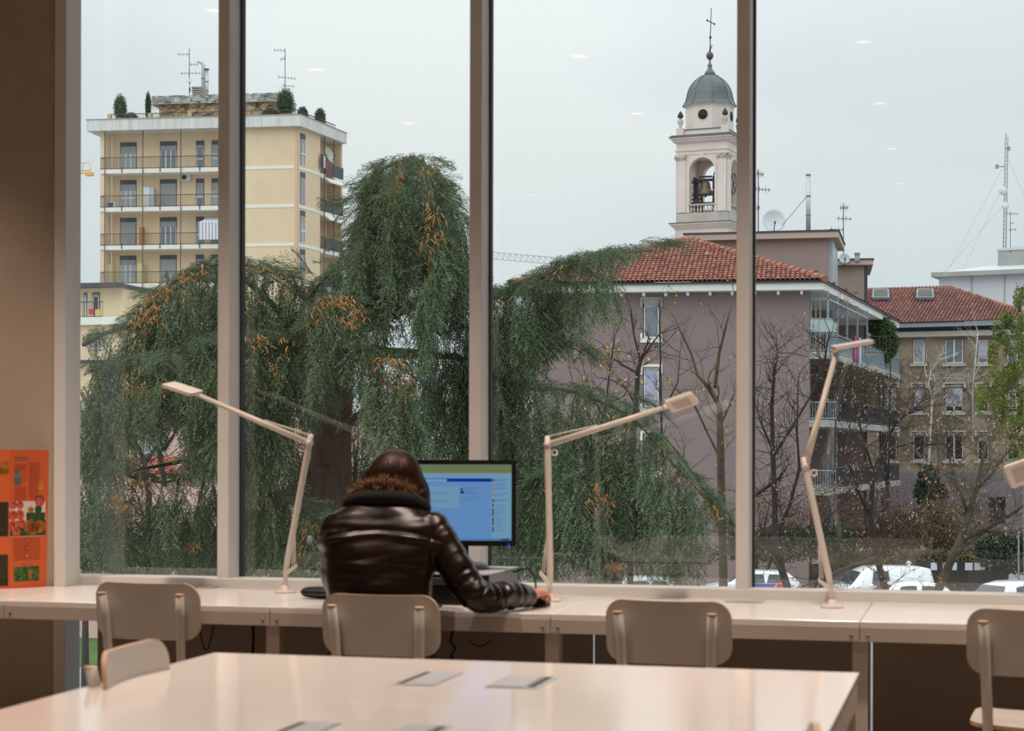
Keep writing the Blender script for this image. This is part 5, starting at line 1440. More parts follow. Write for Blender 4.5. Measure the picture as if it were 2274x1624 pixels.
a0 = F6.sz(2216, 570, -3)[0]
m = MB(); F6.box(m, a0, F6.W, -8, -3, zs6, F6.sz(2240, 552, -3)[1]); m.build('plant_room', greyconc, wb)
m = MB(); F6.box(m, a0 - 0.1, F6.W, -8.1, -2.9, F6.sz(2240, 556, -3)[1], F6.sz(2240, 550, -3)[1]); m.build('plant_room_roof', pale, wb)
DMST = 174.0
mt = thing('radio_mast', 'tall grey lattice radio mast with small dishes and guy wires', 'mast', at_d(2230, 552, DMST))
m = MB(); ptm = M('mast_grey', (150, 154, 160), 0.5)
q0, q1 = at_d(2230, 552, DMST), at_d(2234.5, 305, DMST)
for k in range(3):
    o = Vector((0.17*math.cos(2.1*k), 0.17*math.sin(2.1*k), 0)); m.tube([q0 + o, q1 + o], 0.04, 5)
for i in range(26):
    for k in range(3):
        o = Vector((0.17*math.cos(2.1*k), 0.17*math.sin(2.1*k), 0)); o2 = Vector((0.17*math.cos(2.1*(k+1)), 0.17*math.sin(2.1*(k+1)), 0))
        m.tube([lerp(q0, q1, i/26) + o, lerp(q0, q1, (i+1)/26) + o2], 0.022, 3, caps=False)
m.build('lattice', ptm, mt)
m = MB(); m.tube([q1, at_d(2234.5, 296, DMST)], 0.05, 5); m.build('tip', ptm, mt)
for px, py, r_ in ((2227, 424, 10), (2232, 458, 8)):
    c = at_d(px, py, DMST - 0.4); m = MB(); m.lathe([(0, 0), (r_/FPX*DMST, 0.05), (r_/FPX*DMST, 0.12), (0, 0.12)], c, 16, R=(-FWD).to_track_quat('Z', 'Y').to_matrix()); m.build('drum_dish', whitep, mt)
for px, py in ((2214, 370), (2240, 330)):
    m = MB(); m.tube([at_d(2233, py, DMST), at_d(px, py, DMST)], 0.05, 5); m.box(at_d(px, py, DMST), (0.3, 0.3, 0.35)); m.build('side_aerial', ptm, mt)
for x, y, y0 in ((2108, 596, 360), (2140, 596, 400), (2098, 604, 450), (2290, 470, 340)):
    m = MB(); m.tube([at_d(2233, y0, DMST), at_d(x, y, DMST - 2)], 0.012, 3, caps=False); m.build('guy_wire', ptm, mt)
antenna('thin aerial mast just right of the lattice mast', 2244, 470, 560, 172, [(475, 2232, 2262, 0, 5), (496, 2242, 2252, 0, 2), (510, 2240, 2258, 0, 3)])

# ---------------------------------------------------------------- the bell tower
A, B = at_d(1503, 400, 168.9), at_d(1614, 400, 167.0)
FT = Face(A, B); TWd = FT.W
ZB = lambda y: CAM_H + (1000 - y + 1.2)*167.0/FPX
cen = FT.P(TWd/2, -TWd/2, 0)
bt = thing('bell_tower', 'pale pink church bell tower with a grey dome and open belfry', 'bell tower', (cen.x, cen.y, ZG))
stone = M('tower_render', (228, 212, 204), 0.85, var=0.08, scale=0.6)
stone_g = M('tower_stone', (196, 188, 178), 0.9, var=0.2, scale=1)
lead = M('lead_sheet', (84, 92, 97), 0.5, var=0.25, scale=0.7, c2=(104, 112, 106))
iron = M('bell_iron', (40, 48, 60), 0.6)
bronze = M('bell_bronze', (112, 104, 88), 0.5, metal=0.4)
faces = [FT, Face(FT.P(TWd, 0, 0), FT.P(TWd, -TWd, 0)), Face(FT.P(TWd, -TWd, 0), FT.P(0, -TWd, 0)), Face(FT.P(0, -TWd, 0), FT.P(0, 0, 0))]
def sq(mb, g, z0, z1, mi=0):
    return foot(mb, [FT.P(-g, g, 0), FT.P(TWd + g, g, 0), FT.P(TWd + g, -TWd - g, 0), FT.P(-g, -TWd - g, 0)], z0, z1, mi)
m = MB(); sq(m, 0.12, ZG, ZB(500)); m.build('shaft', stone, bt)
m = MB(); sq(m, 0.25, ZB(504), ZB(500)); sq(m, 0.40, ZB(500), ZB(496)); sq(m, 0.55, ZB(496), ZB(493)); m.build('lower_cornice', stone, bt)
m = MB(); sq(m, 0.60, ZB(493) + 0.002, ZB(491)); m.build('lead_flashing', lead, bt)
m = MB(); sq(m, 0.05, ZB(491) + 0.004, ZB(469)); m.build('pedestal', stone_g, bt)
ow = (1531 - 1503)/111.0*TWd, (1587.5 - 1503)/111.0*TWd
zb_, zsp, zt_ = ZB(468), ZB(376), ZB(332)
th = 0.62
for F in faces:
    m = MB()
    a0, a1 = ow; rr = (a1 - a0)/2; ca = (a0 + a1)/2
    F.box(m, 0.0, a0, -th, 0, zb_, zt_); F.box(m, a1, TWd - 0.0, -th, 0, zb_, zt_)
    n = 16
    for i in range(n):
        t0, t1 = math.pi*(1 - i/n), math.pi*(1 - (i+1)/n)
        q0, q1 = (ca + rr*math.cos(t0), zsp + rr*math.sin(t0)), (ca + rr*math.cos(t1), zsp + rr*math.sin(t1))
        m.prism([F.P(q0[0], 0, q0[1]), F.P(q1[0], 0, q1[1]), F.P(q1[0], 0, zt_), F.P(q0[0], 0, zt_)], -F.n*th)
    m.build('arcade_wall', stone, bt)
    m = MB()
    for i in range(n):
        t0, t1 = math.pi*(1 - i/n), math.pi*(1 - (i+1)/n)
        pr_ = [(ca + k*math.cos(t), zsp + k*math.sin(t)) for t in (t0, t1) for k in (rr, rr + 0.22)]
        m.prism([F.P(*[pr_[0][0], 0.0, pr_[0][1]]), F.P(pr_[2][0], 0.0, pr_[2][1]), F.P(pr_[3][0], 0.0, pr_[3][1]), F.P(pr_[1][0], 0.0, pr_[1][1])], F.n*0.06)
    for s0, s1 in ((a0 - 0.22, a0), (a1, a1 + 0.22)): F.box(m, s0, s1, 0, 0.06, zb_, zsp)
    F.box(m, ca - 0.18, ca + 0.18, 0, 0.12, zsp + rr, zsp + rr + 0.5)
    m.build('arch_moulding', stone, bt)
    for s0 in (0.03, TWd - 0.86):
        m = MB(); F.box(m, s0, s0 + 0.83, 0.0, 0.10, zb_, ZB(350)); m.build('pilaster', stone, bt)
        m = MB(); F.box(m, s0 - 0.06, s0 + 0.89, 0.0, 0.16, ZB(350), ZB(347)); F.box(m, s0 - 0.02, s0 + 0.85, 0.0, 0.18, ZB(347), ZB(341)); F.box(m, s0 - 0.1, s0 + 0.93, 0.0, 0.22, ZB(341), ZB(338.5))
        for k in (0.12, 0.71): m.lathe([(0, -0.08), (0.13, -0.08), (0.13, 0.08), (0, 0.08)], F.P(s0 + k, 0.19, ZB(344)), 10, R=F.n.to_track_quat('Z', 'Y').to_matrix())
        m.build('capital', stone_g, bt)
    # balustrade in the opening
    zr0, zr1 = ZB(467), ZB(449.5)
    m = MB(); F.box(m, a0 - 0.1, a1 + 0.1, -0.45, 0.1, zr1 - 0.14, zr1); m.build('handrail', stone_g, bt)
    for i in range(8):
        c = F.P(lerp(a0 + 0.12, a1 - 0.12, i/7), -0.2, zr0 + 0.02); h = zr1 - zr0 - 0.16
        m = MB(); m.lathe([(0.09, 0), (0.09, 0.05), (0.045, 0.1), (0.10, h*0.38), (0.045, h*0.72), (0.075, h*0.86), (0.085, h)], c, 8); m.build('baluster', stone, bt)
# bells, yokes and wheels
for cpos, sc in ((FT.P((ow[0] + ow[1])/2 - 0.05, -1.25, ZB(420)), 1.0), (FT.P(TWd - 1.1, -2.6, ZB(424)), 1.05)):
    m = MB(); m.lathe([(0.0, 0.98), (0.28, 0.96), (0.40, 0.84), (0.46, 0.45), (0.55, 0.18), (0.74, -0.12), (0.76, -0.24), (0.70, -0.26), (0.0, -0.2)], cpos, 20); b_ = m.build('bell', bronze, bt)
    m = MB(); m.tube([cpos, cpos - UP*0.45], [0.05, 0.09], 8); m.build('clapper', iron, b_)
    m = MB(); m.box(cpos + UP*1.12, (1.3, 0.3, 0.22)); m.box(cpos + UP*1.42, (1.15, 0.25, 0.14)); m.build('yoke', iron, b_)
    m = MB()
    wc = cpos + FT.ex*0.95 + UP*1.0
    cq = FT.ex.to_track_quat('Z', 'Y').to_matrix() @ Matrix.Rotation(0, 3, 'Z')
    ring = [wc + (FT.n*0.4 + FT.ex*0.25).normalized()*0.95*math.cos(i*math.pi/12) + UP*0.95*math.sin(i*math.pi/12) for i in range(25)]
    m.tube(ring, 0.045, 5)
    for i in range(0, 24, 4): m.tube([wc, ring[i]], 0.03, 4)
    m.build('bell_wheel', iron, b_)
m = MB()
for a, o in ((ow[0] + 0.18, -0.9), (ow[1] - 0.42, -0.95), (ow[0] + 0.5, -2.2), (ow[1] - 0.15, -2.3)):
    m.tube([FT.P(a, o, ZB(462)), FT.P(a, o, ZB(386))], 0.10, 6)
for z in (ZB(452), ZB(436), ZB(398)):
    m.tube([FT.P(ow[0] - 0.4, -0.95, z), FT.P(ow[0] + 0.9, -1.0, z)], 0.07, 6); m.tube([FT.P(ow[1] - 0.5, -1.0, z), FT.P(ow[1] + 0.5, -2.4, z)], 0.06, 6)
m.tube([FT.P(ow[0] - 0.4, -0.9, ZB(444)), FT.P(ow[1] + 0.4, -1.0, ZB(446))], 0.08, 6)
m.box(FT.P(ow[0] + 0.35, -1.0, ZB(450)), (0.5, 0.4, 1.1)); m.box(FT.P(ow[0] + 0.25, -1.3, ZB(415)), (0.35, 0.4, 2.2))
m.build('bell_frame', iron, bt)
wc = FT.P(0.25, -TWd*0.5, ZB(405)); m = MB(); wx = (FT.ex + FT.n*0.2).normalized()
ring = [wc + wx*0.86*math.cos(i*math.pi/12) + UP*0.86*math.sin(i*math.pi/12) for i in range(25)]
m.tube(ring, 0.045, 5)
for i in range(0, 24, 3): m.tube([wc, ring[i]], 0.025, 4)
m.build('bell_wheel', iron, bt)
# entablature
m = MB(); sq(m, 0.05, ZB(338.5), ZB(330)); sq(m, 0.14, ZB(330), ZB(327)); sq(m, 0.03, ZB(327), ZB(312)); m.build('entablature', stone, bt)
m = MB(); sq(m, 0.18, ZB(312), ZB(309)); sq(m, 0.34, ZB(309), ZB(304)); sq(m, 0.52, ZB(304), ZB(300.5)); m.build('upper_cornice', stone, bt)
m = MB(); sq(m, 0.60, ZB(300.5) + 0.002, ZB(298)); sq(m, 0.45, ZB(298), ZB(295)); m.build('lead_flashing', lead, bt)
m = MB(); sq(m, -0.30, ZB(295) + 0.002, ZB(282)); m.build('attic', stone, bt)
m = MB(); sq(m, -0.24, ZB(282) + 0.001, ZB(280)); m.build('lead_flashing', lead, bt)
ZC = lambda y: CAM_H + (1000 - y + 1.2)*((cen - CAM).dot(FWD))/FPX
oc_R = Matrix.Rotation(math.atan2(FT.ex.y, FT.ex.x) + math.pi/8, 3, 'Z')
dr = 2.22
m = MB(); m.lathe([(dr, ZB(295)), (dr, ZC(241)), (dr + 0.1, ZC(240)), (dr + 0.22, ZC(237.5))], (cen.x, cen.y, 0), 8, smooth=False, R=oc_R); m.build('drum', stone, bt)
for F, px in ((FT, 1559), (faces[1], 0)):
    c = F.P(TWd/2, -TWd/2 + dr*math.cos(math.pi/8) - 0.05, ZC(262)); m = MB(); m.lathe([(0, 0), (0.46, 0), (0.46, 0.09), (0, 0.09)], c, 24, R=F.n.to_track_quat('Z', 'Y').to_matrix()); m.build('oculus', M('dark_hole', (30, 34, 42), 0.8), bt)
    m = MB(); m.lathe([(0.46, 0.0), (0.54, 0.0), (0.54, 0.08), (0.46, 0.08)], c, 24, R=F.n.to_track_quat('Z', 'Y').to_matrix()); m.build('oculus_rim', stone, bt)
dome = [(2.52, 238), (2.40, 234.5), (2.24, 228), (2.14, 219), (2.06, 209), (1.92, 199), (1.70, 189.5), (1.36, 180), (0.98, 173), (0.60, 168)]
m = MB(); m.lathe([(r_, ZC(y)) for r_, y in dome], (cen.x, cen.y, 0), 8, smooth=False, R=oc_R); m.build('dome', lead, bt)
m = MB()
for k in range(8):
    a = 2*math.pi*k/8; m.tube([Vector((cen.x, cen.y, ZC(y) + 0.02)) + oc_R @ Vector((r_*math.cos(a), r_*math.sin(a), 0)) for r_, y in dome], 0.045, 5)
m.build('dome_ribs', lead, bt)
m = MB(); m.lathe([(0.50, ZC(168)), (0.50, ZC(163)), (0.42, ZC(160)), (0.22, ZC(153)), (0.18, ZC(150)), (0.24, ZC(146)), (0.10, ZC(141)), (0.06, ZC(130))], (cen.x, cen.y, 0), 12); m.build('lantern', lead, bt)
cx_ = cen + UP*ZC(124)
m = MB(); m.ell(cx_, (0.33, 0.33, 0.40), 14, 10); m.build('ball', M('copper_ball', (100, 84, 74), 0.5, metal=0.3), bt)
m = MB(); tpc = cen + UP*ZC(18) + FT.ex*0.12; q = cen + UP*ZC(117)
m.tube([q, tpc], [0.05, 0.035], 6); c1 = lerp(q, tpc, 0.68); m.tube([c1 - FT.ex*0.34 + UP*0.20, c1 + FT.ex*0.34 - UP*0.20], 0.05, 6)
for e in (c1 - FT.ex*0.34 + UP*0.20, c1 + FT.ex*0.34 - UP*0.20): m.ell(e, (0.09, 0.09, 0.10), 8, 6)
m.ell(lerp(q, tpc, 0.34), (0.12, 0.12, 0.14), 8, 6); m.ell(lerp(q, tpc, 0.05), (0.09, 0.09, 0.11), 8, 6); m.tube([lerp(q, tpc, 0.05), lerp(q, tpc, 0.05) + FT.ex*0.2 + UP*0.5], 0.05, 5)
m.build('cross', iron, bt)
for s_, o_ in ((0.25, -0.25), (TWd - 0.25, -0.25), (TWd - 0.25, -TWd + 0.25), (0.25, -TWd + 0.25)):
    p = FT.P(s_, o_, ZB(295)); m = MB(); m.box(p + UP*0.35, (0.66, 0.66, 0.72)); m.build('pier', stone, bt)
    hh = ZB(280) + 0.06
    m = MB(); m.lathe([(0.26, 0), (0.12, 0.12), (0.26, 0.55), (0.28, 0.75), (0.10, 0.92), (0.12, 1.0)], (p.x, p.y, hh), 12); u_ = m.build('urn', stone_g, bt)
    m = MB(); m.lathe([(0.12, 1.0), (0.25, 1.05), (0.26, 1.25), (0.12, 1.52), (0.0, 1.68)], (p.x, p.y, hh), 12); m.build('flame_cap', iron, u_)

# cranes on the skyline
crw = M('crane_white', (206, 210, 214), 0.6); cry = M('crane_yellow', (226, 178, 84), 0.6)
def truss(name, label, p0, p1, h0, h1, n, mat, r):
    t = thing(name, label, 'crane', p0); d_ = (p1 - p0)
    for nm, o in (('lower_chord', Vector()), ('upper_chord', None)):
        m = MB(); m.tube([p0 + (o if o is not None else UP*h0), p1 + (o if o is not None else UP*h1)], r, 5); m.build(nm, mat, t)
    m = MB(); pv = None
    for i in range(n+1):
        b = p0 + d_*(i/n); u = b + UP*lerp(h0, h1, i/n); m.tube([b, u], r*0.7, 4, caps=False)
        if i < n: m.tube([u, p0 + d_*((i+1)/n)], r*0.7, 4, caps=False)
    m.build('lacing', mat, t); return t
t = truss('crane_jib', 'thin white crane jib reaching behind the cedar branch', at_d(1066, 572.5, 300), at_d(1250, 588, 296), 1.15, 1.05, 14, crw, 0.10)
q = at_d(1244, 589, 296.5); m = MB(); m.tube([Vector((q.x, q.y, ZG)), q], 0.5, 4); m.build('tower_mast', crw, t)
t = truss('crane', 'yellow crane end showing beside the window jamb', at_d(150, 387, 280), at_d(202, 385, 280), 0.5, 0.5, 8, cry, 0.06)
m = MB(); m.tube([at_d(182, 386, 280), at_d(186, 362, 280), at_d(199, 362, 280), at_d(203, 386, 280)], 0.05, 5); m.tube([at_d(150, 362, 280), at_d(199, 362, 280)], 0.05, 5); m.build('cab_frame', cry, t)
q = at_d(152, 388, 280); m = MB(); m.tube([Vector((q.x, q.y, ZG)), q], 0.5, 4); m.build('tower_mast', cry, t)
m = MB(); m.box(at_d(199, 387, 280), (1.1, 0.8, 0.5)); m.build('counterweight', cry, t)

# ================================================================ TREES
def make_spray(seed, L=0.62):
    """one drooping cedar frond hanging along -z: a rib, side twigs, needle blades. Returns (k,3,3) and tip weights"""
    r = np.random.RandomState(seed); T, W = [], []
    def blades(p, q, n, ln, w0, w1):
        ax = q - p; ll = np.linalg.norm(ax); ax = ax/ll
        for i in range(n):
            t = (i + r.rand())/n; b = p + (q-p)*t
            pr = r.normal(size=3); pr -= ax*pr.dot(ax); pr /= np.linalg.norm(pr) + 1e-9
            d = ax*0.75 + pr*0.75; d /= np.linalg.norm(d)
            s = np.cross(d, r.normal(size=3)); s /= np.linalg.norm(s) + 1e-9
            l = ln*(0.7 + 0.5*r.rand())
            T.append((b - s*0.0058, b + s*0.0058, b + d*l)); W.append(w0 + (w1-w0)*t)
    bend = r.uniform(-0.06, 0.06, 2)
    pt = lambda t: np.array([bend[0]*math.sin(t*3), bend[1]*math.sin(t*3) , -L*t])
    n = 17
    for i in range(n):
        t = (i + 0.5)/n; blades(pt(i/n), pt((i+1)/n), 4, 0.026, t*0.3, t*0.4)
        for s in (-1, 1):
            if r.rand() < 0.06: continue
            ln = (0.05 + 0.17*math.sin(math.pi*min(1, 0.18 + t*0.80)))*r.uniform(0.65, 1.2)
            az = s*math.pi/2 + r.normal()*0.45
            a = math.radians(r.uniform(28, 55))
            d = np.array([math.cos(az)*math.sin(a), math.sin(az)*math.sin(a), -math.cos(a)])
            p0 = pt(t); p1 = p0 + d*ln*0.55; d2 = d + np.array([0, 0, -0.55]); d2 /= np.linalg.norm(d2); p2 = p1 + d2*ln*0.45
            k = max(4, int(ln/0.0135))
            blades(p0, p1, int(k*0.6), 0.025, 0.2, 0.6); blades(p1, p2, int(k*0.6) + 1, 0.025, 0.6, 1.0)
    return np.array(T), np.array(W)
SPR = [make_spray(s) for s in range(5)]
DC = 20.0
LIMBS = [
 # the weeping crown
 [(905,334,0,250),(875,338,-.1,290),(850,352,-.2,280),(828,385,-.1,250),(812,420,0,240),(796,460,.1,200),(785,505,.2,170),(775,560,.3,130),(765,620,.3,80)],
 [(905,334,0,250),(938,338,-.1,300),(962,355,-.2,300),(980,388,-.1,260),(996,432,0,210),(1008,472,.1,190),(1026,520,.1,160),(1036,570,.2,130),(1046,610,.3,110)],
 [(890,338,-.5,300),(880,400,-.8,280),(872,470,-1.0,230),(866,540,-1.1,120)],
 [(945,343,-.5,200),(958,400,-.8,220),(962,460,-1,200),(955,530,-1.2,230),(946,600,-1.2,170),(945,660,-1.2,110)],
 [(840,368,-.4,250),(815,430,-.6,240),(802,500,-.7,180),(796,560,-.8,120)],
 [(985,420,-.5,220),(1000,500,-.5,160),(1010,570,-.4,110)],
 [(830,400,.9,320),(905,360,1.0,300),(985,400,.9,260)],
 [(800,520,.7,230),(850,590,.9,150),(820,640,.9,120)],
 # left dome
 [(185,742,.3,80),(235,716,0,230),(290,700,-.3,230),(320,670,-.5,250),(350,632,-.6,280),(390,600,-.7,300),(430,577,-.7,350),(480,563,-.6,400),(530,562,-.5,420),(575,570,-.4,420),(620,588,-.3,380),(660,615,-.2,300),(690,640,0,250)],
 [(200,800,-.5,250),(250,790,-.9,270),(300,770,-1.2,180),(340,790,-1.4,110),(420,740,-1.2,220),(500,720,-1.1,330),(580,730,-1,330),(650,730,-.9,300)],
 [(182,850,0,200),(205,900,-.2,160),(240,930,-.6,130),(268,960,-.8,100)],
 [(180,1020,-.8,270),(230,1010,-1,280),(300,1038,-1.1,250),(360,1048,-1.1,240),(420,1040,-1,240),(480,1012,-.9,270),(520,1010,-.8,260)],
 [(545,1060,-.8,220),(600,1085,-.8,200),(650,1095,-1,190),(700,1110,-1.1,180),(760,1130,-1,170)],
 [(400,900,-.6,100),(440,880,-.7,130),(480,860,-.7,160)],
 [(300,712,.1,200),(335,672,.1,220),(365,640,.1,260),(405,605,.1,300),(450,582,.1,400),(500,576,.2,400),(550,578,.3,400),(600,590,.3,360),(645,618,.3,320),(680,645,.4,260)],
 [(848,362,.35,200),(820,392,.4,200),(800,430,.4,180),(905,345,.5,200),(960,362,.4,200),(990,400,.4,180),(1008,450,.4,150)],
 # shoulders and middle drapes
 [(690,640,0,220),(710,606,-.2,250),(740,577,-.3,280),(762,545,-.2,200)],
 [(690,700,-1,170),(730,640,-1.2,240),(770,640,-1.3,250),(810,680,-1.2,240),(840,740,-1.1,200)],
 [(815,785,-1.4,170),(850,768,-1.6,230),(890,770,-1.6,220),(915,800,-1.5,240),(925,870,-1.4,140)],
 [(830,900,-1.3,130),(870,930,-1.5,130),(910,950,-1.4,100)],
 [(935,690,.2,250),(980,720,0,300),(1030,700,0,340),(1062,720,0,340),(1045,830,-.2,260)],
 # right-hand limbs
 [(1040,640,.3,200),(1085,632,.2,230),(1112,624,.1,280),(1150,614,0,230),(1190,602,-.1,190),(1230,575,-.2,150),(1265,560,-.2,110),(1300,553,-.3,100),(1340,545,-.3,100),(1358,543,-.3,130),(1385,538,-.3,40),(1420,534,-.4,25),(1450,533,-.4,10)],
 [(1070,650,.4,200),(1112,632,.35,230),(1150,622,.3,220),(1190,608,.2,200),(1230,580,.1,170),(1265,563,.1,130),(1300,556,.05,110),(1340,548,0,110),(1365,546,0,90),(1395,540,-.1,40)],
 [(1110,640,-.35,200),(1160,625,-.4,200),(1210,600,-.4,170),(1250,570,-.45,120),(1310,554,-.45,100),(1355,546,-.5,120)],
 [(1100,700,0,280),(1140,722,-.2,220),(1180,742,-.4,110),(1230,741,-.5,70),(1275,750,-.6,60),(1300,765,-.7,30)],
 [(1090,802,-.4,330),(1140,832,-.6,330),(1190,842,-.8,330),(1240,840,-1,340),(1290,850,-1.1,330),(1340,870,-1.2,320),(1385,893,-1.3,310),(1430,930,-1.3,290),(1460,965,-1.3,260),(1500,1013,-1.4,220),(1540,1053,-1.4,160),(1580,1102,-1.4,100),(1605,1135,-1.4,50)],
 [(1090,1000,-.2,280),(1150,1050,-.4,230),(1200,1020,-.9,260),(1260,1000,-1.2,270),(1310,1050,-1.5,220),(1350,1080,-1.6,190),(1400,1090,-1.5,150),(1450,1110,-1.4,130)],
 # shaded inside of the tree
 [(560,720,1.3,480),(640,720,1.5,500),(720,780,1.5,440),(800,780,1.4,440),(900,790,1.3,440),(980,790,1.3,440),(1070,770,1.2,460),(1160,860,.9,380),(1260,930,.6,320)],
 [(480,760,1.0,250),(600,900,2.0,380),(700,940,2.0,350),(850,960,2.0,320),(1000,960,2.0,320),(1120,980,1.6,310)],
 [(220,1100,.6,180),(320,1110,.6,170),(440,1100,.6,180),(540,1060,.6,230)],
]
rs = np.random.RandomState(11)
SP, SD, SS, SA = [], [], [], []      # base, direction, scale, pixel of every frond
def interp(limb, s):
    i = min(int(s), len(limb)-2); t = s - i
    return [lerp(a, b, t) for a, b in zip(limb[i], limb[i+1])]
for li, limb in enumerate(LIMBS):
    deep = li >= len(LIMBS) - 3
    s = 0.0
    while s < len(limb) - 1:
        px, py, dd, Lc = interp(limb, s); i = min(int(s), len(limb)-2)
        seg = math.hypot(limb[i+1][0]-limb[i][0], limb[i+1][1]-limb[i][1])
        dx = (limb[i+1][0]-limb[i][0])/max(seg, 1)
        Lv = Lc*(0.55 + 0.62*(0.5 + 1.0*noise.noise(Vector((px*0.022, li*3.1, py*0.01)))))
        n = max(1, int(Lv/40))
        for k in ([0, 0] if not deep else []) + list(range(n)):
            f = k/max(1, n-1) if n > 1 else 0
            x = px + rs.normal()*9; y = py + k*40*(0.9 + 0.2*rs.rand()) + (rs.rand()*10 + 3 if k == 0 else rs.normal()*14)
            d = DC + dd - 0.30*math.sin(f*2.2) + rs.normal()*0.12 + 0.75*noise.noise(Vector((px*0.026, li*5.3, py*0.006)))
            p = at_d(x, y, d)
            if k == 0: th, az = math.radians(rs.uniform(30, 84)), rs.uniform(0, 2*math.pi)
            else: th, az = math.radians(abs(rs.normal()*13) + 2), rs.uniform(math.pi, 2*math.pi)
            v = RGT*(math.sin(th)*math.cos(az)*0.9 + 0.25*dx*(k == 0)) + FWD*(math.sin(th)*math.sin(az)) - UP*math.cos(th)
            sc = (1.0 if k else 0.46)*rs.uniform(0.7, 1.12)
            if deep: sc *= 1.2
            if Lc < 60: sc *= 0.55 + Lc/150.0
            SP.append(p[:]); SD.append(v.normalized()[:]); SS.append(sc); SA.append((x, y, dd, k))
        s += (11.5 if not deep else 30)/max(seg, 1)*1.0
# pointed twig ends that stick out of the outline
for (x0, y0, x1, y1, dd, n) in ((1420,532,1490,534,-.4,9),(1280,752,1318,782,-.7,7),(1380,868,1462,900,-1.2,9),(1585,1105,1628,1165,-1.4,9),(700,612,672,600,-.2,4),(1030,420,1008,410,0,4),(1020,470,1045,500,0,5),(785,440,765,440,0,4),(1290,1000,1180,1060,-1.6,6),(620,1100,560,1150,-1,6),(250,1090,200,1190,-1.2,6),(780,700,800,760,-1.6,6)):
    for i in range(n):
        t = i/n; p = at_d(lerp(x0, x1, t) + rs.normal()*4, lerp(y0, y1, t) + rs.normal()*3, DC + dd)
        v = (RGT*(x1-x0) - UP*(y1-y0)*1.0).normalized() - UP*0.25 + Vector(rs.normal(size=3))*0.22
        SP.append(p[:]); SD.append(v.normalized()[:]); SS.append(rs.uniform(0.35, 0.6)); SA.append((x0, y0, dd, 0))
SP, SD, SS, SA = np.array(SP), np.array(SD), np.array(SS), np.array(SA)
pick = rs.randint(0, len(SPR), len(SP))
needle = M('cedar_needles', (106, 118, 88), 0.6, var=0.35, scale=1.3, c2=(86, 98, 66), attr='tint', spec=0.3)
allV, allC = [], []
tone = 0.72 + 0.55*rs.rand(len(SP)); blue = rs.rand(len(SP))
for k, (T, W) in enumerate(SPR):
    ix = np.where(pick == k)[0]
    z = -SD[ix]; a = rs.normal(size=(len(ix), 3)); x = a - z*(a*z).sum(1)[:, None]; x /= np.linalg.norm(x, axis=1)[:, None]; y = np.cross(z, x)
    Rm = np.stack([x, y, z], 2)                                  # columns
    V = np.einsum('nij,tvj->ntvi', Rm, T)*SS[ix][:, None, None, None] + SP[ix][:, None, None, :]
    c = tone[ix][:, None]*(0.62 + 0.78*W[None, :])
    bl_ = (blue[ix][:, None]*0.5 + 0.5*W[None, :])
    col = np.stack([c*(0.90 + 0.06*bl_), c*(0.98), c*(0.78 + 0.40*bl_)], 2)
    allV.append(V.reshape(-1, 3)); allC.append(np.repeat(col.reshape(-1, 3), 3, 0))
V = np.concatenate(allV); Cc = np.concatenate(allC)
cb = at_d(735, 1300, DC + 0.8); cb = Vector((cb.x, cb.y, ZG))
cedar = thing('weeping_cedar', 'big weeping cedar with drooping green curtains and orange cones outside the window', 'tree', cb)
bark = M('cedar_bark', (104, 84, 72), 0.95, var=0.4, scale=6, bump=0.6, bscale=20, stretch=(3, 3, 0.6))
m = MB(); tp_ = [cb] + [at_d(x, y, DC + dd) for x, y, dd in ((733,1300,.8),(737,1000,.8),(748,820,.7),(800,660,.5),(862,480,.2),(900,350,0))]
m.tube(tp_, [0.34, 0.26, 0.22, 0.19, 0.14, 0.09, 0.03], 14); m.build('trunk', bark, cedar)
for x0, y0, x1, y1, dd, r_ in ((748,850,480,575,-.3,.07),(748,820,740,600,-.1,.05),(770,760,1040,660,.3,.07),(760,800,1100,820,0,.07),(737,960,1000,900,.5,.07),(737,1050,300,1045,-.4,.045),(760,820,860,780,-1.1,.045)):
    a_, b_ = at_d(x0, y0, DC + 0.6), at_d(x1, y1, DC + dd); mid = lerp(a_, b_, 0.5) + UP*0.12
    m = MB(); m.tube([a_, lerp(a_, mid, .5) + UP*0.05, mid, lerp(mid, b_, .5) + UP*0.05, b_], [r_, r_*.85, r_*.7, r_*.5, r_*.3], 8); m.build('branch', bark, cedar)
for li, limb in enumerate(LIMBS[:-3]):
    m = MB(); m.tube([at_d(x, y + 24, DC + dd + 0.15) for x, y, dd, L in limb], [lerp(0.024, 0.005, i/(len(limb)-1)) for i in range(len(limb))], 6); m.build('branch', bark, cedar)
tag(np_mesh('foliage', V, np.arange(len(V)).reshape(-1, 3), needle, cedar, Cc), kind='stuff')
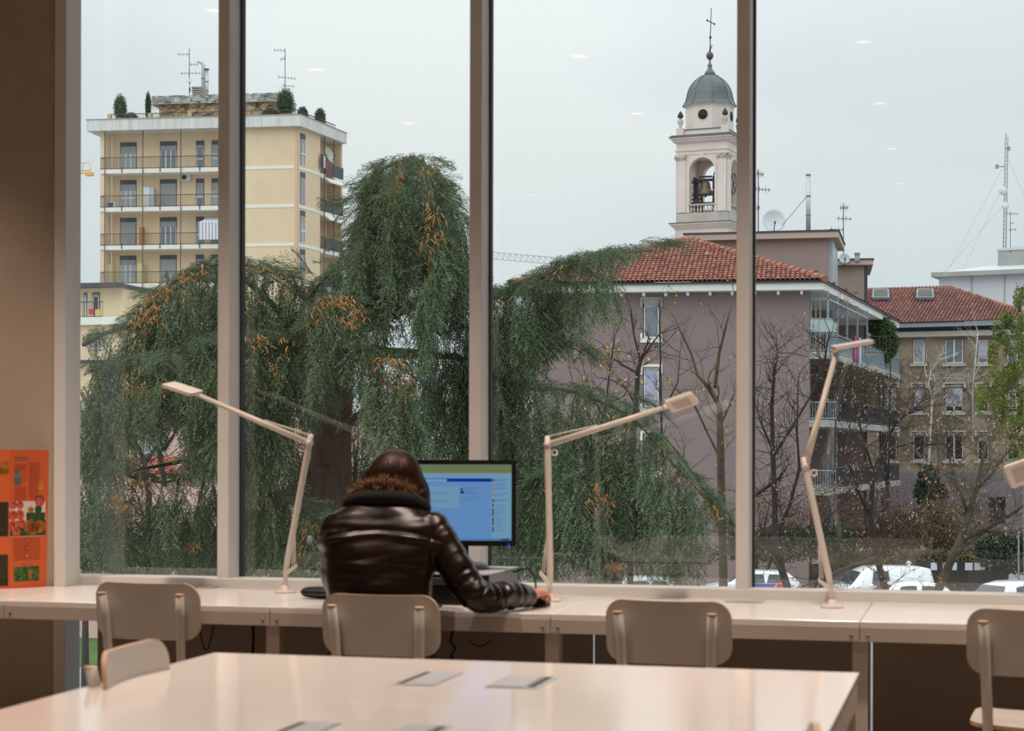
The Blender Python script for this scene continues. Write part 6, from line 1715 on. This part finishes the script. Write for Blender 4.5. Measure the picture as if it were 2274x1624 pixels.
# orange catkins sitting on the fronds
CL = [(860,350,30,6),(830,375,40,10),(870,395,34,14),(905,375,30,6),(960,358,34,16),(965,430,26,9),(985,448,24,8),(965,490,20,12),(940,512,30,9),(905,440,24,7),(862,425,30,8),(910,490,30,9),(960,545,20,6),(1010,500,24,7),(430,575,44,12),(380,600,34,14),(345,640,34,20),(300,690,44,22),(360,665,34,24),(330,690,24,20),(310,830,24,16),(335,850,26,26),(300,850,22,14),(480,580,24,5),(545,600,20,8),(590,600,34,6),(650,610,26,6),(560,660,22,10),(560,740,24,14),(545,780,20,10),(685,650,30,8),(670,690,30,9),(700,640,34,9),(745,610,34,8),(770,655,34,12),(740,690,34,14),(700,720,34,9),(810,650,30,14),(815,690,30,10),(780,560,30,5),(880,690,30,9),(870,780,34,26),(845,820,34,22),(880,850,26,14),(890,880,24,10),(860,900,30,12),(825,960,24,12),(650,780,40,10),(600,720,30,10),(640,830,40,8),(240,1090,40,12),(280,1065,34,20),(215,1130,34,14),(270,1110,30,12),(440,1080,40,8),(370,1060,40,8),(450,1260,40,8),(690,1195,40,24),(700,1245,44,34),(665,1270,34,16),(560,1090,24,12),(545,1020,20,10),(1190,1060,24,10),(1200,1110,24,10),(1230,1200,24,12),(1330,1080,24,14),(1325,1110,26,22),(1320,1140,24,14),(1360,900,24,5),(1355,1000,20,8),(1440,960,30,8),(1440,1010,20,5),(1545,1105,34,12),(1600,1130,26,10),(1500,1050,34,7),(1350,1210,28,10),(1380,1230,24,8),(1325,1290,20,7),(1110,640,30,6),(1220,560,30,5),(1040,640,20,6),(1205,490,1,0)]
cmat = M('catkin_orange', (186, 132, 70), 0.7, var=0.3, scale=8, c2=(152, 96, 50))
def catkin_mesh(k):
    mm = MB(); pts = []
    for i in range(5):
        t = i/4; pts.append((0.036*math.sin(t*1.5)*(0.5 + 0.35*k), 0, -0.070*t + 0.016*t*t))
    mm.tube(pts, [0.0045, 0.0066, 0.0070, 0.0058, 0.003], 6)
    me = bpy.data.meshes.new('cone'); me.from_pydata(mm.v, [], mm.f); me.materials.append(cmat)
    me.polygons.foreach_set('use_smooth', mm.sm); me.update(); return me, mm
CM = [catkin_mesh(k) for k in range(3)]
cand = SA[:, 2] < 0.45
spots_, more = [], MB()
for (x, y, r_, n) in CL:
    dd_ = np.hypot(SA[:, 0]-x, SA[:, 1]-y); ix = np.where((dd_ < r_ + 14) & cand)[0]
    if len(ix) == 0: ix = np.array([np.argmin(dd_ + 1e4*(~cand))])
    ix = ix[np.argsort(SA[ix, 2] + 0.15*rs.rand(len(ix)))][:max(6, int(n*1.2))]
    front = min(SA[ix, 2].min(), SA[ix, 2].mean() - 0.15)
    for q in range(int(n*1.6)):
        b_ = ix[rs.randint(len(ix))]
        p = at_d(SA[b_, 0] + rs.normal()*7, SA[b_, 1] + 8 + abs(rs.normal())*16, DC + front - 0.16 - 0.16*rs.rand())
        R = Matrix.Rotation(rs.rand()*6.28, 3, 'Z') @ Matrix.Rotation(rs.normal()*0.45, 3, 'X')
        spots_.append((p, R, rs.randint(3), rs.uniform(0.75, 1.15)))
order = rs.permutation(len(spots_))
for q, i in enumerate(order):
    p, R, k, s_ = spots_[i]
    if q < 299:
        o = bpy.data.objects.new('cone', CM[k][0]); COL.objects.link(o); o.parent = cedar
        mm = (R*s_).to_4x4(); mm.translation = p - cb; o.matrix_local = mm
    else:
        more.add([p + R @ (Vector(v)*s_) for v in CM[k][1].v], CM[k][1].f, 0, True)
if more.v: tag(more.build('more_cones', cmat, cedar), kind='stuff')
m = MB(); m.ell(at_d(688, 1199, DC - 1.9), (0.032, 0.032, 0.045), 10, 8); m.build('seed_cone', M('seed_cone', (128, 124, 114), 0.7), cedar)

# bare trees: limbs set out by hand, twigs grown on them
def bare_tree(name, label, d, limbs, ntw, ltw, seed, barkc, leaf=None, nleaf=0, lsize=0.09, group=None, rtw=0.009):
    r = random.Random(seed)
    W = [([at_d(x, y, d + r.uniform(-0.5, 0.5)) for x, y in pts], r0, r1) for pts, r0, r1 in limbs]
    b = W[0][0][0]; b = Vector((b.x, b.y, ZG)); W[0][0].insert(0, b)
    t = thing(name, label, 'tree', b, group)
    m = MB(); m.tube(W[0][0], [W[0][1]*1.25] + [lerp(W[0][1], W[0][2], i/max(1, len(W[0][0])-2)) for i in range(len(W[0][0])-1)], 8); m.build('trunk', barkc, t)
    ends = []
    for pts, r0, r1 in W[1:]:
        m = MB(); m.tube(pts, [lerp(r0, r1, i/(len(pts)-1)) for i in range(len(pts))], 6); m.build('branch', barkc, t)
    tw = MB()
    def twig(p, v, L, r0, lv):
        pts = [p]; n = 4
        for i in range(n):
            v = (v + Vector((r.gauss(0, .22), r.gauss(0, .22), r.gauss(0, .16) + 0.05))).normalized(); p = p + v*L/n; pts.append(p)
        tw.tube(pts, [lerp(r0, r0*0.35, i/n) for i in range(n+1)], 4 if lv < 2 else 3, caps=False, smooth=False)
        ends.append(pts[-1]); ends.append(pts[-2])
        if lv < 3:
            for k in range(r.randint(3, 5) if lv < 2 else 2):
                j = r.randint(1, n); q = (pts[j] - pts[j-1]).normalized()
                w = (q + Vector((r.gauss(0, .65), r.gauss(0, .65), r.gauss(0, .5)))).normalized(); twig(pts[j], w, L*r.uniform(0.35, 0.6), r0*0.55, lv + 1)
    for pts, r0, r1 in W:
        ln = sum((pts[i+1]-pts[i]).length for i in range(len(pts)-1))
        for k in range(int(ntw*max(1, ln/1.5))):
            i = r.randint(max(0, len(pts)//3 - 1), len(pts)-2); f = r.random(); p = lerp(pts[i], pts[i+1], f); q = (pts[i+1]-pts[i]).normalized()
            if p.z < ZG + 1.0: continue
            w = (q*0.7 + RGT*r.gauss(0, .7) + FWD*r.gauss(0, .5) + UP*r.gauss(0.15, .4)).normalized()
            twig(p, w, ltw*r.uniform(0.6, 1.25), rtw, 1)
        twig(pts[-1], (pts[-1]-pts[-2]).normalized(), ltw*0.9, max(rtw, r1*0.7), 1)
    tag(tw.build('twigs', barkc, t), kind='stuff')
    if nleaf and ends:
        rr = np.random.RandomState(seed); E = np.array([e[:] for e in ends])[rr.randint(0, len(ends), nleaf)]
        E = E + rr.normal(size=E.shape)*0.06; k = len(E)
        u = rr.normal(size=(k, 3)); u[:, 2] = -abs(u[:, 2])*1.2 - 0.5; u /= np.linalg.norm(u, axis=1)[:, None]
        s = np.cross(u, rr.normal(size=(k, 3))); s /= np.linalg.norm(s, axis=1)[:, None]; z = lsize*(0.6 + 0.8*rr.rand(k, 1))
        Vv = np.stack([E, E + u*z*0.5 + s*z*0.17, E + u*z, E + u*z*0.5 - s*z*0.17], 1).reshape(-1, 3); i = np.arange(k)*4
        tag(np_mesh('leaves', Vv, np.concatenate([np.stack([i, i+1, i+2], 1), np.stack([i, i+2, i+3], 1)]), leaf, t, np.repeat(0.6 + 0.7*rr.rand(k, 1), 4, 0)*np.ones((1, 3))), kind='stuff')
    return t
bk = M('bark_dark', (66, 58, 54), 0.95, var=0.3, scale=4)
bkm = M('bark_mossy', (92, 84, 62), 0.95, var=0.5, scale=3, c2=(70, 62, 54))
bkp = M('bark_pale', (206, 200, 194), 0.9, var=0.3, scale=3)
tan = M('dead_leaf_tan', (196, 158, 126), 0.8, var=0.4, scale=3, c2=(150, 108, 82), attr='tint')
yel = M('dead_leaf_yellow', (222, 186, 52), 0.8, var=0.3, scale=3, c2=(206, 146, 50), attr='tint')
bare_tree('bare_tree', 'bare forked tree standing before the tall window of the mauve wall', 44, [([(1400,1040),(1412,900),(1416,830),(1422,800)], .07, .05), ([(1422,800),(1408,745),(1402,700),(1402,688)], .035, .012), ([(1422,800),(1440,775),(1462,745),(1488,728)], .03, .01), ([(1417,830),(1385,812),(1355,792),(1338,765)], .028, .01), ([(1412,900),(1390,862),(1360,845),(1325,838)], .028, .008), ([(1470,1000),(1468,880),(1466,760),(1466,690)], .03, .012), ([(1480,900),(1505,850),(1512,760)], .025, .01)], 3, 0.75, 21, bk, yel, 60, 0.085)
bare_tree('bare_tree', 'dark bare tree whose long limb leans left across the mauve wall', 42, [([(1606,1260),(1600,1000),(1598,905)], .10, .07), ([(1598,905),(1574,862),(1549,834),(1536,788),(1512,738),(1494,698)], .05, .014), ([(1588,860),(1597,785),(1612,725),(1626,668)], .045, .015), ([(1602,1180),(1562,1085),(1505,1005),(1462,955)], .05, .016), ([(1600,1020),(1570,960),(1545,905),(1520,880)], .035, .01), ([(1598,950),(1620,900),(1640,850)], .035, .012)], 3.2, 0.8, 22, bkm, yel, 50, 0.085)
bare_tree('bare_tree', 'bare sapling with yellow leaves rising just above the cedar branch', 40, [([(1345,1010),(1345,900),(1357,800),(1366,745)], .03, .010), ([(1340,930),(1312,870),(1296,820)], .022, .008), ([(1345,900),(1385,880),(1400,850)], .02, .008), ([(1330,960),(1290,900),(1270,840)], .02, .008)], 4, 0.6, 23, bk, yel, 260, 0.085)
bare_tree('bare_tree', 'bare tree full of tan seed leaves beside the third window post', 38, [([(1762,1350),(1738,1272),(1722,1200),(1720,1100),(1716,1000),(1714,900),(1722,810),(1726,765)], .09, .016), ([(1738,1272),(1700,1222),(1660,1194),(1630,1185)], .04, .012), ([(1660,1110),(1695,1088),(1730,1062),(1746,1040)], .05, .02), ([(1722,1200),(1755,1120),(1775,1040),(1770,960),(1772,850)], .045, .014), ([(1720,1010),(1758,950),(1800,880),(1832,800),(1842,735)], .035, .012), ([(1716,1000),(1690,940),(1672,880)], .03, .01), ([(1738,1250),(1790,1200),(1840,1150),(1880,1100)], .035, .012)], 10, 0.8, 24, bk, tan, 900, 0.075)
bare_tree('bare_tree', 'bare spreading tree with tan leaves in front of the white van', 40, [([(1975,1345),(1948,1240),(1932,1150),(1940,1050),(1966,985),(1992,935),(2042,902)], .08, .014), ([(1932,1150),(1900,1080),(1880,1000),(1890,930)], .04, .014), ([(1948,1240),(2002,1172),(2052,1122),(2082,1052)], .04, .014), ([(1940,1050),(1905,930),(1862,855)], .03, .012), ([(1948,1240),(1880,1262),(1830,1285),(1790,1300)], .05, .02), ([(1966,1000),(2020,985),(2070,990)], .028, .01)], 10.5, 0.85, 25, bk, tan, 1100, 0.075)
bare_tree('bare_tree', 'leaning bare tree with tan leaves near the right edge, forked above the notices', 39, [([(2070,1340),(2118,1232),(2150,1152),(2166,1092),(2182,1022),(2196,955)], .10, .016), ([(2150,1152),(2140,1112),(2120,1072),(2108,1015)], .05, .014), ([(2138,1200),(2200,1170),(2252,1140),(2300,1098)], .055, .02), ([(2166,1092),(2202,1052),(2232,1012)], .035, .012), ([(2125,1225),(2190,1180),(2240,1185),(2290,1165)], .035, .012), ([(2108,1015),(2090,960),(2084,920)], .022, .01)], 10, 0.85, 26, bkm, tan, 1000, 0.075)
bare_tree('birch_tree', 'pale slender birch in front of the ochre facade', 98, [([(2048,1180),(2064,1000),(2070,885)], .07, .05), ([(2070,885),(2062,852),(2068,822),(2086,800),(2104,793)], .05, .02), ([(2070,885),(2078,858),(2094,842),(2108,838)], .04, .02), ([(2058,840),(2054,820)], .03, .012), ([(2160,1000),(2160,860),(2172,740)], .035, .02)], 3, 1.1, 27, bkp, None, 0, rtw=0.016)
bare_tree('bare_tree', 'dark bare stems standing between the cedar and the pink building', 36, [([(330,1090),(320,1022),(300,980),(272,925)], .06, .03), ([(322,1030),(352,985),(345,930)], .04, .02), ([(366,1080),(352,985),(340,900)], .05, .02), ([(432,1060),(437,985),(452,915)], .07, .04), ([(365,1000),(395,950),(420,900)], .03, .012), ([(237,1010),(215,960),(205,930)], .02, .01)], 3.5, 0.7, 28, bk, tan, 500, 0.07)
redl = M('beech_leaf', (196, 122, 92), 0.85, var=0.4, scale=3, c2=(150, 86, 62), attr='tint')
def bush(name, label, cat, blobs, mat, n, size, seed, base=None, stem=True):
    """blobs: (px, py, d, rx_px, ry_px) ellipsoids"""
    bl = []
    for px, py, d, rx, ry in blobs:
        c = at_d(px, py, d); bl.append((c.x, c.y, c.z, rx/FPX*d, rx/FPX*d, ry/FPX*d))
    b = at_d(*(base or blobs[0][:3])); b = Vector((b.x, b.y, ZG))
    t = thing(name, label, cat, b)
    if stem:
        for i, q in enumerate(bl[:4]):
            m = MB(); m.tube([b + Vector((0.1*i, 0, 0)), lerp(b, Vector(q[:3]), 0.6) + Vector((0.05*i, 0, 0)), Vector(q[:3])], [0.09, 0.06, 0.025], 6); m.build('stem', bk, t)
    leafcloud('foliage', mat, bl, n, size, seed, t)
    return t
bush('beech_hedge', 'hedge of rust brown leaves below the pink building, behind the cedar', 'hedge', [(330,1040,46,60,26),(400,1035,46,50,30),(460,1030,46,40,34),(250,1040,46,50,26),(540,1035,46,60,30)], redl, 2600, 0.10, 31)
bush('evergreen_tree', 'round green tree at the corner of the mauve and ochre buildings', 'tree', [(1962,742,104,27,38),(1945,722,104,18,20),(1978,765,104,18,26),(1958,785,104,22,24)], leafg, 9000, 0.13, 32)
willow = M('willow_leaf', (136, 142, 62), 0.75, var=0.4, scale=1.2, c2=(82, 104, 46), attr='tint')
wl_b = [(2268,690,52,22,50),(2250,730,52,34,40),(2228,770,52,26,40),(2262,800,52,40,60),(2225,850,52,40,40),(2190,880,52,26,30),(2262,880,52,40,50),(2235,930,52,36,40),(2270,970,52,28,50),(2205,905,52,30,26),(2262,1020,52,20,30),(2300,800,52,50,120),(2300,950,52,40,90)]
rw = random.Random(6); wl_c = []
for (x, y, d_, rx, ry) in wl_b:
    for k in range(9 if rx > 30 else 6):
        a_ = rw.uniform(0, 6.28); q_ = rw.random()**0.5
        wl_c.append((x + rx*q_*math.cos(a_)*1.05, y + ry*q_*math.sin(a_), d_ + rw.uniform(-1, 1), rw.uniform(7, 15), rw.uniform(12, 30)))
bush('willow_tree', 'yellow-green leafy tree at the right edge of the view', 'tree', wl_c, willow, 30000, 0.055, 33, base=(2330, 1000, 52))
dkh = M('hedge_dark', (60, 76, 52), 0.85, var=0.5, scale=1.5, c2=(34, 42, 32), attr='tint')
olv = M('hedge_olive', (98, 98, 58), 0.9, var=0.5, scale=1.5, c2=(92, 70, 46), attr='tint')
bush('hedge', 'dark hedge behind the parked blue-striped car', 'hedge', [(1640+i*34,1215,76,30,34) for i in range(8)] + [(1650+i*38,1190,76,28,26) for i in range(7)], dkh, 7000, 0.13, 34, stem=False)
bush('hedge', 'olive brown stepped hedge in the middle distance behind the van', 'hedge', [(1990+i*24,1150 + (i % 2)*30,82,24,22) for i in range(6)] + [(1900+i*26,1195,80,24,24) for i in range(9)] + [(2060+i*14,1130,84,14,18) for i in range(3)], olv, 9000, 0.14, 35, stem=False)
bush('hedge', 'dark green hedge by the right edge above the parked white car', 'hedge', [(2190+i*26,1218 - (i % 2)*12,74,26,28) for i in range(7)] + [(2200+i*26,1252,72,24,24) for i in range(6)], dkh, 8000, 0.12, 36, stem=False)
bush('evergreen_shrub', 'dark evergreen shrub before the ochre building, between bare trees', 'shrub', [(2062,1070,86,26,36),(2085,1100,86,20,26),(2045,1095,86,18,24)], dkh, 2000, 0.16, 37)
bush('undergrowth', 'dark evergreen undergrowth filling the space beneath the cedar', 'shrub', [(190+i*62,1195 + (i % 3)*30,29,50,80) for i in range(11)], dkh, 9000, 0.09, 45)
bush('hedge', 'low dark hedge under the cedar at street level', 'hedge', [(1180+i*48,1230,70,36,24) for i in range(9)], dkh, 3000, 0.14, 38, stem=False)

br_ = M('brush_brown', (120, 92, 74), 0.9, var=0.4, scale=2, c2=(84, 66, 52), attr='tint')
for j, (x0, lab) in enumerate(((1700, 'brown leafless brushwood under the third window post'), (1840, 'brown leafless brushwood behind the upright desk lamp'), (1960, 'brown leafless brushwood in front of the ochre building'), (2110, 'brown leafless brushwood right of the van, behind the fence'))):
    bush('brushwood', lab, 'shrub', [(x0 + dx, 1090 + dy, 79, 50, 44) for dx, dy in ((-40, 60), (10, 20), (55, 70), (30, 110), (-10, 130))], br_, 6000, 0.075, 41 + j)
bush('hedge', 'low brown hedge along the road just above the van and the fence', 'hedge', [(1850+i*34,1240,77.5,30,20) for i in range(10)], olv, 5000, 0.13, 39, stem=False)

# ================================================================ STREET: fence, notices, post, cars
fw = M('fence_dark', (58, 52, 50), 0.8, var=0.2, scale=3)
f0, f1 = at_d(1985, 1245, 75), at_d(2240, 1245, 74.5)
FF = Face(f0, f1); fc = thing('fence', 'dark board fence carrying white notices beyond the parked cars', 'fence', FF.P(FF.W/2, 0, ZG))
npl = 24
for i in range(npl):
    m = MB(); FF.box(m, FF.W*i/npl + 0.002, FF.W*(i+1)/npl - 0.002, -0.04 + 0.006*(i % 2), 0 + 0.006*(i % 2), ZG, f0.z - 0.02*(i % 3)); m.build('board', fw, fc)
m = MB(); FF.box(m, 0, FF.W, -0.10, -0.045, f0.z - 0.4, f0.z - 0.3); m.build('rail', fw, fc)
for x0, x1, c, lab in ((2067, 2081, (220, 214, 226), 'small white notice, first on the dark fence from the van side'), (2093, 2113, (214, 150, 150), 'pink notice on the dark fence between two small white ones'), (2115, 2125, (212, 216, 224), 'narrow white notice just after the pink one'), (2143, 2160, (222, 220, 228), 'white notice in the middle of the dark fence'), (2164, 2189, (214, 214, 206), 'largest cream notice on the dark fence'), (2194, 2208, (216, 212, 226), 'pale lilac notice at the far end of the dark fence')):
    m = MB(); q = FF.sz((x0+x1)/2, 1260, 0.03); FF.pbox(m, x0, 1250, x1, 1267, 0.012, 0.03); tag(m.build('notice', M('notice_%d' % x0, c, 0.7, var=0.15, scale=12), None, FF.P(q[0], 0.02, q[1])), lab, 'notice')
p = at_d(2018, 1290, 71); t = thing('post', 'pale grey signpost with a small crossbar beside the white van', 'post', Vector((p.x, p.y, ZG)))
m = MB(); m.tube([Vector((p.x, p.y, ZG)), at_d(2018, 1246, 71)], 0.06, 8); m.build('shaft', steelw, t)
m = MB(); m.tube([at_d(2012, 1251, 71), at_d(2024, 1251, 71)], 0.04, 6); m.build('crossbar', steelw, t)
p = at_d(2262, 1240, 69); t = thing('post', 'thin grey pole among the dark hedge at the right edge', 'post', Vector((p.x, p.y, ZG)))
m = MB(); m.tube([Vector((p.x, p.y, ZG)), at_d(2262, 1185, 69)], 0.035, 8); m.build('shaft', M('pole_grey', (112, 118, 122), 0.6), t); m = MB(); m.ell(at_d(2262, 1184, 69), (0.05, 0.05, 0.05), 8, 6); m.build('cap', steelw, t)

carglass = M('car_glass', (58, 66, 72), 0.08, spec=0.8)
tyre = M('tyre', (24, 24, 26), 0.8); hub = M('hub', (150, 152, 156), 0.35, metal=0.7)
redlamp = M('tail_lamp', (214, 40, 36), 0.25); headl = M('head_lamp', (214, 220, 224), 0.15)
def make_car(label, px, d, yaw, prof, L, Wd, color, stripes=None, cat='car', name='car'):
    """prof: (x, z_belt, z_top) stations from nose (x=0) to tail (x=L); the nose points along the heading"""
    c = at_d(px, 1300, d); base = Vector((c.x, c.y, ZG))
    R = Matrix.Rotation(math.atan2(RGT.y, RGT.x) + math.pi + yaw, 3, 'Z')
    t = thing(name, label, cat, base)
    W = lambda x, y, z: base + R @ Vector((L/2 - x, y, z))
    hw = Wd/2; P = []
    for x, zb, zt in prof:
        e = min(x, L - x); k = hw*(1 - 0.16*max(0, 1 - e/0.5)**2); kt = k*0.97 - 0.40*max(0, zt - zb)*0.62
        P.append([W(x, -k*0.94, 0.22), W(x, -k, 0.42), W(x, -k, zb*0.8), W(x, -k*0.97, zb), W(x, -kt, zt - 0.06*(zt > zb + .1)), W(x, -kt*0.82, zt), W(x, kt*0.82, zt), W(x, kt, zt - 0.06*(zt > zb + .1)), W(x, k*0.97, zb), W(x, k, zb*0.8), W(x, k, 0.42), W(x, k*0.94, 0.22)])
    m = MB(); m.grid(P, closed=True); m.add(P[0], [tuple(range(12))]); m.add(P[-1], [tuple(range(11, -1, -1))]); m.build('body', color, t)
    def yz(x, f, side, off=0.012):
        for (a, b) in zip(prof[:-1], prof[1:]):
            if a[0] <= x <= b[0]:
                q = (x - a[0])/(b[0] - a[0] + 1e-9); zb, zt = lerp(a[1], b[1], q), lerp(a[2], b[2], q)
        e = min(x, L - x); k = hw*(1 - 0.16*max(0, 1 - e/0.5)**2); kt = k*0.97 - 0.40*max(0, zt - zb)*0.62
        zt2 = zt - 0.06
        return W(x, side*(lerp(k*0.97, kt, f) + off), lerp(zb, zt2, f))
    hi = [p for p in prof if p[2] > p[1] + 0.25]; x0, x1 = hi[0][0], hi[-1][0]
    wins = make_car.win or [(0.04, 0.44), (0.48, 0.86)]
    for side in (-1, 1):
        for (u0, u1) in wins:
            xa, xb = lerp(x0, x1, u0), lerp(x0, x1, u1); n = 6
            lo = [yz(lerp(xa, xb, i/n), 0.08, side) for i in range(n+1)]; up = [yz(lerp(xa + 0.10, xb - 0.04, i/n), 0.86, side) for i in range(n+1)]
            m = MB(); m.grid([lo, up] if side > 0 else [up, lo]); m.build('side_window', carglass, t)
        for xw in (0.78, L - 0.78):
            m = MB(); m.lathe([(0.0, -0.10), (0.30, -0.10), (0.315, -0.06), (0.315, 0.06), (0.30, 0.10), (0.0, 0.10)], W(xw, side*(hw - 0.09), 0.3155), 18, R=R @ Matrix.Rotation(math.pi/2, 3, 'X')); w_ = m.build('wheel', tyre, t)
            m = MB(); m.lathe([(0.0, -0.105), (0.19, -0.105), (0.19, 0.105), (0.0, 0.105)], W(xw, side*(hw - 0.09), 0.3155), 14, R=R @ Matrix.Rotation(math.pi/2, 3, 'X')); m.build('hub_cap', hub, w_)
        zt_ = prof[-1][1]
        m = MB(); m.rbox(-0.05, 0.05, -0.09, 0.09, -0.14, 0.14, 0.02); m.v = [tuple(W(L - 0.015, side*(hw - 0.20), zt_*0.90) + R @ Vector(q)) for q in m.v]; m.build('tail_lamp', redlamp, t)
        m = MB(); m.rbox(-0.06, 0.06, -0.14, 0.14, -0.08, 0.08, 0.02); m.v = [tuple(W(0.06, side*(hw - 0.28), prof[0][1]*0.86) + R @ Vector(q)) for q in m.v]; m.build('head_lamp', headl, t)
        m = MB(); m.ell(W(x0 + 0.25, side*(hw + 0.09), prof[len(prof)//2][1] + 0.06), (0.09, 0.09, 0.06), 8, 6); m.build('mirror', color, t)
    # front and rear screens
    i0 = prof.index(hi[0]); a, b = prof[i0-1], prof[i0]
    for (p, q, s_) in ((a, b, 1), (prof[prof.index(hi[-1])+1] if prof.index(hi[-1])+1 < len(prof) else hi[-1], hi[-1], -1)):
        k0, k1 = hw*0.82, hw*0.66
        q0 = lerp(Vector((p[0], 0, max(p[1], p[2]))), Vector((q[0], 0, q[2])), 0.12); q1 = lerp(Vector((p[0], 0, max(p[1], p[2]))), Vector((q[0], 0, q[2])), 0.86)
        off = 0.02
        m = MB(); m.prism([W(q0.x - s_*off, -k0, q0.z + off), W(q0.x - s_*off, k0, q0.z + off), W(q1.x - s_*off, k1, q1.z + off), W(q1.x - s_*off, -k1, q1.z + off)], R @ Vector((s_*0.01, 0, 0.01))); m.build('windscreen' if s_ > 0 else 'rear_window', carglass, t)
    for (xa, xb, za, zb2, mt_, nm) in (stripes or []):
        for side in (-1, 1):
            m = MB(); m.prism([W(xa, side*(hw + 0.004), za), W(xb, side*(hw + 0.004), za), W(xb + 0.1, side*(hw + 0.004), zb2), W(xa + 0.1, side*(hw + 0.004), zb2)], R @ Vector((0, side*0.006, 0))); m.build(nm, mt_, t)
    return t
make_car.win = None
carw = M('car_white', (228, 230, 232), 0.25, coat=0.6)
VAN = [(0.0,.75,.78),(.12,.88,.92),(.75,1.02,1.06),(1.0,1.08,1.12),(1.55,1.10,1.72),(1.85,1.10,1.84),(2.6,1.10,1.87),(3.9,1.10,1.85),(4.22,1.08,1.78),(4.35,1.0,1.3),(4.38,.8,.85)]
HAT = [(0.0,.62,.64),(.15,.75,.78),(.9,.90,.93),(1.15,.93,.96),(1.85,.95,1.40),(2.3,.95,1.47),(3.1,.96,1.46),(3.65,.98,1.36),(4.0,.98,1.05),(4.12,.8,.82)]
HAT2 = [(x, zb*1.08, zt*1.09) for x, zb, zt in HAT]
make_car.win = [(0.10, 0.36)]
make_car('white delivery van parked beyond the bare trees', 1942, 71.5, 0.10, VAN, 4.38, 1.8, carw, None, 'van', 'van')
make_car.win = None
make_car('white hatchback parked in front of the white van', 1990, 67.0, 0.06, HAT2, 4.12, 1.75, carw)
bluep = M('car_blue', (78, 84, 170), 0.3); redp = M('car_red', (222, 64, 60), 0.3)
make_car('white car with blue and red stripes parked below the third window post', 1664, 75.0, -0.08, HAT, 4.12, 1.7, carw, [(1.6, 3.0, .82, .97, bluep, 'blue_stripe'), (3.02, 3.6, .60, .97, redp, 'red_stripe')])
make_car('white car parked at the right edge of the street view', 2283, 67.5, math.pi + 0.5, HAT2, 4.12, 1.75, carw)
make_car('white car glimpsed low behind the cedar branches, beside the striped car', 1400, 71.0, 0.05, HAT, 4.12, 1.7, carw)

# faint smoke drifting off two flues
def puff(label, blobs, d, dens):
    m = MB()
    for px, py, rx, ry in blobs: m.ell(at_d(px, py, d), (rx/FPX*d, rx/FPX*d, ry/FPX*d), 14, 10)
    mt = bpy.data.materials.new('smoke'); mt.use_nodes = True
    n, l = mt.node_tree.nodes, mt.node_tree.links; n.remove(n['Principled BSDF'])
    v = n.new('ShaderNodeVolumeScatter'); v.inputs['Color'].default_value = (0.62, 0.70, 0.86, 1); v.inputs['Density'].default_value = dens
    l.new(v.outputs[0], n['Material Output'].inputs['Volume'])
    q = at_d(blobs[0][0], blobs[0][1], d)
    return tag(m.build('smoke', mt, None, loc=q), label, 'smoke', None, 'stuff')
puff('faint bluish smoke drifting up from the tall straight flue', [(1802, 374, 7, 9), (1812, 354, 12, 14)], 99.0, 0.16)
puff('very faint smoke beside the flues on the cream tower', [(463, 118, 11, 13)], 158.0, 0.07)
